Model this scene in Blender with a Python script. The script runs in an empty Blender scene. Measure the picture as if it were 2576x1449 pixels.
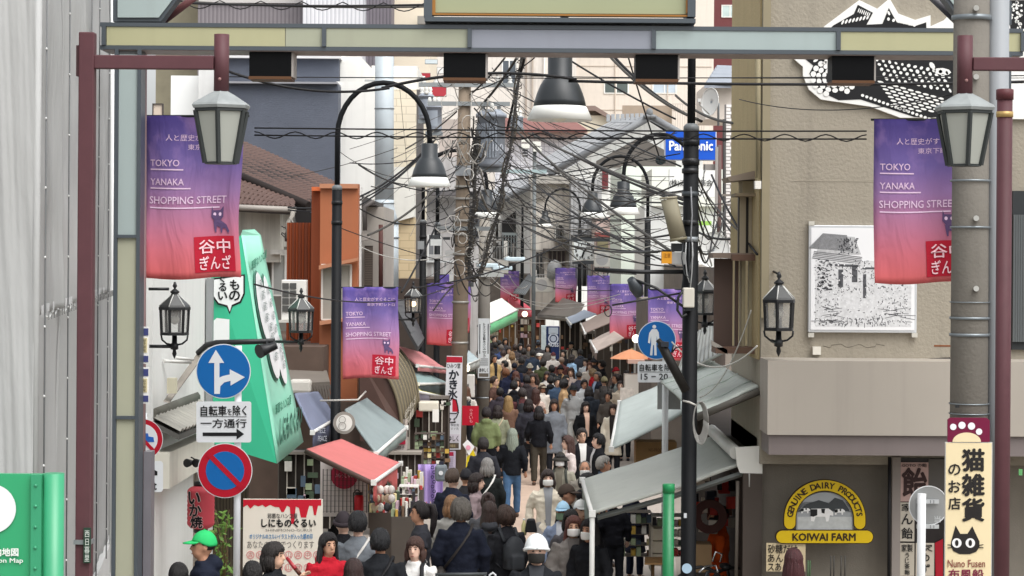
import bpy, bmesh, math, random
from mathutils import Vector, Matrix, noise

rnd = random.Random(11)
sc = bpy.context.scene
COL = sc.collection
# ------------------------------------------------------------------ camera
# A telephoto view from the top of the steps. P() turns a position in the
# photograph (2576 wide) plus a distance in metres into a point of the place.
F, CU, CV, ROLL, ZC = 5510.0, 1288.0, 640.0, math.radians(0.4), 4.85
cam = bpy.data.cameras.new('camera')
cam_ob = bpy.data.objects.new('camera', cam)
COL.objects.link(cam_ob)
cam.sensor_width = 36.0
cam.lens = 36.0 * F / 2576.0
cam.shift_y = -(724.5 - CV) / 2576.0
cam.clip_start, cam.clip_end = 0.5, 900.0
cam_ob.matrix_world = Matrix.Translation((0, 0, ZC)) @ Matrix.Rotation(math.pi / 2, 4, 'X') @ Matrix.Rotation(ROLL, 4, 'Z')
sc.camera = cam_ob
# ------------------------------------------------------------------ sky, sun, exposure
w = bpy.data.worlds.new('World')
sc.world = w
w.use_nodes = True
nt = w.node_tree
nt.nodes.clear()
sky = nt.nodes.new('ShaderNodeTexSky')
sky.sky_type = 'NISHITA'
sky.sun_disc = False
sky.sun_elevation = math.radians(58)
sky.sun_rotation = math.radians(145)
sky.air_density, sky.dust_density, sky.ozone_density = 1.0, 4.0, 1.0
hs = nt.nodes.new('ShaderNodeHueSaturation')
hs.inputs['Saturation'].default_value = 0.16          # overcast: cloud takes the blue out of the sky
bg = nt.nodes.new('ShaderNodeBackground')
bg.inputs['Strength'].default_value = 0.15
wo = nt.nodes.new('ShaderNodeOutputWorld')
nt.links.new(sky.outputs[0], hs.inputs['Color'])
nt.links.new(hs.outputs[0], bg.inputs['Color'])
nt.links.new(bg.outputs[0], wo.inputs['Surface'])
sun = bpy.data.lights.new('sun', 'SUN')
sun.energy, sun.angle, sun.color = 1.0, math.radians(60), (1.0, 0.97, 0.93)
sun_ob = bpy.data.objects.new('sun', sun)
COL.objects.link(sun_ob)
_az, _el = math.radians(145), math.radians(58)
sun_ob.rotation_euler = (-Vector((math.sin(_az) * math.cos(_el), math.cos(_az) * math.cos(_el), math.sin(_el)))).to_track_quat('-Z', 'Y').to_euler()
vs = sc.view_settings
vs.view_transform, vs.look, vs.gamma, vs.exposure = 'Standard', 'None', 1.0, 0.8
vs.use_curve_mapping = False
sc.cycles.max_bounces = 6
sc.cycles.use_denoising = True

# ------------------------------------------------------------------ helpers
_c, _s = math.cos(ROLL), math.sin(ROLL)
def P(u, v, d):
    dx, dy = u - CU, v - CV
    return Vector(((dx * _c + dy * _s) * d / F, d, ZC - (-dx * _s + dy * _c) * d / F))
def ground(d):
    if d >= 45: return 0.0
    if d >= 20: return 0.45 * (45 - d) / 25.0
    if d >= 19.4: return 0.45
    return 0.45 + min(2.75, math.floor((19.4 - d) / 0.7 + 1) * 0.125)
def lin(h):
    h = h.lstrip('#')
    r = [int(h[i:i + 2], 16) / 255.0 for i in (0, 2, 4)]
    return tuple((x / 12.92 if x <= 0.04045 else ((x + 0.055) / 1.055) ** 2.4) for x in r)
_mats = {}
def M(h, rough=0.65, metal=0.0, var=0.10, scale=3.0, bump=0.0, bscale=60.0, streak=0.0, emit=0.0, spec=0.3, stretch=(1, 1, 1)):
    key = (h, rough, metal, var, scale, bump, bscale, streak, emit, spec, stretch)
    if key in _mats: return _mats[key]
    m = bpy.data.materials.new('paint_' + h.lstrip('#'))
    m.use_nodes = True
    n, l = m.node_tree.nodes, m.node_tree.links
    b = n['Principled BSDF']
    b.inputs['Roughness'].default_value = rough
    b.inputs['Metallic'].default_value = metal
    b.inputs['Specular IOR Level'].default_value = spec
    c = lin(h)
    tc = n.new('ShaderNodeTexCoord')
    mp = n.new('ShaderNodeMapping')
    mp.inputs['Scale'].default_value = stretch
    l.new(tc.outputs['Object'], mp.inputs['Vector'])
    nz = n.new('ShaderNodeTexNoise')
    nz.inputs['Scale'].default_value = scale
    nz.inputs['Detail'].default_value = 6
    l.new(mp.outputs[0], nz.inputs['Vector'])
    mx = n.new('ShaderNodeMix'); mx.data_type = 'RGBA'
    mx.inputs['A'].default_value = (*[max(0, x * (1 - var)) for x in c], 1)
    mx.inputs['B'].default_value = (*[min(1, x * (1 + var)) for x in c], 1)
    l.new(nz.outputs['Fac'], mx.inputs['Factor'])
    out = mx.outputs['Result']
    if streak > 0:                                   # rain streaks and grime running down a wall
        m2 = n.new('ShaderNodeMapping'); m2.inputs['Scale'].default_value = (5, 5, 0.25)
        l.new(tc.outputs['Object'], m2.inputs['Vector'])
        n2 = n.new('ShaderNodeTexNoise'); n2.inputs['Scale'].default_value = 1.3; n2.inputs['Detail'].default_value = 8
        l.new(m2.outputs[0], n2.inputs['Vector'])
        r2 = n.new('ShaderNodeValToRGB')
        r2.color_ramp.elements[0].position = 0.5; r2.color_ramp.elements[1].position = 0.78
        l.new(n2.outputs['Fac'], r2.inputs['Fac'])
        ml = n.new('ShaderNodeMath'); ml.operation = 'MULTIPLY'; ml.inputs[1].default_value = streak
        l.new(r2.outputs['Color'], ml.inputs[0])
        x2 = n.new('ShaderNodeMix'); x2.data_type = 'RGBA'
        l.new(ml.outputs[0], x2.inputs['Factor']); l.new(out, x2.inputs['A'])
        x2.inputs['B'].default_value = (0.10, 0.09, 0.08, 1)
        out = x2.outputs['Result']
    l.new(out, b.inputs['Base Color'])
    if bump > 0:
        n3 = n.new('ShaderNodeTexNoise'); n3.inputs['Scale'].default_value = bscale; n3.inputs['Detail'].default_value = 4
        l.new(mp.outputs[0], n3.inputs['Vector'])
        bp = n.new('ShaderNodeBump'); bp.inputs['Strength'].default_value = bump; bp.inputs['Distance'].default_value = 0.02
        l.new(n3.outputs['Fac'], bp.inputs['Height']); l.new(bp.outputs[0], b.inputs['Normal'])
    if emit > 0:
        b.inputs['Emission Color'].default_value = (*c, 1); b.inputs['Emission Strength'].default_value = emit
    _mats[key] = m
    return m
def wave_mat(h, h2, direction, freq, rough=0.6, bumpy=0.4, noise_d=0.0):
    """painted boards or corrugation too fine to build piece by piece"""
    key = ('wave', h, h2, direction, freq, bumpy, noise_d)
    if key in _mats: return _mats[key]
    m = bpy.data.materials.new('boards_' + h.lstrip('#')); m.use_nodes = True
    n, l = m.node_tree.nodes, m.node_tree.links
    b = n['Principled BSDF']; b.inputs['Roughness'].default_value = rough; b.inputs['Specular IOR Level'].default_value = 0.3
    tc = n.new('ShaderNodeTexCoord')
    wv = n.new('ShaderNodeTexWave'); wv.bands_direction = direction; wv.inputs['Scale'].default_value = freq
    wv.inputs['Distortion'].default_value = noise_d; wv.inputs['Detail Scale'].default_value = 1.5
    l.new(tc.outputs['Object'], wv.inputs['Vector'])
    mx = n.new('ShaderNodeMix'); mx.data_type = 'RGBA'
    mx.inputs['A'].default_value = (*lin(h2), 1); mx.inputs['B'].default_value = (*lin(h), 1)
    rp = n.new('ShaderNodeValToRGB'); rp.color_ramp.elements[0].position = 0.02; rp.color_ramp.elements[1].position = 0.35
    l.new(wv.outputs['Fac'], rp.inputs['Fac']); l.new(rp.outputs['Color'], mx.inputs['Factor'])
    nz = n.new('ShaderNodeTexNoise'); nz.inputs['Scale'].default_value = 1.2; nz.inputs['Detail'].default_value = 6
    l.new(tc.outputs['Object'], nz.inputs['Vector'])
    m2 = n.new('ShaderNodeMix'); m2.data_type = 'RGBA'; m2.blend_type = 'MULTIPLY'; m2.inputs['Factor'].default_value = 0.25
    l.new(mx.outputs['Result'], m2.inputs['A']); l.new(nz.outputs['Fac'], m2.inputs['B'])
    l.new(m2.outputs['Result'], b.inputs['Base Color'])
    bp = n.new('ShaderNodeBump'); bp.inputs['Strength'].default_value = bumpy; bp.inputs['Distance'].default_value = 0.02
    l.new(wv.outputs['Fac'], bp.inputs['Height']); l.new(bp.outputs[0], b.inputs['Normal'])
    _mats[key] = m
    return m
def brick_mat(h, mortar, bw, bh, scale=1.0, off=0.5, rough=0.6):
    key = ('brick', h, mortar, bw, bh, off)
    if key in _mats: return _mats[key]
    m = bpy.data.materials.new('tilework_' + h.lstrip('#')); m.use_nodes = True
    n, l = m.node_tree.nodes, m.node_tree.links
    b = n['Principled BSDF']; b.inputs['Roughness'].default_value = rough; b.inputs['Specular IOR Level'].default_value = 0.3
    tc = n.new('ShaderNodeTexCoord')
    sx = n.new('ShaderNodeSeparateXYZ'); l.new(tc.outputs['Object'], sx.inputs[0])
    ad = n.new('ShaderNodeMath'); l.new(sx.outputs['X'], ad.inputs[0]); l.new(sx.outputs['Y'], ad.inputs[1])
    cx = n.new('ShaderNodeCombineXYZ'); l.new(ad.outputs[0], cx.inputs['X']); l.new(sx.outputs['Z'], cx.inputs['Y'])
    br = n.new('ShaderNodeTexBrick')
    br.offset = off
    c = lin(h)
    br.inputs['Color1'].default_value = (*[x * 0.95 for x in c], 1); br.inputs['Color2'].default_value = (*c, 1)
    br.inputs['Mortar'].default_value = (*lin(mortar), 1)
    br.inputs['Scale'].default_value = scale; br.inputs['Brick Width'].default_value = bw; br.inputs['Row Height'].default_value = bh
    br.inputs['Mortar Size'].default_value = min(bw, bh) * 0.05
    l.new(cx.outputs[0], br.inputs['Vector']); l.new(br.outputs['Color'], b.inputs['Base Color'])
    _mats[key] = m
    return m
def glass_mat(h, rough=0.12):
    return M(h, rough=rough, var=0.25, scale=1.5, spec=0.6)

def clear_glass():
    if 'clear' in _mats: return _mats['clear']
    m = bpy.data.materials.new('clear_glass'); m.use_nodes = True
    n, l = m.node_tree.nodes, m.node_tree.links
    tr = n.new('ShaderNodeBsdfTransparent'); tr.inputs[0].default_value = (.93, .93, .92, 1)
    mx = n.new('ShaderNodeMixShader'); mx.inputs[0].default_value = 0.22
    b = n['Principled BSDF']; b.inputs['Base Color'].default_value = (.8, .8, .78, 1); b.inputs['Roughness'].default_value = .15
    l.new(tr.outputs[0], mx.inputs[1]); l.new(b.outputs[0], mx.inputs[2]); l.new(mx.outputs[0], n['Material Output'].inputs['Surface'])
    _mats['clear'] = m
    return m
ORG = {}
def thing(name, label, cat, loc, group=None):
    o = bpy.data.objects.new(name, None)
    COL.objects.link(o)
    o.location = loc
    o.empty_display_size = 0.1
    o['label'] = label; o['category'] = cat
    if group: o['group'] = group
    ORG[o.name] = Vector(loc)
    return o
class MB:
    def __init__(self): self.v, self.f, self.sm = [], [], []
    def add(self, vs, fs, smooth=False):
        n = len(self.v)
        self.v += [tuple(x) for x in vs]
        self.f += [tuple(i + n for i in f) for f in fs]
        self.sm += [smooth] * len(fs)
        return self
    def box(self, c, s, rz=0.0, R=None):
        c = Vector(c); hx, hy, hz = s[0] / 2, s[1] / 2, s[2] / 2
        R = R or Matrix.Rotation(rz, 3, 'Z')
        p = [c + R @ Vector((x * hx, y * hy, z * hz)) for z in (-1, 1) for x, y in ((-1, -1), (1, -1), (1, 1), (-1, 1))]
        return self.add(p, [(3, 2, 1, 0), (4, 5, 6, 7), (0, 1, 5, 4), (1, 2, 6, 5), (2, 3, 7, 6), (3, 0, 4, 7)])
    def prism(self, pts, ext):
        """polygon (any winding) swept by ext"""
        n = len(pts); pts = [Vector(p) for p in pts]; e = Vector(ext)
        nrm = Vector((0, 0, 0))
        for i in range(n):
            nrm += (pts[i] - pts[0]).cross(pts[(i + 1) % n] - pts[0])
        if nrm.dot(e) > 0: pts = pts[::-1]
        q = pts + [p + e for p in pts]
        fs = [tuple(range(n)), tuple(range(2 * n - 1, n - 1, -1))] + [(i, i + n, (i + 1) % n + n, (i + 1) % n)[::1] for i in range(n)]
        return self.add(q, fs)
    def tube(self, path, rad, seg=8, caps=True, smooth=True, flat=1.0):
        path = [Vector(p) for p in path]; n = len(path)
        if not isinstance(rad, (list, tuple)): rad = [rad] * n
        vs, fs = [], []
        up = None
        for i, p in enumerate(path):
            t = (path[min(i + 1, n - 1)] - path[max(i - 1, 0)])
            if t.length < 1e-9: t = Vector((0, 0, 1))
            t.normalize()
            if up is None:
                up = Vector((0, 1, 0)) if abs(t.y) < 0.9 else Vector((1, 0, 0))
            a = (up - t * up.dot(t))
            if a.length < 1e-6: a = t.orthogonal()
            a.normalize(); b = t.cross(a); up = a
            r = rad[i]
            rx, ry = (r if isinstance(r, (tuple, list)) else (r, r * flat))
            for k in range(seg):
                an = 2 * math.pi * k / seg
                vs.append(p + b * math.cos(an) * rx + a * math.sin(an) * ry)
        for i in range(n - 1):
            for k in range(seg):
                k2 = (k + 1) % seg
                fs.append((i * seg + k, i * seg + k2, (i + 1) * seg + k2, (i + 1) * seg + k))
        self.add(vs, fs, smooth)
        if caps:
            m = len(self.v) - len(vs)
            self.f.append(tuple(m + k for k in range(seg - 1, -1, -1))); self.sm.append(False)
            self.f.append(tuple(m + (n - 1) * seg + k for k in range(seg))); self.sm.append(False)
        return self
    def lathe(self, c, prof, seg=20, smooth=True, caps=True, rot=0.0):
        """profile [(radius, z)] spun about the vertical through c"""
        c = Vector(c); vs, fs = [], []; n = len(prof)
        for r, z in prof:
            for k in range(seg):
                a = 2 * math.pi * k / seg + rot
                vs.append(c + Vector((r * math.cos(a), r * math.sin(a), z)))
        for i in range(n - 1):
            for k in range(seg):
                k2 = (k + 1) % seg
                fs.append((i * seg + k, i * seg + k2, (i + 1) * seg + k2, (i + 1) * seg + k))
        if caps:
            fs.append(tuple(range(seg - 1, -1, -1))); fs.append(tuple((n - 1) * seg + k for k in range(seg)))
        self.add(vs, fs, smooth)
        if prof[0][1] > prof[-1][1]:
            m = len(fs)
            for i in range(len(self.f) - m, len(self.f)): self.f[i] = self.f[i][::-1]
        return self
    def ball(self, c, r, seg=10, rings=6):
        c = Vector(c); rx, ry, rz = r if isinstance(r, (tuple, list)) else (r, r, r)
        vs, fs = [c + Vector((0, 0, -rz))], []
        for i in range(1, rings):
            th = math.pi * i / rings
            for k in range(seg):
                a = 2 * math.pi * k / seg
                vs.append(c + Vector((rx * math.sin(th) * math.cos(a), ry * math.sin(th) * math.sin(a), -rz * math.cos(th))))
        vs.append(c + Vector((0, 0, rz))); last = len(vs) - 1
        for k in range(seg):
            k2 = (k + 1) % seg
            fs.append((0, 1 + k2, 1 + k)); fs.append((last, last - seg + k, last - seg + k2))
            for i in range(rings - 2):
                a = 1 + i * seg
                fs.append((a + k, a + k2, a + seg + k2, a + seg + k))
        return self.add(vs, fs, True)
    def grid(self, fn, nu, nv, smooth=True):
        vs = [fn(i / nu, j / nv) for j in range(nv + 1) for i in range(nu + 1)]
        fs = [(j * (nu + 1) + i, j * (nu + 1) + i + 1, (j + 1) * (nu + 1) + i + 1, (j + 1) * (nu + 1) + i) for j in range(nv) for i in range(nu)]
        return self.add(vs, fs, smooth)
    def mesh(self, name, org=None):
        me = bpy.data.meshes.new(name)
        v = self.v if org is None else [(x - org[0], y - org[1], z - org[2]) for x, y, z in self.v]
        me.from_pydata(v, [], self.f)
        me.polygons.foreach_set('use_smooth', self.sm)
        me.update()
        return me
    def build(self, name, mat, parent=None, label=None, bevel=0.0, solid=0.0):
        if parent is None:
            c = Vector((sum(x[0] for x in self.v), sum(x[1] for x in self.v), 0)) / max(1, len(self.v))
            c.z = min(x[2] for x in self.v)
        else:
            c = ORG[parent.name]
        me = self.mesh(name, c)
        o = bpy.data.objects.new(name, me)
        COL.objects.link(o)
        me.materials.append(mat)
        if parent is None: o.location = c
        else: o.parent = parent
        ORG[o.name] = Vector(c)
        if label: o['label'] = label
        if bevel > 0:
            b = o.modifiers.new('bevel', 'BEVEL'); b.width = bevel; b.segments = 2; b.limit_method = 'ANGLE'
        if solid:
            b = o.modifiers.new('solid', 'SOLIDIFY'); b.thickness = solid; b.offset = 0
        return o
def tag(o, label, cat, group=None, kind=None):
    if label: o['label'] = label
    if cat: o['category'] = cat
    if group: o['group'] = group
    if kind: o['kind'] = kind
    return o
def struct(o):
    o['kind'] = 'structure'
    return o
def inst(name, me, mw, parent):
    o = bpy.data.objects.new(name, me)
    COL.objects.link(o)
    o.parent = parent
    o.matrix_local = Matrix.Translation(-ORG[parent.name]) @ mw
    ORG[o.name] = ORG[parent.name]
    return o
def slab(pts, thick=0.1, ext=None):
    """flat piece given by photograph corners (u, v, d), swept back"""
    return MB().prism([P(*p) for p in pts], ext or (0, thick, 0))
def rect(u0, v0, u1, v1, d, thick=0.1):
    """upright piece facing the camera: exact box, level and plumb"""
    a, b = P(u0, v0, d), P(u1, v1, d)
    c = (a + b) / 2
    return MB().box((c.x, d + thick / 2, c.z), (abs(b.x - a.x), thick, abs(a.z - b.z)))
_txt = {}
def text_mesh(body):
    if body not in _txt:
        c = bpy.data.curves.new('print', 'FONT')
        c.body = body; c.size = 1.0; c.resolution_u = 2; c.space_line = 1.05
        o = bpy.data.objects.new('print', c)
        me = bpy.data.meshes.new_from_object(o)
        bpy.data.objects.remove(o); bpy.data.curves.remove(c)
        xs = [v.co.x for v in me.vertices]; ys = [v.co.y for v in me.vertices]
        _txt[body] = ([v.co.copy() for v in me.vertices], [tuple(p.vertices) for p in me.polygons], min(xs), max(xs), min(ys), max(ys))
    return _txt[body]
def text_fn(body, fn, mat, parent, bold=0.0, name='lettering', nrm=Vector((0, -1, 0))):
    """writing laid on any surface: fn(s, t) with s, t in 0..1; bold strokes are struck several times side by side"""
    vs, fs, x0, x1, y0, y1 = text_mesh(body)
    b = MB()
    for i, (ox, oy) in enumerate(((0, 0),) if bold <= 0 else ((0, 0), (1, 0), (-1, 0), (0, 1), (0, -1), (.7, .7), (-.7, -.7))):
        b.add([fn((v.x + ox * bold - x0) / (x1 - x0), (v.y + oy * bold - y0) / (y1 - y0)) + nrm * 0.0004 * i for v in vs], fs)
    return b.build(name, mat, parent)
def text(body, o, ex, ey, mat, parent, bold=0.0, name='lettering', keep=False):
    """writing fitted to the parallelogram o + s*ex + t*ey (lower left corner o)"""
    vs, fs, x0, x1, y0, y1 = text_mesh(body)
    o, ex, ey = Vector(o), Vector(ex), Vector(ey)
    if keep:
        k = min(ex.length / (x1 - x0), ey.length / (y1 - y0))
        sx, sy = k * (x1 - x0) / ex.length, k * (y1 - y0) / ey.length
        o = o + ex * (1 - sx) / 2 + ey * (1 - sy) / 2; ex = ex * sx; ey = ey * sy
    n = ex.cross(ey).normalized()
    return text_fn(body, lambda s, t: o + ex * s + ey * t, mat, parent, bold, name, n)
def text_px(body, u0, v0, u1, v1, d, mat, parent, bold=0.0, keep=False, name='lettering'):
    a, b, c = P(u0, v1, d), P(u1, v1, d), P(u0, v0, d)
    return text(body, a, b - a, c - a, mat, parent, bold, name, keep)
def vert_text(body, u0, v0, u1, v1, d, mat, parent, bold=0.0, slant=0.0):
    """characters one below another"""
    n = len(body); h = (v1 - v0) / n
    for i, ch in enumerate(body):
        text_px(ch, u0 + slant * i, v0 + i * h + h * 0.05, u1 + slant * i, v0 + (i + 1) * h - h * 0.05, d, mat, parent, bold, True)
def disc(c, r, nrm, seg=32, r0=0.0, thick=0.004, ey=None):
    """flat ring or disc facing nrm"""
    n = Vector(nrm).normalized(); x = Vector((0, 0, 1)).cross(n)
    if x.length < 1e-4: x = Vector((1, 0, 0))
    x.normalize(); y = n.cross(x); c = Vector(c)
    b = MB()
    o = [c + (x * math.cos(2 * math.pi * k / seg) + y * math.sin(2 * math.pi * k / seg)) * r for k in range(seg)]
    if r0 <= 0:
        b.prism(o, -n * thick)
    else:
        i = [c + (x * math.cos(2 * math.pi * k / seg) + y * math.sin(2 * math.pi * k / seg)) * r0 for k in range(seg)]
        vs = o + i + [p - n * thick for p in o] + [p - n * thick for p in i]
        fs = []
        for k in range(seg):
            k2 = (k + 1) % seg
            fs += [(k, k2, seg + k2, seg + k), (2 * seg + k, 3 * seg + k, 3 * seg + k2, 2 * seg + k2), (k, 2 * seg + k, 2 * seg + k2, k2), (seg + k, seg + k2, 3 * seg + k2, 3 * seg + k)]
        b.add(vs, fs)
    return b
FRONT = Vector((0, -1, 0))
def poly_px(pts, d, mat, parent, name='print', thick=0.003):
    return MB().prism([P(u, v, d) for u, v in pts], (0, thick, 0)).build(name, mat, parent)
_tile = {}
def tile_mesh(kind, mat):
    k = (kind, mat.name)
    if k not in _tile:
        b = MB()
        if kind == 'pan':      # unit tile: x across, y down the slope, z up; rounded back
            n = 6
            pr = [(x / n, 0.35 * math.sin(math.pi * x / n)) for x in range(n + 1)]
            vs = [(x, 0, z) for x, z in pr] + [(x, 1.04, z + 0.12) for x, z in pr] + [(x, 1.04, z - 0.22) for x, z in pr]
            fs = [(i, i + 1, n + 2 + i, n + 1 + i)[::-1] for i in range(n)] + [(n + 1 + i, n + 2 + i, 2 * n + 3 + i, 2 * n + 2 + i)[::-1] for i in range(n)]
            b.add(vs, fs, False)
        else:                  # plain block
            b.box((0.5, 0.5, 0), (0.96, 0.94, 1.0))
        me = b.mesh('tile_' + kind); me.materials.append(mat)
        _tile[k] = me
    return _tile[k]
def tile_field(a, b, c, d, nu, nv, mat, parent, name='roof_tile', kind='pan', thick=0.06):
    """tiles laid over the quad a (top left), b (top right), c (bottom right), d (bottom left)"""
    me = tile_mesh(kind, mat)
    a, b, c, d = map(Vector, (a, b, c, d))
    def at(s, t): return (a * (1 - s) + b * s) * (1 - t) + (d * (1 - s) + c * s) * t
    for j in range(nv):
        for i in range(nu):
            p = at(i / nu, j / nv); ex = at((i + 1) / nu, j / nv) - p; ey = at(i / nu, (j + 1) / nv) - p
            n = ey.cross(ex).normalized()
            if n.z < 0: n = -n
            jit = n * rnd.uniform(-0.004, 0.006)
            inst(name, me, Matrix(((ex.x, ey.x, n.x * thick, p.x + jit.x), (ex.y, ey.y, n.y * thick, p.y + jit.y), (ex.z, ey.z, n.z * thick, p.z + jit.z), (0, 0, 0, 1))), parent)
def window(parent, u0, v0, u1, v1, d, n=2, fm=None, gm=None, fw=3.0, rows=1):
    """frame, panes and a sill set on a wall whose face is at d"""
    fm = fm or M('e6e6e2', 0.5); gm = gm or glass_mat('55605e')
    f = MB()
    for (x0, y0, x1, y1) in ((u0, v0, u1, v0 + fw), (u0, v1 - fw, u1, v1), (u0, v0 + fw, u0 + fw, v1 - fw), (u1 - fw, v0 + fw, u1, v1 - fw)):
        b = rect(x0, y0, x1, y1, d - 0.06, 0.08); f.add(b.v, b.f)
    for k in range(1, n):
        x = u0 + (u1 - u0) * k / n
        b = rect(x - fw * 0.4, v0 + fw, x + fw * 0.4, v1 - fw, d - 0.055, 0.06); f.add(b.v, b.f)
    fo = f.build('window', fm, parent)
    for k in range(n):
        rect(u0 + (u1 - u0) * k / n + fw * 0.4, v0 + fw, u0 + (u1 - u0) * (k + 1) / n - fw * 0.4, v1 - fw, d - 0.03, 0.015).build('pane', gm, fo)
    return fo
def arc_pts(fn, n): return [fn(i / n) for i in range(n + 1)]
def sag(a, b, s, n=24):
    a, b = Vector(a), Vector(b)
    return [a.lerp(b, i / n) - Vector((0, 0, s * 4 * (i / n) * (1 - i / n))) for i in range(n + 1)]
# ================================================================== ground
WHITE = M('e9eae6', 0.6, streak=0.12)
DARK = M('26292c', 0.5); STEEL = M('3a4045', 0.42, spec=0.5); BLACK = M('15171a', 0.45, spec=0.5)
INK = M('17181a', 0.7, var=0.02); PAPER = M('ece9e2', 0.7, var=0.03); CABLE = M('1d1d1f', 0.6); CABLE2 = M('4a4844', 0.6)
RED = M('c21f33', 0.6); SEAL = M('b01830', 0.75, var=0.04); LILAC = M('e3c6e0', 0.8, var=0.03)
GALV = M('8f9599', 0.45, 0.4, var=0.12); CONC = M('8b877e', 0.85, var=0.16, scale=4, bump=0.25, bscale=40, streak=0.35)
b = MB()
prof = [(-30, 3.2), (3.2, 3.2), (19.4, 0.44), (20, 0.45), (45, 0.0), (140, 0.0), (300, 0.0)]
for i in range(len(prof) - 1):
    (d0, z0), (d1, z1) = prof[i], prof[i + 1]
    if i == 1: z0, z1 = 3.0, 0.3
    b.add([(-150, d0, z0), (150, d0, z0), (150, d1, z1), (-150, d1, z1)], [(0, 1, 2, 3)])
struct(b.build('ground', M('8d867d', 0.9, var=0.15, scale=0.8, bump=0.15)))
b = MB()
st = [(-2.9, 20, 2.4), (-3.0, 30, 2.3), (-2.3, 45, 3.3), (-2.0, 60, 3.6), (0.0, 100, 3.4), (1.0, 139, 4.5)]
for (l0, d0, r0), (l1, d1, r1) in zip(st, st[1:]):
    b.add([(l0, d0, ground(d0) + 0.006), (r0, d0, ground(d0) + 0.006), (r1, d1, ground(d1) + 0.006), (l1, d1, ground(d1) + 0.006)], [(0, 1, 2, 3)])
struct(b.build('street', M('a39a91', 0.85, var=0.14, scale=1.4, bump=0.1, bscale=30)))
b = MB()
pv = [(0.0, 30, 0.9), (0.0, 45, 1.0), (0.45, 60, 1.5), (1.2, 100, 2.0)]
for (l0, d0, r0), (l1, d1, r1) in zip(pv, pv[1:]):
    b.add([(l0, d0, ground(d0) + 0.012), (r0, d0, ground(d0) + 0.012), (r1, d1, ground(d1) + 0.012), (l1, d1, ground(d1) + 0.012)], [(0, 1, 2, 3)])
struct(b.build('paving_strip', M('bfa896', 0.85, var=0.12, scale=2)))
stm = M('9a958c', 0.9, var=0.12, bump=0.2)
stair = thing('stone_steps', 'stone steps leading down to the shopping street', 'steps', (0, 19.4, 0.45))
for k in range(22):
    MB().box((0.1, 19.4 - 0.7 * k - 0.36, 0.45 + 0.125 * (k + 1) - 0.25), (5.6, 0.72, 0.5)).build('step', stm, stair)

# ================================================================== far background
def building(label, d, cat='building'):
    return thing('building', label, cat, (0, d, 0))
bl = building('tall beige apartment block closing the view above the tiled roofs', 165)
rect(1282, -260, 1790, 900, 165, 12).build('wall', M('dcd3c8', 0.8, var=0.06, streak=0.12), bl)
for v in (166, 276): rect(1282, v, 1790, v + 1.5, 164.97, 0.02).build('panel_joint', M('b3a698'), bl)
for u in (1447, 1679, 1547): rect(u, 140, u + 1.3, 320, 164.9, 0.1).build('downpipe', M('c9bdb0'), bl)
window(bl, 1519, 207, 1582, 236, 165, 2, fw=3); window(bl, 1641, 207, 1702, 236, 165, 2, gm=glass_mat('b8c6d2'), fw=3)
rect(1566, 265, 1690, 340, 158, 0.3).build('balcony_wall', M('9d8f80', 0.8), bl)
for k in range(14): rect(1692 + k * 6, 262, 1694 + k * 6, 330, 157.5, 0.08).build('railing_bar', M('c9c0b6'), bl)
rect(1690, 260, 1778, 263, 157.5, 0.1).build('handrail', M('c9c0b6'), bl)
bl = building('pinkish beige block with thin pipes behind the hanging cables', 150)
rect(1100, -260, 1445, 900, 150, 10).build('wall', M('d9d3cb', 0.8, var=0.1, streak=0.25), bl)
for u, c in ((1300, 'e4dfd8'), (1322, 'a79a8e'), (1338, 'b3a79a'), (1368, 'eeeae4'), (1404, '9b9187')): rect(u, 130, u + 3, 300, 149.8, 0.15).build('downpipe', M(c), bl)
window(bl, 1262, 150, 1300, 215, 150, 2, gm=glass_mat('4c545c'), fw=3)
bl = building('maroon apartment block with one pale window at the top', 172)
rect(1745, -260, 1990, 900, 172, 10).build('wall', M('6b3c3e', 0.75, var=0.08), bl)
window(bl, 1815, 12, 1858, 44, 172, 2, gm=glass_mat('b9cccb'), fw=2.5)
rect(1751, 31, 1781, 62, 170, 1.5).build('roof_box', M('e2d6cc'), bl)
rect(1730, 140, 1782, 700, 168, 2).build('wing', M('d8ccbf', 0.8, streak=0.1), bl)
bl = building('low house with grey-blue tiled roof in front of the maroon block', 120)
rect(1775, 213, 1862, 300, 120, 6).build('wall', M('d9cfc4'), bl)
a = slab([(1802, 166, 126), (1860, 168, 126), (1862, 212, 119), (1772, 212, 119)], 0.2, (0, 0, -0.2)).build('roof', M('8d929b', 0.6), bl)
tile_field(P(1802, 166, 126), P(1860, 168, 126), P(1862, 212, 119), P(1772, 212, 119), 1, 6, M('9399a2', 0.6), a, 'roof_course', 'block', 0.12)
# red metal roof, pink fascia, tiled white wall
bl = building('low house with a red metal roof and pink brick fascia', 138)
rect(1230, 325, 1478, 346, 138, 5).build('fascia', M('bba39a', 0.8, var=0.2), bl)
slab([(1256, 296, 143), (1440, 300, 143), (1478, 326, 137.5), (1246, 326, 137.5)], 0.2, (0, 0, -0.15)).build('roof', M('7d5450', 0.6, var=0.25), bl)
rect(1246, 346, 1470, 900, 139, 5).build('wall', brick_mat('dfdfe4', 'a9a9b4', 0.3, 0.3, off=0.0), bl)
bl = building('cream house with brown eaves behind the big lamp shade', 145)
rect(1448, 290, 1560, 900, 145, 8).build('wall', M('d6cdb8', 0.8), bl)
slab([(1475, 266, 144.5), (1497, 266, 144.5), (1545, 296, 144.5), (1545, 306, 144.5), (1497, 278, 144.5), (1475, 278, 144.5)], 6).build('roof', M('84726a', 0.6), bl)
rect(1374, 300, 1394, 336, 144.4, 0.1).build('shutter', M('5d5c58'), bl)
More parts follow.
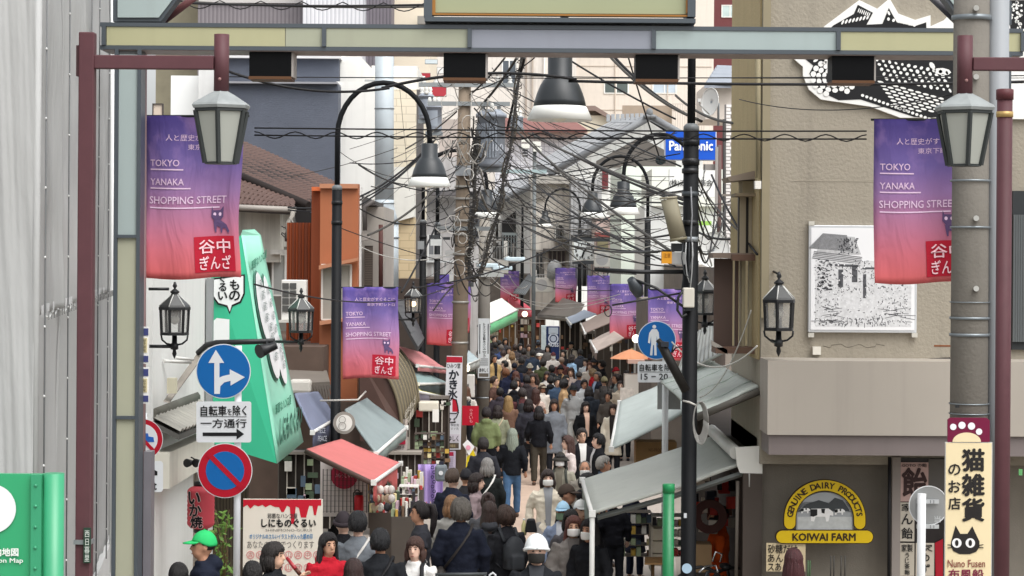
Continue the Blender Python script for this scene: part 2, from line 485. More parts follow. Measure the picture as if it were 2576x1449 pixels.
# the two grey tiled gables
TILE = M('a2a5a8', 0.5, var=0.22, scale=5); TILE_D = M('7b7e81', 0.6, var=0.2)
bl = building('traditional house with grey tiled gable roof and ridge ornament', 106)
slab([(1632, 305, 106), (1768, 390, 106), (1768, 900, 106), (1365, 900, 106), (1365, 460, 106)], 9).build('wall', M('e3e5e1', 0.8, streak=0.25), bl)
ra, rb_, rc, rd = P(1636, 291, 106), P(1395, 428, 106), P(1345, 410, 119), P(1545, 300, 119)
rf = MB().prism([ra, rb_, rc, rd], (0, 0, -0.25)).build('roof', TILE_D, bl)
tile_field(rd, ra, rb_, rc, 7, 12, TILE, rf)
ra2, rb2 = P(1636, 291, 106), P(1782, 372, 106)
rf = MB().prism([ra2, rb2, rb2 + Vector((0, 11, 0.0)), ra2 + Vector((0, 11, 0.0))], (0, 0, -0.25)).build('roof', TILE_D, bl)
tile_field(ra2 + Vector((0, 2, 0)), ra2 + Vector((0, 0, 0)), rb2, rb2 + Vector((0, 2, 0)), 2, 8, TILE, rf)
MB().tube([P(1636, 292, 105.6), P(1395, 430, 105.6)], 0.16, 6).build('verge', TILE_D, bl)
MB().tube([P(1636, 292, 105.6), P(1782, 374, 105.6)], 0.16, 6).build('verge', TILE_D, bl)
b = MB()
for k in range(9): b.box(P(1530 + k * 12, 297 - k * 0.4, 108), (0.17, 0.3, 0.35))
b.box(P(1580, 306, 108), (1.7, 0.36, 0.1)); b.build('ridge', TILE, bl)
MB().ball(P(1634, 282, 105.4), (0.17, 0.12, 0.2)).ball(P(1628, 292, 105.4), (0.2, 0.12, 0.1)).ball(P(1642, 293, 105.4), (0.2, 0.12, 0.1)).build('ridge_ornament', TILE_D, bl)
slab([(1610, 345, 105.9), (1700, 392, 105.9), (1700, 420, 105.9), (1500, 420, 105.9), (1500, 405, 105.9)], 0.05).build('gable_board', M('6b6762', 0.8), bl)
window(bl, 1560, 425, 1600, 470, 105.8, 2, M('7b4440'), glass_mat('b7bcc2'), 3)
rect(1515, 425, 1530, 475, 105.8, 0.1).build('shutter', M('6a3034', 0.7), bl)
bl = building('lower house with grey tiled roof sloping down behind the hanging cables', 120)
slab([(1372, 452, 121), (1372, 900, 121), (1215, 900, 121), (1215, 520, 121), (1250, 505, 121)], 8).build('wall', M('d9d8d4', 0.8, streak=0.4), bl)
a_, b_, c_, d_ = P(1330, 432, 128), P(1388, 440, 119.5), P(1240, 512, 119.5), P(1212, 492, 128)
rf = MB().prism([a_, b_, c_, d_], (0, 0, -0.25)).build('roof', TILE_D, bl)
tile_field(a_, b_, c_, d_, 6, 12, TILE, rf)
MB().tube([P(1390, 440, 119), P(1238, 514, 119)], 0.17, 6).build('verge', TILE_D, bl)
slab([(1260, 560, 120.5), (1298, 530, 120.5), (1298, 720, 120.5), (1260, 720, 120.5)], 0.2).build('dark_opening', M('2d2c2c', 0.8), bl)
rect(1262, 585, 1302, 592, 120.2, 0.2).build('balcony_rail', M('8e9696'), bl)
for k in range(6): rect(1264 + k * 7, 592, 1266 + k * 7, 635, 120.2, 0.1).build('railing_bar', M('8e9696'), bl)
# weathered concrete front in the middle of the street
bl = building('weathered beige concrete front with barred windows behind the clock', 94)
rect(1338, 458, 1440, 780, 94, 6).build('wall', M('d6d0c7', 0.85, var=0.16, streak=0.5), bl)
rect(1330, 440, 1445, 462, 93.4, 1).build('parapet', M('a9a59e', 0.8, streak=0.4), bl)
window(bl, 1346, 632, 1368, 688, 93.9, 2, M('807a74'), glass_mat('3a3c3e'), 3)
window(bl, 1378, 628, 1424, 672, 93.9, 4, M('8a827a'), glass_mat('3d3130'), 3)
rect(1366, 625, 1430, 632, 93.4, 0.6).build('window_hood', M('57514d'), bl)
rect(1344, 476, 1371, 500, 93.8, 0.1).build('window_shade', M('98938c'), bl)
bl = building('dark grey metal-clad front behind the small street lamp', 91)
rect(1437, 452, 1512, 720, 91, 4).build('wall', wave_mat('a5a7a9', '8b8d8f', 'X', 1.6), bl)
rect(1437, 590, 1512, 600, 90.7, 0.4).build('beam', DARK, bl)
bl = building('brown-pink shop upper floor beside the square clock', 86)
rect(1500, 545, 1566, 760, 86, 5).build('wall', M('b09d96', 0.8, var=0.12, streak=0.35), bl)
rect(1496, 585, 1548, 596, 85.8, 0.3).build('red_sheet', M('8a4a45', 0.7), bl)
rect(1503, 605, 1530, 650, 85.8, 0.1).build('shutter', M('8c8568'), bl)
for v in (598, 655): rect(1440, v, 1546, v + 10, 85.2, 0.35).build('balcony_beam', M('2e3134'), bl)
for k in range(7): rect(1448 + k * 14, 665, 1450 + k * 14, 700, 85.2, 0.1).build('railing_bar', M('3d4042'), bl)
bl = building('pale mint-white building with tall flat wall behind the lamp arches', 70)
rect(1564, 418, 1735, 1000, 70, 8).build('wall', M('dfe8dc', 0.7, var=0.04, streak=0.06), bl)
rect(1646, 455, 1674, 512, 69.8, 0.2).build('pink_shutter', M('d9b0a4', 0.7), bl)
rect(1642, 510, 1722, 516, 69.7, 0.4).build('ledge', M('6f6a66'), bl)
bl = building('white building with drainpipes between the arched lamp and the black pole', 62)
rect(1622, 516, 1880, 1000, 62, 5).build('wall', M('e9ebe8', 0.7, var=0.04, streak=0.10), bl)
rect(1640, 425, 1880, 520, 61.8, 5).build('upper_wall', M('e6e9df', 0.7, var=0.04), bl)
rect(1757, 556, 1790, 567, 61.6, 0.1).build('green_board', M('9fcf62', 0.6), bl)
rect(1836, 580, 1860, 590, 61.6, 0.1).build('green_board', M('9fcf62', 0.6), bl)
sgn = thing('shop_sign', 'white company signboard with black Japanese lettering below the blue sign', 'sign', P(1740, 490, 60.4))
rect(1684, 425, 1802, 496, 60.4, 0.3).build('board', M('e8eae6', 0.5, var=0.02), sgn)
text_px('(株)近藤機商会', 1684, 452, 1792, 470, 60.37, INK, sgn, 0.01)
sgn = thing('shop_sign', 'bright blue electronics signboard with white lettering behind the black pole', 'sign', P(1737, 405, 57))
rect(1675, 331, 1800, 402, 57, 0.35).build('board', M('1455c4', 0.4, var=0.02), sgn)
rect(1673, 329, 1802, 404, 57.05, 0.3).build('frame', M('dfe4ea', 0.4), sgn)
text_px('Panasonic', 1684, 355, 1793, 378, 56.98, M('f2f4f6', 0.5, var=0.01), sgn, 0.03)
# white brick edge and steel posts beside the beige building
bl = building('narrow white brick wall with dark joints beside the beige stucco building', 45)
rect(1826, 262, 1880, 900, 45.02, 0.3).build('wall', M('aaa6a2', 0.8), bl)
MB().tube([P(1822, 300, 44.9), P(1822, 900, 44.9)], 0.035, 8).build('downpipe', M('3a3836'), bl)
bm_ = M('e7e3e0', 0.6, var=0.05)
pa, pb = P(1826, 262, 45), P(1880, 262, 45); bwid = 0.21; bh = 0.072
me = MB().box((0, 0, 0), (bwid - 0.022, 0.03, bh - 0.016)).mesh('brick'); me.materials.append(bm_)
for r in range(44):
    for c_ in range(3):
        x = pa.x + (c_ + (0.5 if r % 2 else 0.0)) * bwid
        inst('brick', me, Matrix.Translation((x + bwid / 2, 45.01, pa.z - (r + 0.5) * bh)), bl)
    if r % 2: inst('brick', me, Matrix.Translation((pa.x + bwid / 4, 45.01, pa.z - (r + 0.5) * bh)) @ Matrix.Diagonal((0.45, 1, 1, 1)), bl)
MB().tube([P(1809, 365, 41), P(1809, 720, 41)], 0.045, 8).build('steel_post', M('5d4a46', 0.6), None)
tag(bpy.context.scene.objects['steel_post'], 'brown steel post rising between white wall and satellite dish', 'post')
t = thing('sign_bracket', 'grey steel sign bracket reaching out beneath the blue signboard', 'bracket', P(1795, 520, 41))
rect(1770, 413, 1815, 428, 41, 0.08).build('bracket_arm', M('8f8a86'), t)
rect(1800, 370, 1806, 520, 40.9, 0.06).build('bracket_post', M('9a9692'), t)
rect(1812, 488, 1895, 494, 41, 0.05).build('brace', M('7a736c'), t)
rect(1812, 512, 1860, 517, 41, 0.05).build('brace', M('7a736c'), t)
def dish(u, v, d, r, rx, label):
    t = thing('satellite_dish', label, 'antenna', P(u, v, d))
    c = P(u, v, d); n = Vector((rx, -1, 0.12)).normalized()
    x = Vector((0, 0, 1)).cross(n).normalized(); y = n.cross(x)
    b = MB()
    rings = [(0.0, -0.16), (0.3, -0.145), (0.6, -0.10), (0.85, -0.04), (1.0, 0.0), (1.0, 0.03)]
    vs, fs = [], []
    for rr, h in rings:
        for k in range(24):
            a = 2 * math.pi * k / 24
            vs.append(c + (x * math.cos(a) + y * math.sin(a)) * r * max(rr, 0.01) + n * h * r)
    for i in range(len(rings) - 1):
        for k in range(24):
            fs.append((i * 24 + k, i * 24 + (k + 1) % 24, (i + 1) * 24 + (k + 1) % 24, (i + 1) * 24 + k))
    b.add(vs, fs, True).build('reflector', M('dcdcd8', 0.5, var=0.05), t, solid=0.012)
    MB().tube([c - y * r * 0.9, c - y * r * 0.3 + n * r * 0.9, c + n * r * 0.95], 0.014, 6).build('feed_arm', M('a9a9a6'), t)
    MB().box(c + n * r * 0.95, (0.07, 0.09, 0.07)).build('receiver', M('c9c9c6'), t)
    MB().tube([c - n * 0.1 * r, c - n * 0.3 * r + Vector((0.12, 0.1, -0.02)), c - n * 0.3 * r + Vector((0.12, 0.1, -0.5))], 0.025, 8).build('mast', GALV, t)
dish(1786, 256, 47, 0.30, -1.6, 'white satellite dish seen almost edge-on high beside the pale wall')
dish(1792, 628, 38, 0.31, -0.35, 'round grey-white satellite dish above the brown bay window')

# ------------------------------------------------------------------ left background
bl = building('grey board-clad building partly hidden above the arch beam', 78)
rect(395, -260, 505, 900, 80, 8).build('wall', M('8c8672', 0.8, var=0.2), bl)
rect(500, -260, 766, 900, 78, 8).build('wall', wave_mat('8a8488', '6d686c', 'X', 2.2), bl)
rect(500, -8, 766, 8, 77.9, 0.2).build('roof_edge', M('b9b6b4'), bl)
bl = building('white board-clad building above the arch beam', 77)
rect(764, -260, 926, 900, 77, 8).build('wall', wave_mat('e0e0e4', 'bfc0c6', 'X', 2.2), bl)
rect(924, -260, 978, 900, 76.9, 8).build('dark_panel', wave_mat('767078', '5d585e', 'X', 2.6), bl)
bl = building('cream building with plain wall behind the arch name board', 79)
rect(975, -260, 1075, 900, 79, 8).build('wall', M('e3d8c4', 0.75, var=0.04), bl)
rect(1050, 40, 1072, 60, 78.5, 0.3).build('roof_edge', M('8d8a84'), bl)
bl = building('slate-blue corrugated building above the brown tiled roof', 60)
SL = wave_mat('7a8190', '6b7281', 'Z', 17.0, 0.6, 0.9, 3.5)
rect(560, 146, 852, 208, 62, 10).build('upper_wall', SL, bl)
rect(560, 138, 856, 147, 61.8, 10.2).build('roof_edge', M('d3d3d3'), bl)
rect(560, 210, 846, 900, 60, 10).build('wall', SL, bl)
rect(560, 204, 848, 211, 59.8, 10).build('roof_edge', M('8e8f94'), bl)
rect(500, 146, 575, 900, 63, 8).build('white_wing', M('dedfdd', 0.7, streak=0.1), bl)
rect(430, 190, 520, 900, 64, 8).build('white_wing', M('eceeed', 0.7, var=0.03), bl)
window(bl, 383, 260, 410, 300, 40, 1, M('4a4340'), glass_mat('c9b9a9'), 2.5)
bl = building('cream brick-faced building behind the silver duct', 62)
CB = brick_mat('e3d9c4', 'c6bba6', 0.55, 0.22)
rect(846, 205, 938, 900, 61, 0.8).build('white_wall', M('e4e3de', 0.7, var=0.05, streak=0.12), bl)
slab([(853, 140, 62.5), (905, 140, 62.5), (938, 175, 62.5), (938, 212, 62.5), (853, 212, 62.5)], 5).build('gable_wall', M('e2e1dc', 0.7, streak=0.1), bl)
rect(1048, 225, 1060, 900, 60.6, 0.5).build('corner_board', M('5f5c5b'), bl)
rect(935, 165, 1050, 225, 63.5, 5).build('upper_wall', M('dedcd6', 0.7, streak=0.1), bl)
rect(935, 224, 1050, 900, 62, 6).build('brick_wall', CB, bl)
rect(917, 200, 945, 206, 61.5, 0.5).build('wall_vent', M('9a9c9b'), bl)
rect(985, 548, 1042, 735, 58.5, 0.8).build('yellow_wall', brick_mat('cdb995', 'b09c7c', 0.5, 0.2), bl)
slab([(988, 560, 58.3), (1042, 545, 58.3), (1042, 420, 58.3), (988, 420, 58.3)], 0.9).build('white_panel', M('dcdad2', 0.7, streak=0.1), bl)
DUCT = M('b7c0c5', 0.5, 0.1, var=0.12, scale=4)
t = thing('ventilation_duct', 'silver ventilation duct running down the cream building with an elbow', 'duct', P(968, 725, 57))
MB().tube([P(967, 90, 57), P(967, 505, 57)], 0.245, 16).build('duct_pipe', DUCT, t)
MB().tube([P(967, 503, 57), P(967, 520, 57), P(974, 545, 57), P(980, 566, 57)], [0.25, 0.25, 0.245, 0.24], 16).build('duct_elbow', DUCT, t)
MB().tube([P(980, 563, 57), P(980, 728, 57)], 0.235, 16).build('duct_pipe', DUCT, t)
for v in (272, 510, 560, 596): MB().tube([P(967 if v < 520 else 980, v, 57), P(967 if v < 520 else 980, v + 3, 57)], 0.262, 16).build('band', GALV, t)
bl = building('narrow grey house with brown gutter and louvred shutter behind the orange front', 50)
rect(897, 520, 965, 900, 50, 4).build('wall', M('b1aaa2', 0.8, streak=0.25), bl)
rect(894, 470, 906, 900, 48.8, 0.3).build('corner_board', M('dcdad6', 0.7), bl)
slab([(897, 486, 49), (925, 498, 49), (945, 506, 49), (945, 516, 49), (897, 516, 49)], 3).build('roof', M('4d4a49'), bl)
MB().tube([P(942, 506, 48.8), P(918, 520, 48.8), P(918, 580, 48.8)], 0.05, 8).build('gutter_pipe', M('5b5654'), bl)
MB().tube([P(958, 565, 49.5), P(958, 725, 49.5)], 0.05, 8).build('downpipe', M('5a3a36'), bl)
b = MB()
for k in range(22): MB().box(P(927, 624 + k * 4.4, 49.7), (0.2, 0.05, 0.026)).build('louvre', M('6b6058'), bl)
rect(917, 618, 937, 722, 49.8, 0.1).build('shutter', M('4a423c'), bl)
slab([(897, 582, 49), (930, 588, 49), (930, 602, 49), (897, 608, 49)], 0.5).build('hood', M('a59e98'), bl)
# brown tiled house
BT = M('5a4741', 0.75, var=0.35, scale=6); BT_D = M('241d1b', 0.8)
bl = building('old house with moss-brown tiled roof and stained plaster wall', 46)
A, B_, C_, D_ = P(560, 334, 54), P(848, 462, 52), P(770, 516, 46), P(560, 416, 47)
rf = MB().prism([A, B_, C_, D_], (0, 0, -0.2)).build('roof', BT_D, bl)
tile_field(A, B_, C_, D_, 26, 8, BT, rf, thick=0.11)
A, B_, C_, D_ = P(560, 430, 47), P(742, 505, 45.8), P(742, 522, 44.5), P(560, 512, 44.5)
rf = MB().prism([A, B_, C_, D_], (0, 0, -0.15)).build('roof', BT_D, bl)
tile_field(A, B_, C_, D_, 16, 4, BT, rf, thick=0.10)
MB().tube([P(560, 424, 46.9), P(775, 517, 45.7)], 0.09, 8).build('hip_ridge', BT_D, bl)
MB().tube([P(560, 520, 44.3), P(745, 528, 44.3)], 0.06, 8).build('gutter', M('97918a', 0.5), bl)
rect(540, 520, 704, 660, 45.4, 4).build('plaster_wall', M('c9c5ba', 0.85, var=0.15, streak=0.55), bl)
rect(630, 620, 790, 960, 46.2, 3).build('lower_wall', M('77736c', 0.85, var=0.2), bl)
rect(680, 628, 732, 640, 45.2, 0.2).build('window_head', M('d3d0c8', 0.7, streak=0.5), bl)
window(bl, 684, 638, 720, 745, 45.7, 1, M('d9d6d0'), glass_mat('9fa09c'), 4)
slab([(742, 525, 44.6), (785, 535, 44.6), (785, 600, 44.6), (742, 590, 44.6)], 0.3).build('dark_gap', M('211f1f', 0.9), bl)
t = thing('cable_box', 'bundle of grey cables and junction boxes under the stained eaves', 'cable box', P(735, 615, 44.3))
rect(716, 585, 788, 608, 44.2, 0.25).build('box', M('453433', 0.7), t)
MB().tube([P(738, 528, 44.2), P(735, 545, 44.1), P(725, 560, 44.0), P(725, 600, 44.0)], 0.05, 8).build('drain_elbow', M('8a857d'), t)
for k in range(14):
    a0 = P(rnd.uniform(705, 740), rnd.uniform(545, 590), 44.0); a1 = P(rnd.uniform(745, 790), rnd.uniform(560, 612), 44.0)
    MB().tube(sag(a0, a1, rnd.uniform(0.05, 0.25), 10), 0.013, 5).build('cable', M(rnd.choice(['8f8b86', '3a3836', '6d6a66']), 0.6), t)
# orange building
OR1 = wave_mat('9c4c2a', '6b311b', 'X', 5.5, 0.55, 0.8); OR2 = M('9f6040', 0.55, var=0.06, streak=0.08); OR3 = M('ad785b', 0.55)
bl = building('orange metal-clad shop house with corrugated side and boxed window', 40)
rect(722, 560, 800, 960, 41, 0.6).build('corrugated_wall', OR1, bl)
rect(784, 470, 808, 960, 40.2, 0.5).build('corner_panel', M('8f4829', 0.55, var=0.1), bl)
rect(806, 462, 898, 1010, 39.6, 0.35).build('front_panel', OR2, bl)
rect(804, 462, 900, 474, 39.5, 0.5).build('cap_flashing', OR3, bl)
rect(784, 470, 806, 480, 39.9, 0.4).build('cap_flashing', M('c9683c', 0.5), bl)
slab([(802, 668, 39.2), (900, 648, 39.2), (900, 656, 39.2), (802, 678, 39.2)], 0.35).build('window_hood', OR3, bl)
window(bl, 808, 664, 884, 806, 39.55, 2, M('c9c3bb'), glass_mat('9c968e'), 4)
slab([(804, 808, 39.2), (884, 798, 39.2), (884, 806, 39.2), (804, 818, 39.2)], 0.35).build('window_sill', OR3, bl)
for k in range(4): rect(735 + k * 16, 560, 737 + k * 16, 960, 40.97, 0.03).build('seam', M('6d341c'), bl)
t = thing('air_conditioner', 'white outdoor air conditioner unit on bracket beside the orange wall', 'air conditioner', P(740, 805, 39))
rect(708, 704, 770, 806, 39.3, 0.3).build('casing', M('d6d4ce', 0.5), t, bevel=0.015)
for (i, j) in ((0, 0), (1, 0), (0, 1), (1, 1), (0, 2), (1, 2), (0, 3), (1, 3)):
    rect(710 + i * 19, 712 + j * 19, 726 + i * 19, 727 + j * 19, 39.27, 0.05).build('grille', M('4c4c4a'), t)
rect(700, 806, 776, 812, 39.2, 0.5).build('bracket', M('bdbab3'), t)
# shop row behind the awnings, left side
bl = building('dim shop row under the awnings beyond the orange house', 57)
rect(880, 700, 1168, 1400, 58, 6).build('wall', M('4b413b', 0.85, var=0.3), bl)  # dark wall colour stands in for the shaded shop interiors
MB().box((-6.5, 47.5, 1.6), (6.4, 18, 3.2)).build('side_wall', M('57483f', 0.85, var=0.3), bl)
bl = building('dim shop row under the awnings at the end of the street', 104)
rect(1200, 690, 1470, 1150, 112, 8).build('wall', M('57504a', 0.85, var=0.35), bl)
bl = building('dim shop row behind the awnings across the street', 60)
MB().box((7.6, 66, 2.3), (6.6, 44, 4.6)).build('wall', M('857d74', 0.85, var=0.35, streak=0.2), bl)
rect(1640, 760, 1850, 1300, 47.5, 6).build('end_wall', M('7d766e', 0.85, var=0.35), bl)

bl = building('grey shaded upper floors tangled behind cables at the brown pole', 76)
rect(1062, 395, 1212, 900, 76, 5).build('wall', M('b9b6b5', 0.85, var=0.3, scale=1.5, streak=0.5), bl)
rect(1105, 300, 1160, 400, 77, 5).build('upper_wall', M('b5aaa2', 0.85, var=0.15), bl)
window(bl, 1075, 590, 1110, 660, 75.9, 2, M('dcdcda'), glass_mat('7a7c80'), 4); window(bl, 1180, 520, 1206, 600, 75.9, 2, M('55565a'), glass_mat('3c3e42'), 4)
for k in range(9): rect(1070 + k * 16, 660, 1073 + k * 16, 715, 75.3, 0.1).build('railing_bar', M('b3b6b6'), bl)
rect(1064, 655, 1210, 661, 75.2, 0.2).build('handrail', M('c3c6c6'), bl)
rect(1064, 480, 1212, 492, 75.2, 0.7).build('eaves', M('6a6768'), bl)
for i, (u0, v0, u1, v1, c) in enumerate(((1052, 184, 1082, 200, 'a8323c'), (1086, 208, 1122, 242, 'b03a44'), (1100, 170, 1128, 185, 'e3e1dc'), (1070, 150, 1100, 160, 'c9d3d6'))):
    t = thing('shop_sign', ('crimson sign strip left of the pole insulators', 'crimson sign panel behind the pole insulators', 'white sign strip beneath the arch near pole top', 'pale blue sign strip beneath the arch near pole top')[i], 'sign', P(u0, v1, 74))
    rect(u0, v0, u1, v1, 74, 0.2).build('board', M(c, 0.5), t); rect(u0 - 1, v0 - 1, u1 + 1, v1 + 1, 74.05, 0.15).build('frame', M('8f8f8d', 0.5), t)
# ================================================================== left: sheeted scaffold
TARP = M('a9aaa9', 0.6, var=0.12, scale=1.2, spec=0.3, bump=0.9, bscale=7, stretch=(1, 1, .3)); TARP2 = M('a3a4a3', 0.6, var=0.12, scale=1.2, spec=0.3, bump=0.9, bscale=6, stretch=(1.3, 1.3, .35))
sc_ = thing('building', 'building wrapped in grey construction sheeting with laced seams', 'building', (-4.2, 14.5, 0.6))
C0 = Vector((-3.16, 14.5, 0)); C1 = Vector((-4.39, 24.0, 0)); CL = Vector((-6.2, 14.3, 0))
zt, zseam, zb = 8.2, 4.42, 1.75
def sheet(a, b, z0, z1, nu, nv, fold, slant, seed, q0=0.0, fq=1.0):
    dirn = (b - a); n = Vector((dirn.y, -dirn.x, 0)).normalized()
    def fn(s, t):
        p = a.lerp(b, s); z = z0 + (z1 - z0) * t
        q = q0 + s * dirn.length
        w_ = noise.noise(Vector((q * 2.2 * fq + (z - z0) * slant * fq, z * 0.25 * (fq ** .4), seed))) * fold + noise.noise(Vector((q * 6.0 * fq + (z - z0) * slant * 2 * fq, z * 0.5 * (fq ** .4), seed + 5))) * fold * 0.45
        w_ += noise.noise(Vector((q * 0.9, z * 1.6, seed + 9))) * fold * 0.5
        return p + n * (w_ + 0.0) + Vector((0, 0, z))
    return MB().grid(fn, nu, nv)
MB().prism([C0 + Vector((-0.1, 0.1, 0.6)), C1 + Vector((-0.1, 0, 0.6)), C1 + Vector((-6, 0, 0.6)), C0 + Vector((-6, 0.1, 0.6))], (0, 0, 7.2)).build('core', M('6d6e6e', 0.8), sc_)
u_cuts = [0.0, 0.22, 0.5, 0.62, 0.8, 1.0]
for i in range(5):
    a, b = C0.lerp(C1, u_cuts[i]), C0.lerp(C1, u_cuts[i + 1])
    sheet(a, b, zseam, zt, 34, 80, 0.055, 0.12, 3.1, (a - C0).length).build('sheet', TARP if i % 2 else TARP2, sc_, solid=0.006)
    sheet(a, b, zb, zseam + 0.06, 26, 30, 0.022, 0.5, 43.0, (a - C0).length).build('sheet', TARP2 if i % 2 else TARP, sc_, solid=0.006)
for i, (s0, s1) in enumerate(((0, .6), (.6, .9), (.9, 1.0))):
    a, b = CL.lerp(C0, s0), CL.lerp(C0, s1)
    sheet(a, b, zb, zt, 44, 150, 0.022, 0.12, 84.0, s0 * 3.05, 5.0).build('sheet', TARP if i % 2 else TARP2, sc_, solid=0.006)
ROPE = M('c3c4c2', 0.6)
n_out = Vector((C1.y - C0.y, -(C1.x - C0.x), 0)).normalized()
for i in range(5):
    p = C0.lerp(C1, u_cuts[i]) + n_out * 0.07
    MB().tube([p + Vector((0, 0, zb)), p + Vector((0, 0, zt))], 0.006, 5).build('lace', M('6d6f70'), sc_)
    for k in range(13): MB().ball(p + Vector((0, -0.01, zb + 0.3 + k * 0.46)), 0.009, 6, 4).build('eyelet', ROPE, sc_)
pts = [C0.lerp(C1, s / 40) + n_out * (0.07 + 0.01 * math.sin(s)) + Vector((0, 0, zseam - 0.02 * math.sin(s * 2.1))) for s in range(41)]
MB().tube(pts, 0.006, 5).build('seam_rope', ROPE, sc_)
for k in range(40):
    p = C0.lerp(C1, (k + 0.5) / 40) + n_out * 0.085 + Vector((0, 0, zseam))
    MB().box(p, (0.007, 0.007, 0.06)).build('lace', M('7d7e7d'), sc_)
MB().box((C0.lerp(C1, 0.55).x + 0.02, C0.lerp(C1, 0.55).y, 1.3), (0.06, 9.0, 0.9), math.atan2(C1.y - C0.y, C1.x - C0.x) - math.pi / 2).build('hoarding', M('cfd0cf', 0.45, var=0.1), sc_)
MB().tube([C0 + Vector((0.0, 0.02, zb)), C0 + Vector((0.01, 0.02, zt))], 0.028, 10).build('corner_fold', TARP, sc_)
MB().tube([P(283, -60, 23.2), P(279, 1440, 23.2)], 0.02, 8).build('corner_pole', M('e3e5e4'), sc_)

# ================================================================== left: white corner shop
ws = thing('building', 'white-walled corner shop with small tiled canopy behind the arch column', 'shop', (-4.1, 24, 0.35))
MB().box((-6.45, 26.6, 2.8), (5.0, 5.0, 5.8)).build('wall', M('e7e8e5', 0.65, var=0.03, streak=0.1), ws)
MB().box((-6.45, 26.6, 5.75), (5.1, 5.1, 0.12)).build('roof', M('8f8e8b'), ws)
rect(519, 700, 531, 1300, 28.2, 0.12).build('downpipe', M('8d9091', 0.5), ws)
rc_ = P(372, 1054, 24.2); rc2 = P(488, 1012, 27.6)
e0, e1 = rc_ + Vector((0.34, 0, -0.17)), rc2 + Vector((0.36, 0, -0.19))
MB().prism([rc_, rc2, e1, e0], (0, 0, -0.06)).build('canopy', M('5f5e5a'), ws)
can = MB().tube([rc_ + Vector((0, 0, 0.06)), rc2 + Vector((0, 0, 0.06))], 0.085, 10).build('canopy_ridge', M('68675f', 0.7, var=0.25), ws)
tile_field(rc_ + Vector((0.05, 0, 0.02)), rc2 + Vector((0.05, 0, 0.02)), e1 + Vector((0, 0, 0.03)), e0 + Vector((0, 0, 0.03)), 14, 1, M('9c9a92', 0.6, var=0.25), can, 'roof_tile', 'pan', 0.1)
MB().prism([e0 + Vector((-0.1, 0, -0.2)), e1 + Vector((-0.1, 0, -0.2)), e1 + Vector((-0.1, 0, -0.55)), e0 + Vector((-0.1, 0, -0.6))], (-0.4, 0, 0)).build('shop_fascia', M('d6d3c6', 0.7, streak=0.2), ws)
rect(418, 1190, 500, 1460, 27.3, 0.1).build('shutter', wave_mat('9d9389', '877d74', 'X', 9), ws)
rect(372, 1100, 414, 1460, 26.2, 0.12).build('pillar', M('e4e2dc', 0.7), ws)
rect(500, 1150, 620, 1460, 30.6, 0.2).build('wood_wall', wave_mat('6e6152', '4c4238', 'X', 7), ws)
MB().box(P(433, 970, 24.2), (0.1, 0.1, 0.17)).build('switch_box', M('d8d3ba', 0.5), ws)
for (x0, x1, v) in ((412, 480, 910), (440, 486, 902)): MB().tube([P(x0, v - 2, 24.8), P(x1, v + 2, 25.2)], 0.018, 6).build('hook_rail', M('d0d0cc'), ws)
slab([(410, 1010, 24.1), (424, 1014, 24.1), (510, 896, 26.5), (498, 886, 26.5)], 0.1).build('strut', M('8b857c', 0.7, var=0.25), ws)
MB().tube([P(498, 888, 26.4), P(520, 868, 26.3), P(545, 862, 26.2), P(690, 858, 26)], 0.035, 8).build('support_rail', BLACK, ws)
t = thing('spotlight', 'black spotlight clamped to a long rail in front of the green sign', 'spotlight', P(672, 880, 25.9))
MB().tube([P(696, 868, 25.9), P(676, 876, 25.9), P(652, 884, 25.8)], [0.045, 0.055, 0.085], 12).build('lamp_housing', BLACK, t)
MB().tube([P(672, 858, 26), P(672, 872, 25.9)], 0.015, 6).build('bracket', BLACK, t)

# ================================================================== right: beige stucco building
STUC = M('999284', 0.9, var=0.08, scale=2.5, bump=0.45, bscale=28, streak=0.22)
STUY = M('b3a27c', 0.9, var=0.10, scale=3, bump=0.4, bscale=30, streak=0.15)
D = 23.2
rb = thing('building', 'beige stucco corner building with long fascia above the candy shop', 'building', (4, D, 0.4))
xe = P(1916, 640, D).x
MB().box((xe + 3.6, D + 1.55, 5.45), (7.2, 3.1, 5.6)).build('wall', STUC, rb)
for u0_, v0_, u1_, v1_ in ((1990, 455, 2200, 457), (1918, 905, 2390, 909)): rect(u0_, v0_, u1_, v1_, D - 0.004, 0.01).build('patch', M('b3ac9d', 0.9, var=0.3), rb)
MB().tube([P(2070 + k * 14 + 6 * math.sin(k * 2.3), 870 + 5 * math.sin(k * 1.7), D - 0.001) for k in range(12)], 0.003, 4).build('crack', M('6b6458'), rb)
rect(2350, 868, 2392, 872, D - 0.004, 0.01).build('rust_stain', M('7d4a2c', 0.8, var=0.3), rb)
MB().box((xe - 0.012, D + 1.6, 6.0), (0.02, 3.0, 4.5)).build('side_wall', STUY, rb)
MB().box((xe + 3.6, D + 1.7, 1.6), (7.2, 2.8, 2.6)).build('lower_wall', M('837d73', 0.9, var=0.2, bump=0.2, streak=0.25), rb)
MB().box((xe + 0.03, D - 0.04, 6.3), (0.08, 0.1, 4.2)).build('corner_trim', M('8f866f', 0.8), rb)
f = MB()
zt_, zb_ = P(2100, 908, D - 0.7).z, P(2100, 1095, D - 0.7).z
xl = P(1931, 1000, D - 0.7).x
f.box((xl + 3.4, D - 0.35, (zt_ + zb_) / 2), (6.8, 0.7, zt_ - zb_)).build('fascia', M('a39c92', 0.5, var=0.1, scale=1, streak=0.16), rb)
zb2 = P(2100, 1145, D - 0.66).z
MB().box((xl + 3.4, D - 0.33, (zb_ + zb2) / 2), (6.76, 0.66, zb_ - zb2)).build('fascia_base', M('756c6a', 0.55, var=0.1, streak=0.15), rb)
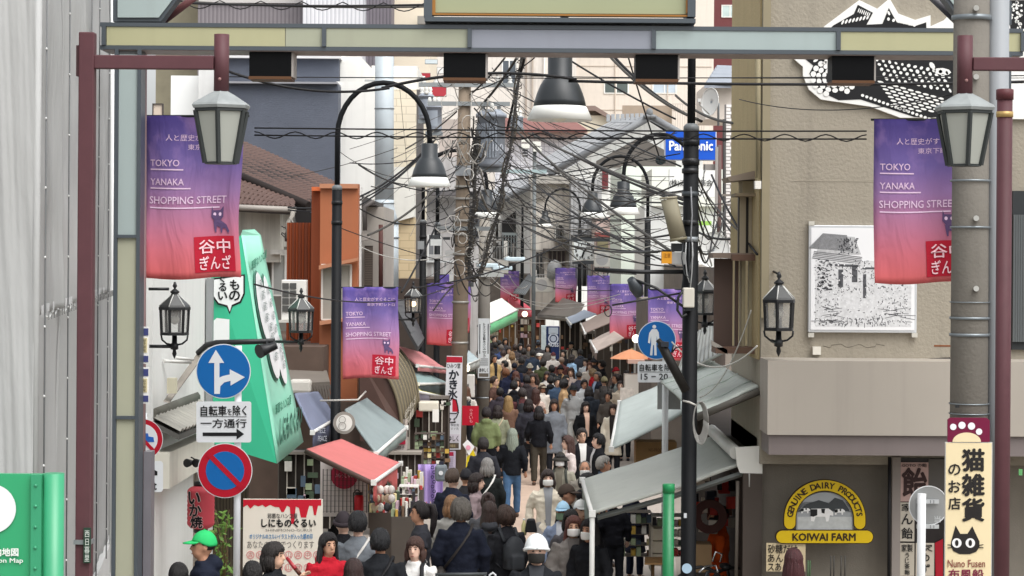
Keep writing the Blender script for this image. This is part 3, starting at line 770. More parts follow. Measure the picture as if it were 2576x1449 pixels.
MB().tube([P(1930, 905, D - 0.05), P(2000, 912, D - 0.04), P(2100, 911, D - 0.04), P(2250, 911, D - 0.04), P(2390, 903, D - 0.04)], 0.018, 6).build('cable', M('2a2625'), rb)
rect(2245, 1150, 2264, 1460, D - 0.06, 0.16).build('door_post', M('8a827c', 0.6), rb)
MB().tube([P(2238, 1150, D - 0.1), P(2236, 1460, D - 0.1)], 0.018, 6).build('cable', CABLE, rb)
wn = rect(2264, 1152, 2388, 1460, D - 0.02, 0.1).build('shop_window', M('2b2727', 0.25, var=0.3), rb)
po = [(2265, 1163, 2335, 1262, 'b79a93', 'GOTO の飴', '飴'), (2264, 1264, 2300, 1362, 'b9b2a4', '家', 'ん飴'), (2264, 1366, 2300, 1449, 'b3ab9c', '家製', 'うじ茶飴'), (2304, 1366, 2350, 1449, 'bfb5a6', '家', 'ゆず')]
for u0, v0, u1, v1, c, a, bb in po:
    q = rect(u0, v0, u1, v1, D - 0.05, 0.01).build('poster', M(c, 0.7), rb)
    text_px(a, u0 + 4, v0 + 3, u1 - 4, v0 + (12 if len(a) > 3 else 22), D - 0.056, INK, q, 0.01)
    if len(bb) == 1: text_px(bb, u0 + 5, v0 + 15, u1 - 4, v1 - 14, D - 0.056, M('3d2c2b', 0.8), q, 0.03)
    else: vert_text(bb, u0 + 4, v0 + 24, u1 - 4, v1 - 3, D - 0.056, INK, q, 0.015)
rect(2336, 1155, 2388, 1260, D - 0.04, 0.01).build('window_blind', M('5d5955', 0.6), rb)
slab([(2352, 1366, D - 0.06), (2372, 1356, D - 0.06), (2372, 1460, D - 0.06), (2354, 1460, D - 0.06)], 0.01).build('poster', M('a01226', 0.7), rb)
q = rect(1928, 1366, 2026, 1438, D - 0.05, 0.01).build('paper_notice', M('cfbe9b', 0.7), rb)
for tx, v0, v1, u1 in (('砂糖だけ', 1370, 1392, 2006), ('あん', 1394, 1414, 1970), ('スあ', 1416, 1436, 1965)):
    text_px(tx, 1932, v0, u1, v1, D - 0.056, M('2a2522', 0.8), q, 0.01)
for u, c in ((2033, '4f6b4c'), (2038, '43603f'), (2090, '45433f'), (2098, '45433f'), (2116, '45433f'), (2126, '45433f')):
    MB().tube([P(u, 1398 if u > 2080 else 1410, D - 0.3), P(u - 1, 1470, D - 0.3)], 0.008, 5).build('garden_stake', M(c), rb)
MB().box(P(2054, 882, D - 0.03), (0.085, 0.06, 0.085)).build('junction_box', M('d8d4c9', 0.5), rb)
rect(1900, 455, 1915, 475, D - 0.12, 0.12).build('pipe_cap', M('e3e0d8'), rb)
MB().tube([P(1908, 100, D - 0.05), P(1908, 460, D - 0.05)], 0.03, 8).build('downpipe', M('8d846a'), rb)
rect(2548, 480, 2600, 880, D - 0.05, 0.06).build('window_grille', M('2e3133', 0.6), rb)
for k in range(6): rect(2550 + k * 6, 540, 2553 + k * 6, 860, D - 0.09, 0.03).build('grille_bar', M('55595a'), rb)
rect(2563, 1180, 2572, 1196, D - 0.72, 0.01).build('sticker', M('5f9d63', 0.6), rb)
# bay window on the street side
bay = thing('bay_window', 'brown timber bay window with balcony box projecting over the pale roof', 'bay window', P(1850, 890, 24.4))
BR = M('574740', 0.6, var=0.15); BR2 = M('6d5548', 0.6, var=0.15); CREAM = M('a39a80', 0.7)
rect(1797, 650, 1842, 880, 23.9, 0.06).build('side_panel', BR, bay)
rect(1793, 636, 1910, 650, 23.7, 0.5).build('top_rail', M('8b7c70', 0.6, var=0.1), bay)
rect(1842, 640, 1912, 656, 23.6, 0.1).build('top_rail', BR2, bay)
rect(1800, 874, 1912, 890, 23.6, 0.5).build('bottom_rail', BR2, bay)
for u in (1850, 1866, 1884, 1900): rect(u, 656, u + 7, 874, 23.9, 0.07).build('post', CREAM if u in (1866, 1884) else BR, bay)
rect(1858, 490, 1905, 640, 24.0, 0.1).build('window', M('3a3632', 0.3), bay)
for u in (1862, 1884): rect(u, 490, u + 12, 874, 23.95, 0.04).build('sash', M('b7ac96', 0.7), bay)
rect(1850, 486, 1912, 494, 23.6, 0.5).build('head_rail', M('857863'), bay)
slab([(1830, 445, 23.7), (1905, 428, 23.7), (1905, 450, 23.7), (1836, 456, 23.7)], 0.7).build('hood', M('9a8d80', 0.7), bay)
rect(1868, 455, 1905, 486, 23.8, 0.4).build('hood_base', M('a1957a', 0.8), bay)
slab([(1790, 856, 23.6), (1830, 880, 23.6), (1830, 892, 23.6), (1790, 868, 23.6)], 0.08).build('bracket', M('a59f97', 0.6), bay)

# ---- mural and picture on the stucco wall
mu = thing('wall_mural', 'large white cut-out mural with black paper-cut pattern on stucco wall', 'mural', P(2200, 300, D - 0.06))
WH = M('e6e6e2', 0.6, var=0.03)
def outline(pts, d, th, mat, name, par): return MB().prism([P(u, v, d) for u, v in pts], (0, th, 0)).build(name, mat, par)
outline([(2075, 65), (2155, 5), (2162, 0), (2207, 22), (2238, -4), (2260, 34), (2302, 50), (2341, 38), (2341, 66), (2376, 50), (2440, -20), (2660, -20), (2660, 290), (2600, 300), (2330, 296), (2265, 296), (2190, 268), (2120, 258), (2065, 250), (2035, 225), (2020, 190), (2020, 168), (1995, 146), (2040, 120)], D - 0.05, 0.05, WH, 'board', mu)
outline([(2096, 64), (2148, 35), (2158, 12), (2196, 32), (2180, 62), (2220, 60), (2236, 20), (2256, 56), (2300, 66), (2330, 56), (2331, 80), (2398, 80), (2398, 290), (2340, 296), (2300, 294), (2165, 250), (2110, 252), (2060, 228), (2036, 185), (2046, 165), (2024, 147), (2060, 100)], D - 0.054, 0.004, M('191a1c', 0.7, var=0.02), 'black_print', mu)
outline([(2536, 0), (2580, 0), (2580, 120), (2548, 140)], D - 0.054, 0.004, M('191a1c', 0.7, var=0.02), 'black_print', mu)
b = MB()
def cell(u, v, w_, h, ang):
    c, s = math.cos(ang), math.sin(ang); n = 8
    MB().prism([P(u + (math.cos(2 * math.pi * k / n) * w_ * c - math.sin(2 * math.pi * k / n) * h * s), v + (math.cos(2 * math.pi * k / n) * w_ * s + math.sin(2 * math.pi * k / n) * h * c), D - 0.058) for k in range(n)], (0, 0.003, 0)).build('white_print', WH, mu)
for ring, r in enumerate((10, 22, 34, 46)):       # snail-like rosette of petals
    nn = 6 + ring * 4
    for k in range(nn):
        a = 2 * math.pi * k / nn + ring * 0.3
        u, v = 2098 + math.cos(a) * r * 1.15, 195 + math.sin(a) * r * 0.95
        if v > 146 and v < 236: cell(u, v, 4.2 + ring, 7.5, a)
for j in range(9):                                 # slanting rows of dashes
    for i in range(9):
        u, v = 2215 + i * 19 + j * 6.5, 206 + j * 9.5 + i * 5.2
        if u < 2396 and v < 280: cell(u, v, 8, 2.6, 0.22)
for i in range(17): cell(2170 + i * 10.5, 240 + i * 3.7, 4.2, 3.8, 0.3)
for j in range(5):
    for i in range(13):
        u, v = 2206 + i * 16 + j * 6, 150 + j * 12 + i * 3.0
        if u < 2392 and not (2285 < u < 2330 and v < 165): cell(u, v, rnd.uniform(3.5, 6), rnd.uniform(2.8, 5), 0.9 + rnd.uniform(-0.5, 0.5))
for i in range(7): cell(2160 + i * 4.5, 26 + i * 1.8, 1.4, 6, 0.35)
for i in range(8): cell(2120 + i * 9, 56 - i * 1.8, 2.6, 6.5, 0.5)
for i in range(6): cell(2235 + i * 13, 48 + i * 3, 3.5, 4.5, i * 0.6)
cell(2371, 180, 22, 9, 0.1); cell(2236, 33, 3, 6, -0.4); cell(2345, 165, 6, 10, -0.6)
for i in range(5): cell(2052 + i * 22, 152 + (i % 2) * 6, 7, 3.4, -0.5)
for i in range(40): cell(rnd.uniform(2545, 2575), rnd.uniform(5, 110), rnd.uniform(2, 5), rnd.uniform(2, 4), rnd.uniform(0, 3))
pic = thing('framed_picture', 'framed black and white print of a temple festival on stucco wall', 'picture', P(2170, 840, D - 0.06))
rect(2035, 566, 2306, 838, D - 0.06, 0.06).build('frame', M('c9ccce', 0.4, 0.3), pic, bevel=0.008)
rect(2041, 573, 2300, 831, D - 0.066, 0.02).build('sheet', M('e6e7e8', 0.5, var=0.02), pic)
rect(2052, 655, 2292, 822, D - 0.068, 0.002).build('ink_wash', M('cfd0d1', 0.7, var=0.35, scale=26), pic)
slab([(2070, 590, D - 0.068), (2150, 596, D - 0.068), (2166, 640, D - 0.068), (2052, 640, D - 0.068)], 0.002).build('ink_wash', M('b5b6b7', 0.7, var=0.4, scale=30), pic)
GI = M('55565a', 0.7, var=0.3, scale=30)
b = MB(); rp = random.Random(5)
def fleck(u, v, w_, h, a=0.0):
    c, s = math.cos(a), math.sin(a)
    b.prism([P(u + x * w_ * c - y * h * s, v + x * w_ * s + y * h * c, D - 0.069) for x, y in ((-.5, -.5), (.5, -.5), (.5, .5), (-.5, .5))], (0, 0.002, 0))
for j in range(16): fleck(2100 - j * 0.8, 590 + j * 2.5, 62 + j * 3, 1.3, 0.08)           # roof lines
for j in range(5): fleck(2108 - j, 640 + j * 4, 122, 1.6, 0.12)
for k in range(620):                                                                        # crowd of strokes
    u, v = rp.uniform(2050, 2290), rp.uniform(655, 820)
    if 2110 < u < 2215 and 740 < v < 800 and rp.random() < 0.8: continue
    fleck(u, v, rp.uniform(1.5, 6), rp.uniform(0.9, 2.2), rp.uniform(0, 3.1))
for k in range(60): fleck(2056 + rp.uniform(0, 36), 650 + rp.uniform(0, 80), rp.uniform(4, 8), rp.uniform(2, 4), rp.uniform(-0.4, 0.4))
for k in range(26):
    s = rp.choice((-1, 1)); fleck(2170 + s * rp.uniform(60, 115), rp.uniform(765, 812), rp.uniform(25, 50), 1.2, s * rp.uniform(-0.3, 0.2))
for k in range(40): fleck(rp.uniform(2100, 2240), 812 + rp.uniform(-12, 8), 1.4, rp.uniform(6, 14), rp.uniform(-0.5, 0.5))
for k in range(60): fleck(rp.uniform(2108, 2158), rp.uniform(600, 640), rp.uniform(3, 7), rp.uniform(1.5, 3), rp.uniform(0, 3))
fleck(2115, 700, 12, 44); fleck(2150, 690, 14, 40); fleck(2130, 668, 60, 6, 0.03); fleck(2175, 720, 8, 60); fleck(2190, 675, 40, 5)
b.build('ink_print', GI, pic)['kind'] = 'stuff'
fleck_w = MB()
for k in range(150):
    u, v = rp.uniform(2050, 2295), rp.uniform(660, 815)
    fleck_w.add(*[x for x in (disc(P(u, v, D - 0.071), rp.uniform(0.004, 0.010), FRONT, 7, thick=0.001).v, disc(P(u, v, D - 0.071), 0.006, FRONT, 7, thick=0.001).f)])
fleck_w.build('pale_print', M('dfe0e1', 0.6), pic)['kind'] = 'stuff'
for u, v in ((2041, 562), (2040, 843), (2300, 843)): MB().box(P(u, v, D - 0.04), (0.06, 0.05, 0.045)).build('mounting_clip', M('c3c0b6'), pic)
# ---- dairy sign
ds = thing('dairy_sign', 'yellow arched dairy sign with cows picture on the ground floor wall', 'sign', P(2075, 1365, D - 0.08))
YE = M('d6b516', 0.45, var=0.04); DKB = M('3a2a16', 0.6)
def arch_band(cu, cv, ru, rv, r0u, r0v, foot, d, th, mat, name, par):
    o, i = [], []
    for k in range(29):
        a = math.pi * k / 28
        o.append((cu - ru * math.cos(a), cv - rv * math.sin(a))); i.append((cu - r0u * math.cos(a), cv - r0v * math.sin(a)))
    mm = MB()
    for k in range(28): mm.prism([P(*o[k], d), P(*o[k + 1], d), P(*i[k + 1], d), P(*i[k], d)], (0, th, 0))
    for s in (-1, 1):
        x0, x1 = cu + s * ru, cu + s * r0u; m_ = (x0 + x1) / 2; rr = abs(x0 - x1) / 2
        mm.prism([P(x0, cv, d), P(x1, cv, d)] + [P(m_ + (x1 - m_) * math.cos(math.pi * k / 8), cv + foot + rr * math.sin(math.pi * k / 8), d) for k in range(9)], (0, th, 0))
    return mm.build(name, mat, par)
rect(2003, 1262, 2147, 1334, D - 0.05, 0.03).build('picture', M('8f9294', 0.5, var=0.25, scale=9), ds)
pp = MB()
pp.prism([P(2075 + 72 * math.cos(math.pi * k / 16), 1300 - 62 * math.sin(math.pi * k / 16), D - 0.05) for k in range(17)], (0, 0.03, 0)); pp.build('picture', M('9ea2a4', 0.5, var=0.1), ds)
poly_px([(2010, 1285), (2030, 1268), (2060, 1258), (2085, 1266), (2100, 1252), (2120, 1258), (2136, 1282), (2136, 1286), (2010, 1286)], D - 0.054, M('3f4345', 0.7, var=0.3), ds, 'picture')
poly_px([(2006, 1334), (2006, 1300), (2144, 1300), (2144, 1334)], D - 0.053, M('b9bcba', 0.6, var=0.25, scale=20), ds, 'picture')
def cow(u, v, k, par):
    poly_px([(u - 26 * k, v - 16 * k), (u + 18 * k, v - 17 * k), (u + 30 * k, v - 8 * k), (u + 30 * k, v + 2 * k), (u + 22 * k, v), (u + 18 * k, v + 16 * k), (u + 12 * k, v + 16 * k), (u + 10 * k, v + 4 * k), (u - 14 * k, v + 4 * k), (u - 18 * k, v + 16 * k), (u - 26 * k, v + 15 * k)], D - 0.057, M('e4e4e2', 0.6), par, 'cow_print')
    poly_px([(u - 26 * k, v - 15 * k), (u - 10 * k, v - 15 * k), (u - 10 * k, v), (u - 20 * k, v + 4 * k), (u - 27 * k, v + 2 * k)], D - 0.06, M('1c1d1e', 0.6), par, 'cow_print')
    poly_px([(u, v - 16 * k), (u + 10 * k, v - 16 * k), (u + 8 * k, v - 4 * k), (u + 1 * k, v - 6 * k)], D - 0.06, M('1c1d1e', 0.6), par, 'cow_print')
cow(2066, 1296, 1.0, ds); cow(2026, 1285, 0.4, ds); cow(2112, 1288, 0.45, ds)
arch_band(2075, 1306, 104, 100, 72, 70, 12, D - 0.075, 0.04, DKB, 'border', ds)
arch_band(2075, 1306, 102, 98, 74, 72, 11, D - 0.08, 0.02, YE, 'arch_band', ds)
aw = 'GENUINE DAIRY PRODUCTS'
for i, ch in enumerate(aw):
    if ch == ' ': continue
    a = math.pi * (0.045 + 0.91 * i / (len(aw) - 1))
    cu_, cv_ = 2075 - 88 * math.cos(a), 1306 - 85 * math.sin(a)
    ex = Vector((math.sin(a), 0, math.cos(a))); ey = Vector((-math.cos(a), 0, math.sin(a)))
    o = P(cu_, cv_, D - 0.083)
    text(ch, o - ex * 0.03 - ey * 0.031, ex * 0.06, ey * 0.062, DKB, ds, 0.03, keep=True)
def pill(u0, v0, u1, v1, d, th, mat, name, par):
    r = (v1 - v0) / 2; pts = []
    for k in range(13): pts.append((u1 - r + r * math.sin(math.pi * k / 12), v0 + r - r * math.cos(math.pi * k / 12)))
    for k in range(13): pts.append((u0 + r - r * math.sin(math.pi * k / 12), v0 + r + r * math.cos(math.pi * k / 12)))
    return poly_px(pts, d, mat, par, name, th)
pill(1951, 1333, 2198, 1368, D - 0.08, 0.05, DKB, 'border', ds); pill(1953, 1335, 2196, 1366, D - 0.085, 0.03, YE, 'name_bar', ds)
text_px('KOIWAI FARM', 1994, 1342, 2152, 1360, D - 0.089, DKB, ds, 0.035)
# ---- round sign seen from behind, white post
t = thing('road_sign', 'round road sign seen from behind on white post by shop window', 'road sign', P(2318, 1449, 21.5))
disc(P(2336, 1272, 21.48), 0.19, FRONT, 40, thick=0.006).build('sign_back', M('a4a6a6', 0.35, 0.5), t)
disc(P(2336, 1272, 21.475), 0.195, FRONT, 40, 0.186, 0.01).build('rim', M('d7d9da', 0.4), t)
b = MB().tube([P(2319, 1242, 21.4), P(2314, 1700, 21.4)], 0.042, 14).build('post', M('e3e5e6', 0.4), t)
for v in (1262, 1325): rect(2306, v - 5, 2362, v + 5, 21.44, 0.02).build('clamp', M('b9bcbd', 0.4), t)
for v in (1262, 1325): text_px('11', 2340, v - 4, 2350, v + 4, 21.435, M('6d7072'), t)
text_px('当', 2350, 1298, 2366, 1314, 21.47, M('c9cccd'), t)
# ================================================================== the entrance arch
FR = M('474e54', 0.4, spec=0.5, var=0.06)
PC = {'y': M('a9a785', 0.45, var=0.07, scale=2, streak=0.07), 'c': M('9da08d', 0.45, var=0.07, scale=2, streak=0.07), 'l': M('8a8e98', 0.45, var=0.07, scale=2, streak=0.07), 'b': M('9daaa9', 0.45, var=0.07, scale=2, streak=0.07), 'k': M('a3a490', 0.45, var=0.07, scale=2, streak=0.07)}
ar = thing('entrance_arch', 'steel entrance arch with pastel panels spanning the street', 'arch', (0.44, 20, 0.45))
za, zb_ = P(1410, 64, 20).z, P(1410, 132, 20).z
xa, xb = P(251, 100, 20).x, P(2574, 100, 20).x
th = (za - zb_)
bm = MB()
rail = th * 0.15
bm.box(((xa + xb) / 2, 20.23, za - rail / 2), (xb - xa, 0.46, rail)); bm.box(((xa + xb) / 2, 20.23, zb_ + rail / 2), (xb - xa, 0.46, rail))
beam = bm.build('beam_frame', FR, ar)
MB().box(((xa + xb) / 2, 20.23, (za + zb_) / 2), (xb - xa - 0.02, 0.40, th - rail * 2 + 0.01)).build('beam_core', M('8d8482', 0.6), ar)
MB().box(((xa + xb) / 2, 20.23, zb_ - 0.004), (xb - xa - 0.06, 0.44, 0.006)).build('soffit', M('8c7f7b', 0.5), ar)
def X(u): return (u - CU) * 20 / F
zc_ = (za + zb_) / 2; hh = th - rail * 2 - 0.004
cuts = [(264, 713, 'y'), (714.5, 806, 'c'), (817, 1172, 'c'), (1183, 1636, 'l'), (1646, 2100, 'b'), (2111, 2564, 'y')]
for u0, u1, k in cuts: MB().box(((X(u0) + X(u1)) / 2, 20.02, zc_), (X(u1) - X(u0), 0.02, hh)).build('panel', PC[k], ar)
for u in (811.5, 1177.5, 1641, 2105.5, 257.5, 2569): MB().box((X(u), 20.005, zc_), (X(10.5) - X(0), 0.05, hh)).build('mullion', FR, ar)
for i, u in enumerate((675, 1165, 1650, 2145)):
    z1 = zb_ - 0.01; z0 = zb_ - 0.235
    fl = MB().box((X(u), 20.2, (z0 + z1) / 2), (0.385, 0.3, z1 - z0)).build('floodlight', M('07080a', 0.5, spec=0.12), ar)
    MB().box((X(u), 20.19, z0 - 0.012), (0.39, 0.34, 0.026)).build('floodlight_lip', M('5b3d26', 0.6), fl)
    MB().box((X(u) + 0.2, 20.22, (z0 + z1) / 2), (0.02, 0.32, z1 - z0)).build('floodlight_side', M('9d9792', 0.5), fl)
def column(u0, u1, names):
    x0, x1 = X(u0), X(u1)
    cm = MB(); ws_ = 0.035
    for x in (x0 + ws_ / 2, x1 - ws_ / 2): cm.box((x, 20.12, (zb_ + 0.45) / 2), (ws_, 0.24, zb_ - 0.45))
    cm.build('column_frame', FR, ar)
    MB().box(((x0 + x1) / 2, 20.14, (zb_ + 0.45) / 2), (x1 - x0 - 2 * ws_, 0.18, zb_ - 0.47)).build('column_core', M('7d7f80', 0.6), ar)
    zz = [zb_ - 0.03, P(0, 584, 20).z - 0.03, P(0, 1040, 20).z - 0.03, 0.5]
    for k in range(3):
        MB().box(((x0 + x1) / 2, 20.03, (zz[k] + zz[k + 1]) / 2), (x1 - x0 - 2 * ws_ - 0.004, 0.02, zz[k] - zz[k + 1] - 0.03)).build('panel', PC[names[k]], ar)
        MB().box(((x0 + x1) / 2, 20.01, zz[k + 1]), (x1 - x0 - 2 * ws_, 0.04, 0.03)).build('crossbar', FR, ar)
column(285, 352, 'bkk'); column(2474, 2541, 'bkk')
MB().tube([P(357, 1500, 20.5), P(362, 120, 20.5)], 0.03, 10).build('back_post', M('8f7878', 0.4, 0.3), ar)
MB().tube([P(2455, 1500, 20.7), P(2461, 120, 20.7)], 0.03, 10).build('back_post', M('8f7878', 0.4, 0.3), ar)
MB().box((X(363), 20.35, 1.7), (0.07, 0.2, 2.6)).build('back_cover', M('7d7a80', 0.4, 0.3, var=0.15), ar)
# name board on top, corner gables, braces
z0 = P(1410, 58, 20).z
nb = MB()
for (u0, v0, u1, v1) in ((1068, 42, 1750, 58), (1068, -260, 1087, 42), (1732, -260, 1750, 42), (1068, -276, 1750, -260)):
    bb = rect(u0, v0, u1, v1, 19.94, 0.5); nb.add(bb.v, bb.f)
nb.build('board_frame', M('4b5258', 0.45, var=0.1), ar)
ob = MB()
for (u0, v0, u1, v1) in ((1085, 33, 1738, 42), (1085, -256, 1095, 33), (1728, -256, 1738, 33), (1085, -260, 1738, -256)):
    bb = rect(u0, v0, u1, v1, 19.96, 0.1); ob.add(bb.v, bb.f)
ob.build('board_border', M('9a6a33', 0.5), ar)
rect(1090, -258, 1733, 36, 20.0, 0.1).build('name_board', M('9a9f80', 0.35, var=0.08, scale=1), ar)
for s, uu in ((1, [(284, 54), (284, -4), (380, -60), (490, -60), (404, 54)]), (-1, [(2545, 62), (2545, 4), (2450, -52), (2340, -52), (2425, 62)])):
    poly_px(uu, 20.02, FR, ar, 'gable_frame', 0.2)
    cu_ = sum(p[0] for p in uu) / 5; cv_ = sum(p[1] for p in uu) / 5
    poly_px([(cu_ + (p[0] - cu_) * 0.86, cv_ + (p[1] - cv_) * 0.84 - 1) for p in uu], 20.0, PC['b'], ar, 'gable_panel', 0.03)
MB().tube([P(402, 60, 20.4), P(520, -30, 20.4)], 0.035, 10).build('brace', M('6d4545', 0.45), ar)
MB().tube([P(2420, 66, 20.4), P(2330, -20, 20.4)], 0.035, 10).build('brace', M('5d5c60', 0.45), ar)
for v0, v1, up in ((822, 915, 1), (924, 1015, 0)):
    sg = rect(354, v0, 374, v1, 20.28, 0.02).build('arrow_sign', M('e4e4e0', 0.5), ar)
    rect(355, v0 + 4, 373, v0 + 22, 20.275, 0.01).build('arrow_print', M('3f4575', 0.5), sg); rect(355, v1 - 20, 373, v1 - 4, 20.275, 0.01).build('arrow_print', M('3f4575', 0.5), sg)
    rect(357, v0 + 28, 370, v1 - 28, 20.275, 0.01).build('notice_print', M('cfc39a', 0.6), sg)
    vert_text('谷中銀座', 359, v0 + 30, 368, v1 - 30, 20.27, INK, sg)

# ================================================================== banners
_bm = None
def banner_mat():
    global _bm
    if _bm: return _bm
    m = bpy.data.materials.new('banner_cloth'); m.use_nodes = True
    n, l = m.node_tree.nodes, m.node_tree.links
    b = n['Principled BSDF']; b.inputs['Roughness'].default_value = 0.8; b.inputs['Specular IOR Level'].default_value = 0.15
    tc = n.new('ShaderNodeTexCoord'); sx = n.new('ShaderNodeSeparateXYZ'); l.new(tc.outputs['Generated'], sx.inputs[0])
    nz = n.new('ShaderNodeTexNoise'); nz.inputs['Scale'].default_value = 3.0; nz.inputs['Detail'].default_value = 5
    mp = n.new('ShaderNodeMapping'); mp.inputs['Scale'].default_value = (1, 1, 2.2); l.new(tc.outputs['Generated'], mp.inputs['Vector']); l.new(mp.outputs[0], nz.inputs['Vector'])
    r = n.new('ShaderNodeValToRGB'); e = r.color_ramp.elements
    e[0].position = 0.0; e[0].color = (*lin('cc6261'), 1); e[1].position = 1.0; e[1].color = (*lin('53478c'), 1)
    for p, c in ((0.18, 'c66b78'), (0.38, 'b07593'), (0.55, '9674a2'), (0.72, '72629e')):
        x = e.new(p); x.color = (*lin(c), 1)
    l.new(sx.outputs['Z'], r.inputs['Fac'])
    rr = n.new('ShaderNodeValToRGB'); rr.color_ramp.elements[0].position = 0.48; rr.color_ramp.elements[1].position = 0.75
    l.new(nz.outputs['Fac'], rr.inputs['Fac'])
    gt = n.new('ShaderNodeValToRGB'); gt.color_ramp.elements[0].position = 0.45; gt.color_ramp.elements[1].position = 0.6
    l.new(sx.outputs['Z'], gt.inputs['Fac'])
    mu_ = n.new('ShaderNodeMath'); mu_.operation = 'MULTIPLY'; l.new(rr.outputs['Color'], mu_.inputs[0]); l.new(gt.outputs['Color'], mu_.inputs[1])
    m2 = n.new('ShaderNodeMath'); m2.operation = 'MULTIPLY'; m2.inputs[1].default_value = 0.6; l.new(mu_.outputs[0], m2.inputs[0])
    mx = n.new('ShaderNodeMix'); mx.data_type = 'RGBA'; l.new(m2.outputs[0], mx.inputs['Factor']); l.new(r.outputs['Color'], mx.inputs['A'])
    mx.inputs['B'].default_value = (*lin('a585bb'), 1)
    l.new(mx.outputs['Result'], b.inputs['Base Color'])
    cr = n.new('ShaderNodeTexNoise'); cr.inputs['Scale'].default_value = 4.0; cr.inputs['Detail'].default_value = 2; cr.inputs['Distortion'].default_value = 1.5
    mc = n.new('ShaderNodeMapping'); mc.inputs['Scale'].default_value = (1.2, 1, 0.35); l.new(tc.outputs['Object'], mc.inputs['Vector']); l.new(mc.outputs[0], cr.inputs['Vector'])
    bc = n.new('ShaderNodeBump'); bc.inputs['Strength'].default_value = 0.4; bc.inputs['Distance'].default_value = 0.06; l.new(cr.outputs['Fac'], bc.inputs['Height']); l.new(bc.outputs[0], b.inputs['Normal'])
    _bm = m
    return m
def cat_print(fx, par, mat, eye):
    """small standing cat: head with ears, body, legs"""
    def q(pts, m, off=0.0, nm='cat_print'): MB().prism([fx(x, y) + Vector((0, -off, 0)) for x, y in pts], (0, 0.001, 0)).build(nm, m, par)
    q([(.705, .40), (.71, .335), (.725, .36), (.80, .36), (.835, .335), (.835, .40), (.80, .425), (.74, .425)][::-1], mat)
    q([(.73, .425), (.80, .42), (.87, .45), (.90, .49), (.885, .505), (.86, .475), (.83, .47), (.82, .50), (.805, .50), (.80, .465), (.765, .46), (.76, .495), (.745, .495), (.735, .455)], mat)
    for ex in (.742, .80): q([(ex + .016 * math.cos(a * math.pi / 4), .385 + .012 * math.sin(a * math.pi / 4)) for a in range(8)], eye, 0.001)
CATM = M('5d4a70', 0.8, var=0.05)
def banner(u0, v0, u1, v1, d, label, skew=0.0, detail=2, left=True):
    a = P((u0 + u1) / 2, v1, d)
    t = thing('street_banner', label, 'banner', a, 'purple and red shopping street banners')
    ph = u0 * 0.37
    def fx(x, y, off=0.004):
        uu = u0 + (u1 - u0) * x - skew * y * x; vv = v0 + (v1 - v0) * y
        p = P(uu, vv, d)
        p.y += 0.05 * math.sin(x * 5 + ph + y * 1.5) * y + 0.02 * math.sin(x * 11 + ph - y * 3) + 0.06 * noise.noise(Vector((x * 3, y * 2 + ph, ph))) * (.3 + y) - off
        p.x += (0.02 * math.sin(y * 4 + ph) + 0.012 * math.sin(y * 9 + ph * 2)) * (0.2 + x) * y; p.z += 0.014 * math.sin(x * 6 + ph) * y
        return p
    MB().grid(lambda s, r: fx(s, 1 - r, 0.0), 14, 22).build('cloth', banner_mat(), t, solid=0.003)
    def tx(body, x0, y0, x1, y1, m=LILAC, bold=0.0):
        text_fn(body, lambda s, r: fx(x0 + (x1 - x0) * s, y1 + (y0 - y1) * r, 0.008), m, t, bold)
    tx('TOKYO', .06, .27, .36, .31, bold=0.006); tx('YANAKA', .06, .385, .41, .425, bold=0.006); tx('SHOPPING STREET', .055, .495, .86, .54, bold=0.006)
    for x1, y in ((.40, .325), (.48, .44), (.79, .56)): MB().grid(lambda s, r: fx(.06 + (x1 - .06) * s, y + .008 * (1 - r) + .002 * s, .008), 12, 1).build('underline', LILAC, t)
    tx('人と歴史がすぐそこに', .22, .115, .94, .155); tx('東京下町レトロ', .44, .175, .94, .21)
    cat_print(lambda x, y: fx(x, y + .225, .012), t, CATM, LILAC)
    sq = MB().grid(lambda s, r: fx(.525 + .42 * s, .965 - .22 * r, .009), 8, 6).build('seal', SEAL, t)
    for tt, y0, y1 in (('谷中', .765, .85), ('ぎんざ', .865, .95)):
        text_fn(tt, lambda s, r: fx(.575 + .325 * s, y1 + (y0 - y1) * r, 0.016), M('f0c8d0', 0.8, var=0.02), sq, 0.012)
    rl = P(u0 - 4, v0 - 1, d + 0.02), P(u1 + (0.16 * F / d if not left else 0.0), v0 - 1, d + 0.02)
    MB().tube([P(u0 - 0.03 * F / d, v0 + 1, d + 0.015), P(u1 + 0.05 * F / d, v0 + 1, d + 0.015)], 0.011, 8).build('hanging_rod', DARK, t)
    return t
banner(364, 291, 614, 700, 20.6, 'large purple-to-red shopping street banner hanging behind the lantern at the grey sheeting', 14)
banner(2199, 300, 2450, 712, 20.6, 'large purple-to-red shopping street banner partly hidden behind the concrete pole', 0)
banner(862, 722, 1002, 952, 35, 'purple-to-red shopping street banner on the black lamp pole before the orange house', 0)
banner(1074, 712, 1172, 868, 51.4, 'purple-to-red shopping street banner cut off by the wooden-brown utility pole', 0)
banner(1106, 690, 1184, 838, 56.5, 'purple-to-red shopping street banner of which only an edge shows behind the utility pole', 0)
banner(1534, 714, 1618, 852, 57, 'purple-to-red shopping street banner directly behind the blue pedestrian sign', 0)
banner(1630, 727, 1737, 905, 45, 'purple-to-red shopping street banner between the blue pedestrian sign and black pole', 0)
banner(1477, 693, 1536, 793, 82, 'purple-to-red shopping street banner partly covered by its nearer neighbour under the clock', 0)
banner(1397, 674, 1451, 761, 90.6, 'purple-to-red shopping street banner below the square clock, above the drinks machine', 0)
banner(1259, 682, 1306, 757, 99.6, 'smallest purple-to-red shopping street banner above the red awning at the street end', 0)

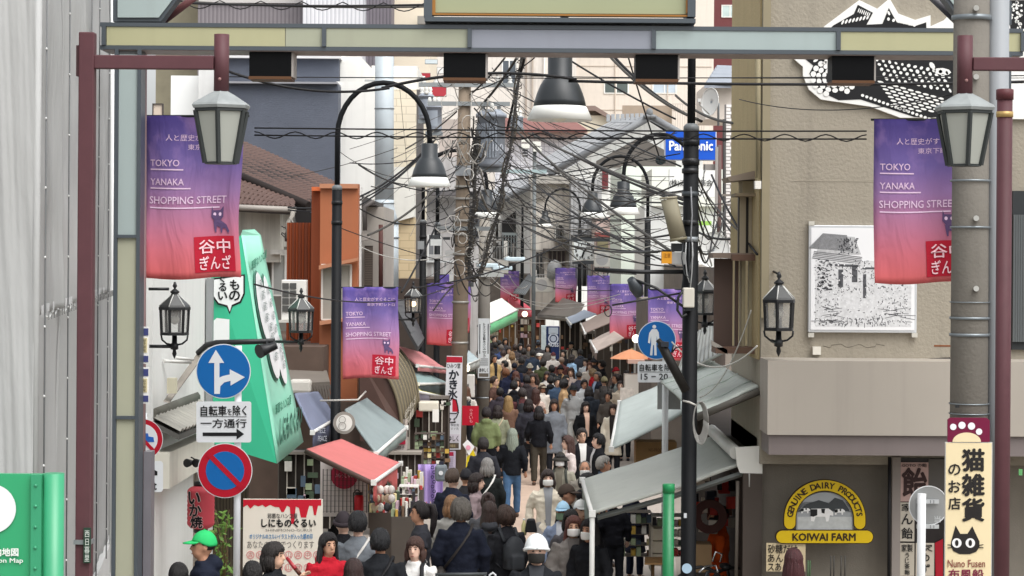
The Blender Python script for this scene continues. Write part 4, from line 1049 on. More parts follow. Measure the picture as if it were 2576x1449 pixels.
# ================================================================== black arched street lamps
POLE = M('0e1013', 0.6, spec=0.2, var=0.25, scale=6); BELL = M('2f3336', 0.4, spec=0.4, var=0.1); SHADE = M('f7f8f3', 0.4, var=0.01)
def bell(c, k, par, boost=1.0):
    """c: centre of the rim, k: bell diameter in metres"""
    r = k / 2
    MB().lathe(c, [(r * 0.33, r * 1.95), (r * 0.37, r * 1.9), (r * 0.37, r * 1.34), (r * 0.48, r * 1.24), (r * 0.60, r * 1.05), (r * 0.70, r * 0.80), (r * 0.76, r * 0.60), (r * 0.80, r * 0.42)], 28, caps=True).build('lamp_head', BELL, par)
    MB().lathe(c, [(r * 0.80, r * 0.42), (r * 0.815, r * 0.40), (r * 1.0, 0.0), (r * 0.975, 0.0), (r * 0.76, r * 0.40)], 28, caps=False).build('lamp_shade', SHADE, par)
    MB().ball(c + Vector((0, 0, r * 0.25)), r * 0.3).build('bulb', M('f3efe0', 0.5), par)
def lamp(u, d, vthick, ub, vb, kb, label, side, span_top, arc=True, vtop=None):
    g = ground(d); base = P(u, 900, d); base.z = g
    t = thing('street_lamp', label, 'street lamp', base, 'black arched street lamps')
    x = base.x; zk = P(u, vthick, d).z
    MB().tube([(x, d, g), (x, d, g + 0.9), (x, d, g + 0.95), (x, d, zk)], [0.11, 0.11, 0.08, 0.08], 14).build('pole', POLE, t)
    MB().lathe((x, d, zk), [(0.082, -0.05), (0.082, 0.0), (0.05, 0.03)], 14).build('collar', M('6a6e70', 0.4), t)
    cb = P(ub, vb, d); xb_ = cb.x; zbell = cb.z + kb * 0.97
    if arc:
        zarc = zbell + 0.12; R = abs(xb_ - x) / 2; cx = (xb_ + x) / 2
        path = [(x, d, zk), (x, d, zarc)] + [(cx + (x - cx) * math.cos(math.pi * i / 16), d, zarc + span_top * math.sin(math.pi * i / 16)) for i in range(1, 17)] + [(xb_, d, zbell)]
        MB().tube(path, 0.042, 10).build('arched_arm', POLE, t)
        bell(cb, kb, t)
    else:
        MB().tube([(x, d, zk), (x, d, P(u, vtop, d).z)], 0.05, 10).build('upper_pole', POLE, t)
    for v in (vthick + 40, vthick + 90): MB().lathe((x, d, P(u, v, d).z), [(0.088, -0.03), (0.088, 0.03)], 12).build('strap', M('17191b', 0.5), t)
    return t
lamp(845, 35, 470, 1080, 470, 0.71, 'black arched street lamp with large banner before the orange house', 1, 0.85)
lp = lamp(1735, 22.8, 318, 1408, 303, 0.69, 'tall black lamp pole in front of the pale awnings, its lamp under the arch', -1, 0.85)
lamp(1062, 51.5, 556, 1224, 550, 0.70, 'black arched street lamp behind the utility pole, its shade among cables', 1, 0.80)
lamp(1098, 57, 562, 1040, 500, 0.70, 'black lamp pole standing close behind another beside the utility pole', -1, 0.8, False, 420)
lamp(1746, 45, 560, 1568, 540, 0.70, 'black arched street lamp hidden by the nearer black pole, shade left of it', -1, 0.86)
lamp(1627, 57, 552, 1490, 549, 0.72, 'black arched street lamp before the mint-white wall', -1, 0.80)
lamp(1457, 91, 575, 1371, 572, 0.70, 'small black arched street lamp beside the square clock', -1, 0.8)
lamp(1541, 82, 590, 1600, 540, 0.70, 'black lamp pole carrying a banner to the side of the clock', -1, 0.8, False, 560)
lamp(1312, 100, 600, 1270, 560, 0.70, 'thin black lamp pole at the red awning far down the street', -1, 0.8, False, 520)
# fittings on the near black pole
px_ = P(1735, 640, 22.8).x
def zat(v): return P(1735, v, 22.8).z
t = thing('loudspeaker', 'long beige column loudspeaker tilted beside the black pole', 'loudspeaker', P(1690, 600, 22.7))
ca, cb_ = P(1682, 500, 22.7), P(1706, 598, 22.7)
MB().tube([ca, cb_], [(0.085, 0.06)] * 2, 10).build('cabinet', M('8c8672', 0.6), t)
MB().tube([ca + Vector((-0.002, 0, 0.02)), ca], [(0.092, 0.066)] * 2, 10).build('end_cap', M('a39c88', 0.6), t); MB().tube([cb_, cb_ + Vector((0.005, 0, -0.03))], [(0.092, 0.066)] * 2, 10).build('end_cap', M('7a745f', 0.6), t)
MB().tube([cb_ + Vector((0, 0, -0.02)), P(1728, 612, 22.8)], 0.02, 6).build('bracket', M('5a574c'), t)
t = thing('equipment_box', 'grey equipment box with orange notice fixed to the black pole', 'equipment box', P(1700, 668, 22.8))
rect(1688, 634, 1724, 666, 22.72, 0.16).build('casing', M('a4a5a4', 0.5), t, bevel=0.01)
og = rect(1665, 633, 1690, 663, 22.7, 0.1).build('notice', M('e09b2a', 0.5), t)
text_px('注意', 1669, 637, 1687, 648, 22.695, M('8a5410'), og)
rect(1690, 612, 1724, 633, 22.75, 0.12).build('bracket', M('3d4043'), t)
t = thing('meter_box', 'white meter box on the black pole above the sign', 'meter box', P(1732, 770, 22.6))
rect(1719, 724, 1747, 774, 22.58, 0.14).build('casing', M('d3cfc3', 0.45), t, bevel=0.012)
rect(1722, 774, 1744, 782, 22.6, 0.1).build('base_plate', DARK, t)
MB().tube([P(1722, 728, 22.6), P(1706, 748, 22.6), P(1704, 780, 22.6), P(1716, 798, 22.6), P(1728, 790, 22.6)], 0.014, 6).build('cable', BLACK, t)
t = thing('camera_arm', 'black horizontal arm with floodlight reaching from the black pole', 'arm', P(1600, 700, 22.8))
MB().tube([P(1728, 684, 22.8), P(1612, 684, 22.8), P(1495, 678, 22.8)], 0.022, 8).build('arm', BLACK, t)
MB().tube([P(1728, 690, 22.8), P(1720, 705, 22.8), P(1716, 740, 22.8)], 0.016, 8).build('brace', BLACK, t)
MB().tube([P(1608, 742, 22.8), P(1600, 722, 22.75), P(1586, 702, 22.7)], [0.05, 0.075, 0.04], 12).build('floodlight', STEEL, t)
MB().tube([P(1720, 736, 22.7), P(1540, 768, 22.4)], 0.01, 6).build('stay', BLACK, t)
MB().tube([P(1535, 770, 22.4)] + [P(1530 + 9 * math.cos(a / 3), 782 + 14 * math.sin(a / 3), 22.4) for a in range(20)], 0.006, 5).build('hook', BLACK, t)
MB().tube([P(1600, 705, 22.7), P(1650, 724, 22.7), P(1726, 776, 22.6)], 0.014, 6).build('brace', BLACK, t)
t = thing('security_camera', 'long black tube fixture tilted across the pole in front of the blue sign', 'light fixture', P(1690, 930, 22.6))
MB().tube([P(1655, 854, 22.6), P(1661, 862, 22.6), P(1663, 865, 22.6), P(1726, 984, 22.6)], [0.028, 0.028, 0.048, 0.048], 12).build('tube_housing', M('1f1d1b', 0.5), t)
MB().box(P(1672, 866, 22.58), (0.08, 0.1, 0.05)).build('lamp_box', M('2b3038'), t)
MB().tube([P(1690, 888, 22.6), P(1694, 868, 22.6)], 0.008, 6).build('spike', BLACK, t)
MB().tube([P(1692, 886, 22.6), P(1700, 874, 22.6), P(1716, 872, 22.6)], 0.008, 6).build('bracket', BLACK, t)
t = thing('cable_coil', 'hank of white cable hanging on the black pole', 'cable', P(1755, 1110, 22.6))
for k in range(7):
    cx_, rr = 1758 + k * 0.8, 13 + k * 1.0
    MB().tube([P(cx_ + rr * math.cos(a * math.pi / 9), 1055 + k * 1.5 + (42 + k * 2) * math.sin(a * math.pi / 9), 22.62 - 0.006 * k) for a in range(19)], 0.007, 6).build('loop', M('8b8a86', 0.5), t)
MB().tube([P(1718, 1008, 22.68), P(1735, 1012, 22.64), P(1752, 1020, 22.62)], 0.01, 6).build('tie', M('cfcdc6'), t)
for v, m_ in ((405, BLACK), (430, BLACK), (488, STEEL), (560, BLACK), (602, GALV)):
    MB().lathe((px_, 22.8, zat(v)), [(0.088, -0.025), (0.088, 0.025)], 14).build('strap', m_, lp)
MB().tube([P(1738, 470, 22.7), P(1741, 540, 22.7), P(1738, 590, 22.7), P(1744, 640, 22.7), P(1730, 700, 22.7)], 0.008, 6).build('pole_cable', M('84868a'), lp)
for k in range(4): MB().tube([P(1718 + k * 8, 610, 22.68), P(1715 + k * 9, 650, 22.66), P(1722 + k * 6, 690, 22.68), P(1735, 700 + k * 12, 22.68)], 0.007, 5).build('pole_cable', M('a5a7a7' if k % 2 else '35383b'), lp)
disc(P(1728, 1430, 22.71), 0.052, FRONT, 20, thick=0.002).build('sticker', M('a9c4d8', 0.5), lp)
MB().box(P(1724, 1297, 22.715), (0.03, 0.004, 0.05)).build('sticker', M('c9cdd2', 0.5), lp)
t = thing('green_post', 'plain green metal post with flat cap beside the black pole', 'post', P(1682, 1449, 22))
gx = P(1682, 1217, 22)
MB().tube([(gx.x, 22, ground(22)), (gx.x, 22, gx.z - 0.06)], 0.058, 16).build('post', M('1e7a4a', 0.35, var=0.06, spec=0.5), t)
MB().lathe((gx.x, 22, gx.z - 0.09), [(0.062, 0), (0.062, 0.085), (0.055, 0.09)], 16).build('cap', M('23854f', 0.35), t)

# ================================================================== red lantern posts at the steps
MAR = M('56353a', 0.55, var=0.16, scale=8, streak=0.12); LF = M('363a3a', 0.5, var=0.2); LROOF = M('8d9292', 0.5, var=0.3, scale=10)
def lantern6(c, k, par):
    """tapered six-sided lantern, c at top centre of the roof, k: height"""
    rot = math.pi / 6
    MB().lathe(c, [(k * .10, 0), (k * .20, -k * .05), (k * .41, -k * .17), (k * .43, -k * .2), (k * .41, -k * .24)], 6, False, rot=rot).build('lantern_roof', LROOF, par)
    MB().lathe(c, [(k * .39, -k * .24), (k * .39, -k * .28)], 6, False, rot=rot).build('lantern_rim', LF, par)
    MB().lathe(c, [(k * .24, -k * .98), (k * .24, -k)], 6, False, rot=rot).build('lantern_base', LF, par)
    MB().lathe(c, [(k * .355, -k * .285), (k * .215, -k * .97)], 6, False, rot=rot).build('pane', M('9ea19a', 0.35, var=0.08), par)
    for i in range(6):
        a = math.pi / 3 * i + rot
        v0 = Vector((math.cos(a), math.sin(a), 0))
        MB().tube([c + v0 * k * .378 + Vector((0, 0, -k * .27)), c + v0 * k * .235 + Vector((0, 0, -k * .985))], k * .034, 4, smooth=False).build('lantern_bar', LF, par)
    MB().tube([c + Vector((0, 0, -k * .9)), c + Vector((0, 0, -k * .45))], k * .10, 10).build('bulb', M('d9dcd6', 0.4), par)
t = thing('lantern_post', 'dark red lantern post with hanging lantern in front of the grey sheeting', 'lamp post', P(215, 1449, 15))
d = 15
def zz_(v): return P(215, v, d).z
pxl, pxh = P(217, 640, d).x, P(554, 640, d).x
g = ground(15)
MB().box((pxl, d, (zz_(82) + g) / 2), (0.105, 0.105, zz_(82) - g)).build('post', MAR, t, bevel=0.008)
MB().box(((pxl + pxh) / 2, d, zz_(156)), (pxh - pxl - 0.1, 0.08, 0.093)).build('arm', MAR, t, bevel=0.006)
MB().tube([(pxh, d, zz_(84)), (pxh, d, zz_(228))], 0.052, 4 + 10).build('hanger', MAR, t)
lantern6(Vector((pxh, d, zz_(227))), 0.5, t)
MB().ball((pxh - 0.005, d - 0.055, zz_(198)), 0.012).build('bolt', M('8d6a68'), t)
MB().box((pxl - 0.06, d, zz_(154)), (0.02, 0.09, 0.21)).build('side_plate', M('3c2427'), t)
MB().box((pxl, d - 0.01, zz_(1361)), (0.12, 0.12, 0.03)).build('clamp', M('8f9496', 0.4, 0.4), t)
sg = MB().box((pxl + 0.035, d - 0.075, zz_(1368)), (0.05, 0.012, 0.24)).build('address_plate', M('2c4034', 0.5), t)
text('西\n日\n暮\n里', (pxl + 0.018, d - 0.083, zz_(1408)), (0.034, 0, 0), (0, 0, 0.21), M('cfd6cf'), sg)
t = thing('lantern_post', 'dark red lantern arm in front of the concrete pole, post outside the frame', 'lamp post', P(2640, 1449, 15))
pxh2 = P(2424, 640, d).x; px2 = P(2760, 640, d).x
def z2(v): return P(2424, v, d).z
MB().box((px2, d, (z2(92) + g) / 2), (0.105, 0.105, z2(92) - g)).build('post', MAR, t, bevel=0.008)
MB().box(((px2 + pxh2) / 2, d, z2(161)), (px2 - pxh2 - 0.1, 0.08, 0.09)).build('arm', MAR, t, bevel=0.006)
MB().tube([(pxh2, d, z2(90)), (pxh2, d, z2(236))], 0.054, 14).build('hanger', MAR, t)
lantern6(Vector((pxh2, d, z2(235))), 0.5, t)
MB().ball((pxh2, d - 0.055, z2(204)), 0.012).build('bolt', M('8d6a68'), t)
t = thing('red_pole', 'dark red round pole with cap beside the concrete utility pole', 'pole', P(2525, 1449, 15.5))
xx = P(2525, 640, 15.5).x; z1 = P(2525, 240, 15.5).z
MB().tube([(xx, 15.5, ground(15.5)), (xx, 15.5, z1)], 0.055, 16).build('shaft', MAR, t)
MB().lathe((xx, 15.5, z1 - 0.03), [(0.062, 0), (0.062, 0.07), (0.05, 0.075)], 16).build('cap', M('5d3236', 0.5), t)
MB().lathe((xx, 15.5, P(2525, 288, 15.5).z), [(0.06, -0.02), (0.06, 0.02)], 16).build('band', M('b79a63', 0.4, 0.3), t)

# ================================================================== concrete utility pole with the cat goods sign
t = thing('utility_pole', 'weathered concrete utility pole with steel bands carrying the cat goods sign', 'utility pole', P(2436, 1449, 17))
cx0 = P(2440, 640, 17).x; g = ground(17)
MB().tube([(cx0, 17, g), (cx0, 17, 8.6)], [0.152, 0.133], 24).build('shaft', M('716d66', 0.85, var=0.18, scale=4, bump=0.25, bscale=40, streak=0.35), t)
GRP = M('92969a', 0.5, var=0.06)
MB().tube([(P(2510, 640, 17).x, 17.02, g), (P(2510, 640, 17).x, 17.02, 8.6)], 0.082, 14).build('conduit', GRP, t)
for v, dd in ((46, 0.02), (455, 0.008), (572, 0.008), (800, 0.01), (842, 0.012), (1015, 0.005), (1040, 0.005), (760, 0.004), (1075, 0.004)):
    z = P(2440, v, 17).z
    MB().lathe((cx0, 17, z), [(0.153, -dd), (0.153, dd)], 24, caps=False).build('band', M('7d8488', 0.4, 0.5), t, solid=0.004)
for v in (20, 193, 549, 726): MB().tube([P(2456, v, 16.86), P(2456, v, 16.8)], 0.022, 10).build('step_bolt', M('b5b5b0', 0.5), t)
MB().box(P(2408, 1022, 16.85), (0.03, 0.02, 0.02)).build('clip', BLACK, t)
sg = thing('shop_sign', 'tall cream cat goods shop sign with black cat face on concrete pole', 'sign', P(2436, 1449, 16.8))
ds_ = 16.80
rect(2380, 1114, 2492, 1500, ds_, 0.02).build('board', M('e2d2ab', 0.5, var=0.03), sg)
rect(2378, 1112, 2494, 1502, ds_ + 0.004, 0.02).build('edge', M('cfcfcb', 0.4, 0.3), sg)
hd = poly_px([(2384, 1112), (2384, 1056), (2390, 1051), (2482, 1051), (2490, 1058), (2490, 1112)], ds_, M('6d1338', 0.45), sg, 'header', 0.02)
for u, v, r in ((2398, 1074, 8), (2420, 1070, 9), (2444, 1072, 9), (2463, 1086, 8)): disc(P(u, v, ds_ - 0.004), r * 17 / F, FRONT, 18, thick=0.002).build('paw_print', M('e6e6ea', 0.5), hd)
b = MB().prism([P(2432 + 36 * math.cos(math.pi * k / 14), 1112 - 24 * math.sin(math.pi * k / 14), ds_ - 0.004) for k in range(15)], (0, 0.002, 0)).build('paw_print', M('e2d2ab', 0.5), hd)
BK = M('23201f', 0.6, var=0.03)
vert_text('猫雑貨', 2421, 1126, 2475, 1314, ds_ - 0.004, BK, sg, 0.035)
vert_text('のお店', 2386, 1160, 2416, 1288, ds_ - 0.004, BK, sg, 0.02)
poly_px([(2393, 1362), (2404, 1322), (2416, 1343), (2434, 1343), (2446, 1324), (2464, 1362), (2464, 1376), (2456, 1388), (2440, 1394), (2414, 1394), (2398, 1386), (2392, 1374)], ds_ - 0.004, BK, sg, 'cat_face')
for u in (2407, 2441):
    MB().prism([P(u + 12 * math.cos(k * math.pi / 9), 1366 + 12 * math.sin(k * math.pi / 9), ds_ - 0.007) for k in range(18)], (0, 0.002, 0)).build('cat_eye', M('e8e8e8', 0.5), sg)
    MB().prism([P(u + 4.5 * math.cos(k * math.pi / 6), 1366 + 8 * math.sin(k * math.pi / 6), ds_ - 0.009) for k in range(12)], (0, 0.001, 0)).build('cat_pupil', BK, sg)
for s, u in ((-1, 2396), (1, 2462)):
    for k in range(2): MB().tube([P(u, 1372 + k * 5, ds_ - 0.006), P(u + s * 12, 1370 + k * 8, ds_ - 0.006)], 0.003, 5).build('cat_whisker', BK, sg)
text_px('Nuno Fusen', 2384, 1408, 2478, 1427, ds_ - 0.004, M('8a4a40', 0.6), sg, 0.005)
text_px('布風船', 2386, 1432, 2474, 1456, ds_ - 0.004, M('7a2440', 0.6), sg, 0.02)

# ================================================================== green map board
t = thing('map_board', 'green information map board with white circle and white lettering', 'map board', P(60, 1449, 13))
GR = M('2f9a68', 0.4, var=0.04, spec=0.45)
zt2 = P(60, 1193, 13).z
gx0, gx1 = P(-150, 1193, 13).x, P(108, 1193, 13).x
MB().box(((gx0 + gx1) / 2, 13.03, zt2 - 0.85), (gx1 - gx0, 0.05, 1.7)).build('panel', GR, t)
MB().box((P(94, 1193, 13).x, 12.985, zt2 - 0.85), (0.062, 0.03, 1.7)).build('clamp_strip', M('38926a', 0.4), t)
MB().tube([(P(133, 1193, 13).x, 13.03, 1.2), (P(133, 1193, 13).x, 13.03, zt2 + 0.004)], 0.062, 18).build('post', M('37946a', 0.35, spec=0.5), t)
MB().tube([(P(-160, 1193, 13).x, 13.03, 1.2), (P(-160, 1193, 13).x, 13.03, zt2 + 0.004)], 0.062, 18).build('post', M('37946a', 0.35, spec=0.5), t)
for k in range(7): MB().ball((P(93, 1193, 13).x, 12.968, P(93, 1220 + k * 52, 13).z), 0.01, 8, 5).build('rivet', M('3f8f6c', 0.35), t)
disc(P(-22, 1280, 12.995), 62 * 13 / F, FRONT, 48, thick=0.002).build('circle_print', M('dcdfe0', 0.5, var=0.02), t)
text_px('観光案内地図', -80, 1379, 46, 1399, 12.995, M('dfe5e0', 0.5), t, 0.03)
text_px('Information Map', -80, 1404, 58, 1419, 12.995, M('dfe5e0', 0.5), t, 0.01)

# ================================================================== road signs
def ring_sign(par, u, v, r, d, parts):
    for rr, r0, m_, nm, off in parts: disc(P(u, v, d - off), rr * r * d / F, FRONT, 48, r0 * r * d / F, 0.003).build(nm, m_, par)
SB = M('1766ad', 0.35, var=0.02); SW = M('dfe3e6', 0.4, var=0.02); SR = M('b3162c', 0.4, var=0.03)
def plate(u0, v0, u1, v1, d, par, r=6):
    pts = []
    for cx_, cy_, a0 in ((u1 - r, v0 + r, -90), (u1 - r, v1 - r, 0), (u0 + r, v1 - r, 90), (u0 + r, v0 + r, 180)):
        for k in range(5):
            a = math.radians(a0 + 22.5 * k); pts.append((cx_ + r * math.cos(a), cy_ + r * math.sin(a)))
    return poly_px(pts, d, SW, par, 'plate', 0.006)
d = 24
t = thing('road_sign', 'white sign post with blue arrow sign, one-way plate and no-parking sign', 'road sign', P(598, 1449, d))
xx = P(600, 640, d).x
MB().tube([(xx - 0.005, d + 0.06, ground(d)), (xx, d + 0.06, P(600, 870, d).z)], 0.038, 14).build('post', M('dadde0', 0.4), t)
ring_sign(t, 562, 934, 69, d, ((1.0, 0, SW, 'sign_plate', 0.0), (0.965, 0, SB, 'sign_face', 0.004)))
def arrow(pts, par, dd, m_=SW, nm='arrow'): return poly_px(pts, dd, m_, par, nm, 0.002)
arrow([(539, 991), (539, 913), (524, 913), (543, 880), (564, 913), (552, 913), (552, 950), (560, 946), (578, 942), (578, 929), (616, 949), (580, 970), (580, 958), (564, 962), (554, 972), (553, 991)], t, d - 0.008)
plate(494, 1010, 632, 1113, d, t)
text_px('自転車', 505, 1021, 570, 1046, d - 0.004, INK, t, 0.02); text_px('を', 572, 1028, 583, 1044, d - 0.004, INK, t, 0.01); text_px('除く', 586, 1020, 620, 1045, d - 0.004, INK, t, 0.02)
rect(504, 1047, 620, 1049, d - 0.004, 0.002).build('rule', INK, t)
text_px('一方通行', 505, 1054, 620, 1076, d - 0.004, INK, t, 0.015)
arrow([(510, 1088), (595, 1088), (595, 1078), (614, 1092), (595, 1106), (595, 1097), (510, 1097)], t, d - 0.004, INK)
ring_sign(t, 566, 1184, 69, d, ((1.0, 0, SW, 'sign_plate', 0.0), (0.97, 0, SR, 'sign_ring', 0.004), (0.70, 0, SB, 'sign_face', 0.007)))
a45 = math.radians(45); hw = 4.5
arrow([(566 - 62 * 0.71 + hw, 1184 - 62 * 0.71 - hw), (566 + 62 * 0.71 + hw, 1184 + 62 * 0.71 - hw), (566 + 62 * 0.71 - hw, 1184 + 62 * 0.71 + hw), (566 - 62 * 0.71 - hw, 1184 - 62 * 0.71 + hw)], t, d - 0.011, SR, 'slash')
d = 23.4
t = thing('road_sign', 'no-trucks road sign with 2t plate half hidden behind arch column', 'road sign', P(360, 1449, d))
ring_sign(t, 358, 1105, 52, d, ((1.0, 0, SW, 'sign_plate', 0.0), (0.97, 0, SR, 'sign_ring', 0.004), (0.74, 0, SW, 'sign_face', 0.007)))
TB = M('2a62b5', 0.5)
arrow([(330, 1112), (330, 1090), (372, 1090), (374, 1098), (386, 1100), (388, 1112)], t, d - 0.01, TB, 'truck_print')
arrow([(322, 1072), (328, 1066), (394, 1136), (388, 1142)], t, d - 0.012, SR, 'slash')
plate(310, 1160, 410, 1238, d, t, 8)
arrow([(340, 1190), (340, 1172), (378, 1170), (384, 1180), (396, 1186), (396, 1196), (340, 1196)], t, d - 0.004, INK, 'truck_print')
text_px('2t', 374, 1210, 394, 1232, d - 0.004, INK, t, 0.02)
MB().tube([(P(362, 640, d).x, d + 0.06, ground(d)), (P(362, 640, d).x, d + 0.06, P(360, 1040, d).z)], 0.036, 12).build('post', M('dadde0', 0.4), t)
d = 29
t = thing('road_sign', 'blue pedestrian road sign with time plate behind the black pole', 'road sign', P(1676, 1200, d))
xx = P(1677, 640, d).x
MB().tube([(xx, d + 0.06, ground(d)), (xx, d + 0.06, P(1677, 830, d).z)], 0.042, 14).build('post', M('d3d6d6', 0.4), t)
ring_sign(t, 1652, 856, 48.5, d, ((1.0, 0, SW, 'sign_plate', 0.0), (0.96, 0, SB, 'sign_face', 0.004)))
disc(P(1646, 822, d - 0.008), 4.8 * d / F, FRONT, 16, thick=0.002).build('walker_head', SW, t)
arrow([(1640, 828), (1652, 828), (1657, 836), (1660, 862), (1655, 862), (1652, 845), (1651, 866), (1652, 894), (1646, 894), (1645.5, 868), (1643, 868), (1641, 894), (1635, 894), (1638, 866), (1638, 845), (1635, 864), (1630, 862), (1633, 838)], t, d - 0.008, SW, 'walker')
plate(1604, 909, 1702, 962, d, t, 5)
text_px('自転車を除く', 1609, 916, 1698, 933, d - 0.004, INK, t, 0.015); rect(1609, 935, 1698, 936.5, d - 0.004, 0.002).build('rule', INK, t)
text_px('15 − 20', 1612, 940, 1680, 955, d - 0.004, INK, t, 0.01)
rect(1654, 962, 1712, 1030, d + 0.12, 0.01).build('sign_back', M('9d9f9d', 0.4, 0.3), t)
# ================================================================== utility poles in the street
UP = M('8a7c6c', 0.85, var=0.15, scale=4, streak=0.25)
t = thing('utility_pole', 'brownish utility pole in mid street wrapped with shaved-ice advertising', 'utility pole', P(1152, 1200, 48))
x0 = P(1152, 900, 48).x
MB().tube([(x0, 48, 0), (x0 + 0.12, 48, 9.4)], [0.19, 0.13], 16).build('shaft', UP, t)
def upx(v): return x0 + 0.12 * (P(1152, v, 48).z / 9.4)
for v in (470, 500, 555, 590, 640, 760, 862): MB().lathe((upx(v), 48, P(1152, v, 48).z), [(0.19, -0.025), (0.19, 0.025)], 14).build('band', M('a7a59f', 0.4, 0.4), t)
MB().box((upx(430), 47.8, P(1152, 430, 48).z), (0.34, 0.14, 0.22)).build('junction_box', M('a9aeb2', 0.5), t)
for v, w_ in ((215, 2.2), (262, 1.8), (575, 1.3)): MB().box((upx(v) + 0.1, 47.85, P(1152, v, 48).z), (w_, 0.09, 0.09)).build('crossarm', M('8d9293', 0.5), t)
for k in range(8):
    MB().lathe((upx(215) - 0.9 + k * 0.27, 47.85, P(1152, 212, 48).z), [(0.05, 0), (0.055, 0.04), (0.03, 0.07), (0.05, 0.1), (0.025, 0.16)], 8).build('insulator', M('d9d9d4', 0.3), t)
d = 47.7
sg = thing('pole_sign', 'tall white shaved-ice sign with red band wrapped on the brown utility pole', 'sign', P(1138, 1130, d))
slab([(1124, 895, d), (1164, 896, d), (1159, 1131, d), (1115, 1131, d)], 0.02).build('board', M('dcdde2', 0.5, var=0.03), sg)
slab([(1124, 897, d - 0.004), (1163, 898, d - 0.004), (1163, 912, d - 0.004), (1123, 912, d - 0.004)], 0.003).build('red_band', M('b51e35', 0.6), sg)
text_px('ひみつ堂', 1125, 914, 1158, 926, d - 0.005, INK, sg, 0.01)
vert_text('かき氷', 1126, 930, 1158, 1004, d - 0.005, M('2c3038', 0.7), sg, 0.04, -1.5)
ice = [(1124, 1036), (1128, 1012), (1138, 1002), (1148, 1006), (1152, 1024), (1153, 1034), (1148, 1040), (1128, 1040)]
poly_px(ice, d - 0.005, M('e5dde2', 0.6), sg, 'ice_print'); poly_px([(1138, 1003), (1148, 1007), (1152, 1024), (1152, 1036), (1138, 1038)], d - 0.008, RED, sg, 'ice_print')
poly_px([(1122, 1036), (1154, 1036), (1148, 1050), (1142, 1054), (1146, 1062), (1130, 1062), (1134, 1054), (1128, 1050)], d - 0.01, M('d5d3da', 0.6), sg, 'bowl_print')
MB().tube([P(u, v, d - 0.012) for u, v in ice + ice[:1]], 0.012, 4).build('ice_outline', INK, sg)
MB().tube([P(u, v, d - 0.012) for u, v in ((1122, 1036), (1128, 1050), (1134, 1054), (1130, 1062), (1146, 1062), (1142, 1054), (1148, 1050), (1154, 1036))], 0.012, 4).build('bowl_outline', INK, sg)
poly_px([(1120, 1066), (1131, 1066), (1131, 1078), (1124, 1078), (1124, 1082), (1116, 1076), (1124, 1070), (1124, 1074), (1127, 1074), (1127, 1068), (1120, 1068)], d - 0.005, INK, sg, 'arrow_print')
text_px('手前角', 1134, 1066, 1154, 1073, d - 0.005, M('5a5a60'), sg); text_px('すぐ先', 1134, 1075, 1154, 1082, d - 0.005, M('5a5a60'), sg)
rect(1117, 1092, 1156, 1112, d - 0.005, 0.003).build('name_panel', M('d3cdd6', 0.6), sg); text_px('あゆしく', 1119, 1096, 1153, 1110, d - 0.009, INK, sg, 0.02)
rect(1116, 1114, 1154, 1128, d - 0.005, 0.003).build('brown_panel', M('5e5144', 0.6), sg); text_px('谷中銀座', 1124, 1118, 1146, 1125, d - 0.009, M('c9b98a'), sg)
sg = thing('pole_sign', 'pale lilac notice with crimson heading low on the brown utility pole', 'sign', P(1132, 1190, d))
rect(1111, 1134, 1146, 1184, d, 0.02).build('board', M('c9bfd3', 0.6), sg); rect(1115, 1137, 1141, 1147, d - 0.004, 0.003).build('heading', M('b3294a', 0.6), sg)
for k in range(6): rect(1115, 1151 + k * 5, 1140, 1153 + k * 5, d - 0.004, 0.002).build('print_line', M('8f86a0'), sg)
t = thing('utility_pole', 'second grey utility pole with white clinic sign among the crowd', 'utility pole', P(1216, 1000, 62))
x1 = P(1217, 900, 62).x
MB().tube([(x1, 62, 0), (x1, 62, 6.6)], [0.2, 0.14], 16).build('shaft', M('8f8a82', 0.85, var=0.12, streak=0.2), t)
for v in (820, 955, 1000): MB().lathe((x1, 62, P(1217, v, 62).z), [(0.2, -0.02), (0.2, 0.02)], 14).build('band', GALV, t)
MB().box((x1 + 0.2, 61.8, P(1217, 690, 62).z), (0.7, 0.12, 0.14)).build('junction_box', M('b9bcb9', 0.5), t)
sg = thing('pole_sign', 'tall white clinic sign with fine black print on the grey pole', 'sign', P(1216, 950, 61.7))
d = 61.7
rect(1203, 801, 1231, 951, d, 0.03).build('board', M('dfe3e4', 0.5), sg)
vert_text('トミング王駄木クリニック', 1213, 812, 1224, 900, d - 0.005, INK, sg, 0.01)
for u in (1206, 1227): rect(u, 815, u + 2, 890, d - 0.004, 0.003).build('print_line', M('4a4c50'), sg)
for k in range(4): rect(1206, 902 + k * 5, 1228, 904 + k * 5, d - 0.004, 0.003).build('print_line', M('6a6c70'), sg)
text_px('あゆしく', 1206, 926, 1228, 936, d - 0.005, INK, sg, 0.02); rect(1205, 939, 1229, 948, d - 0.004, 0.003).build('brown_panel', M('6d655a'), sg)
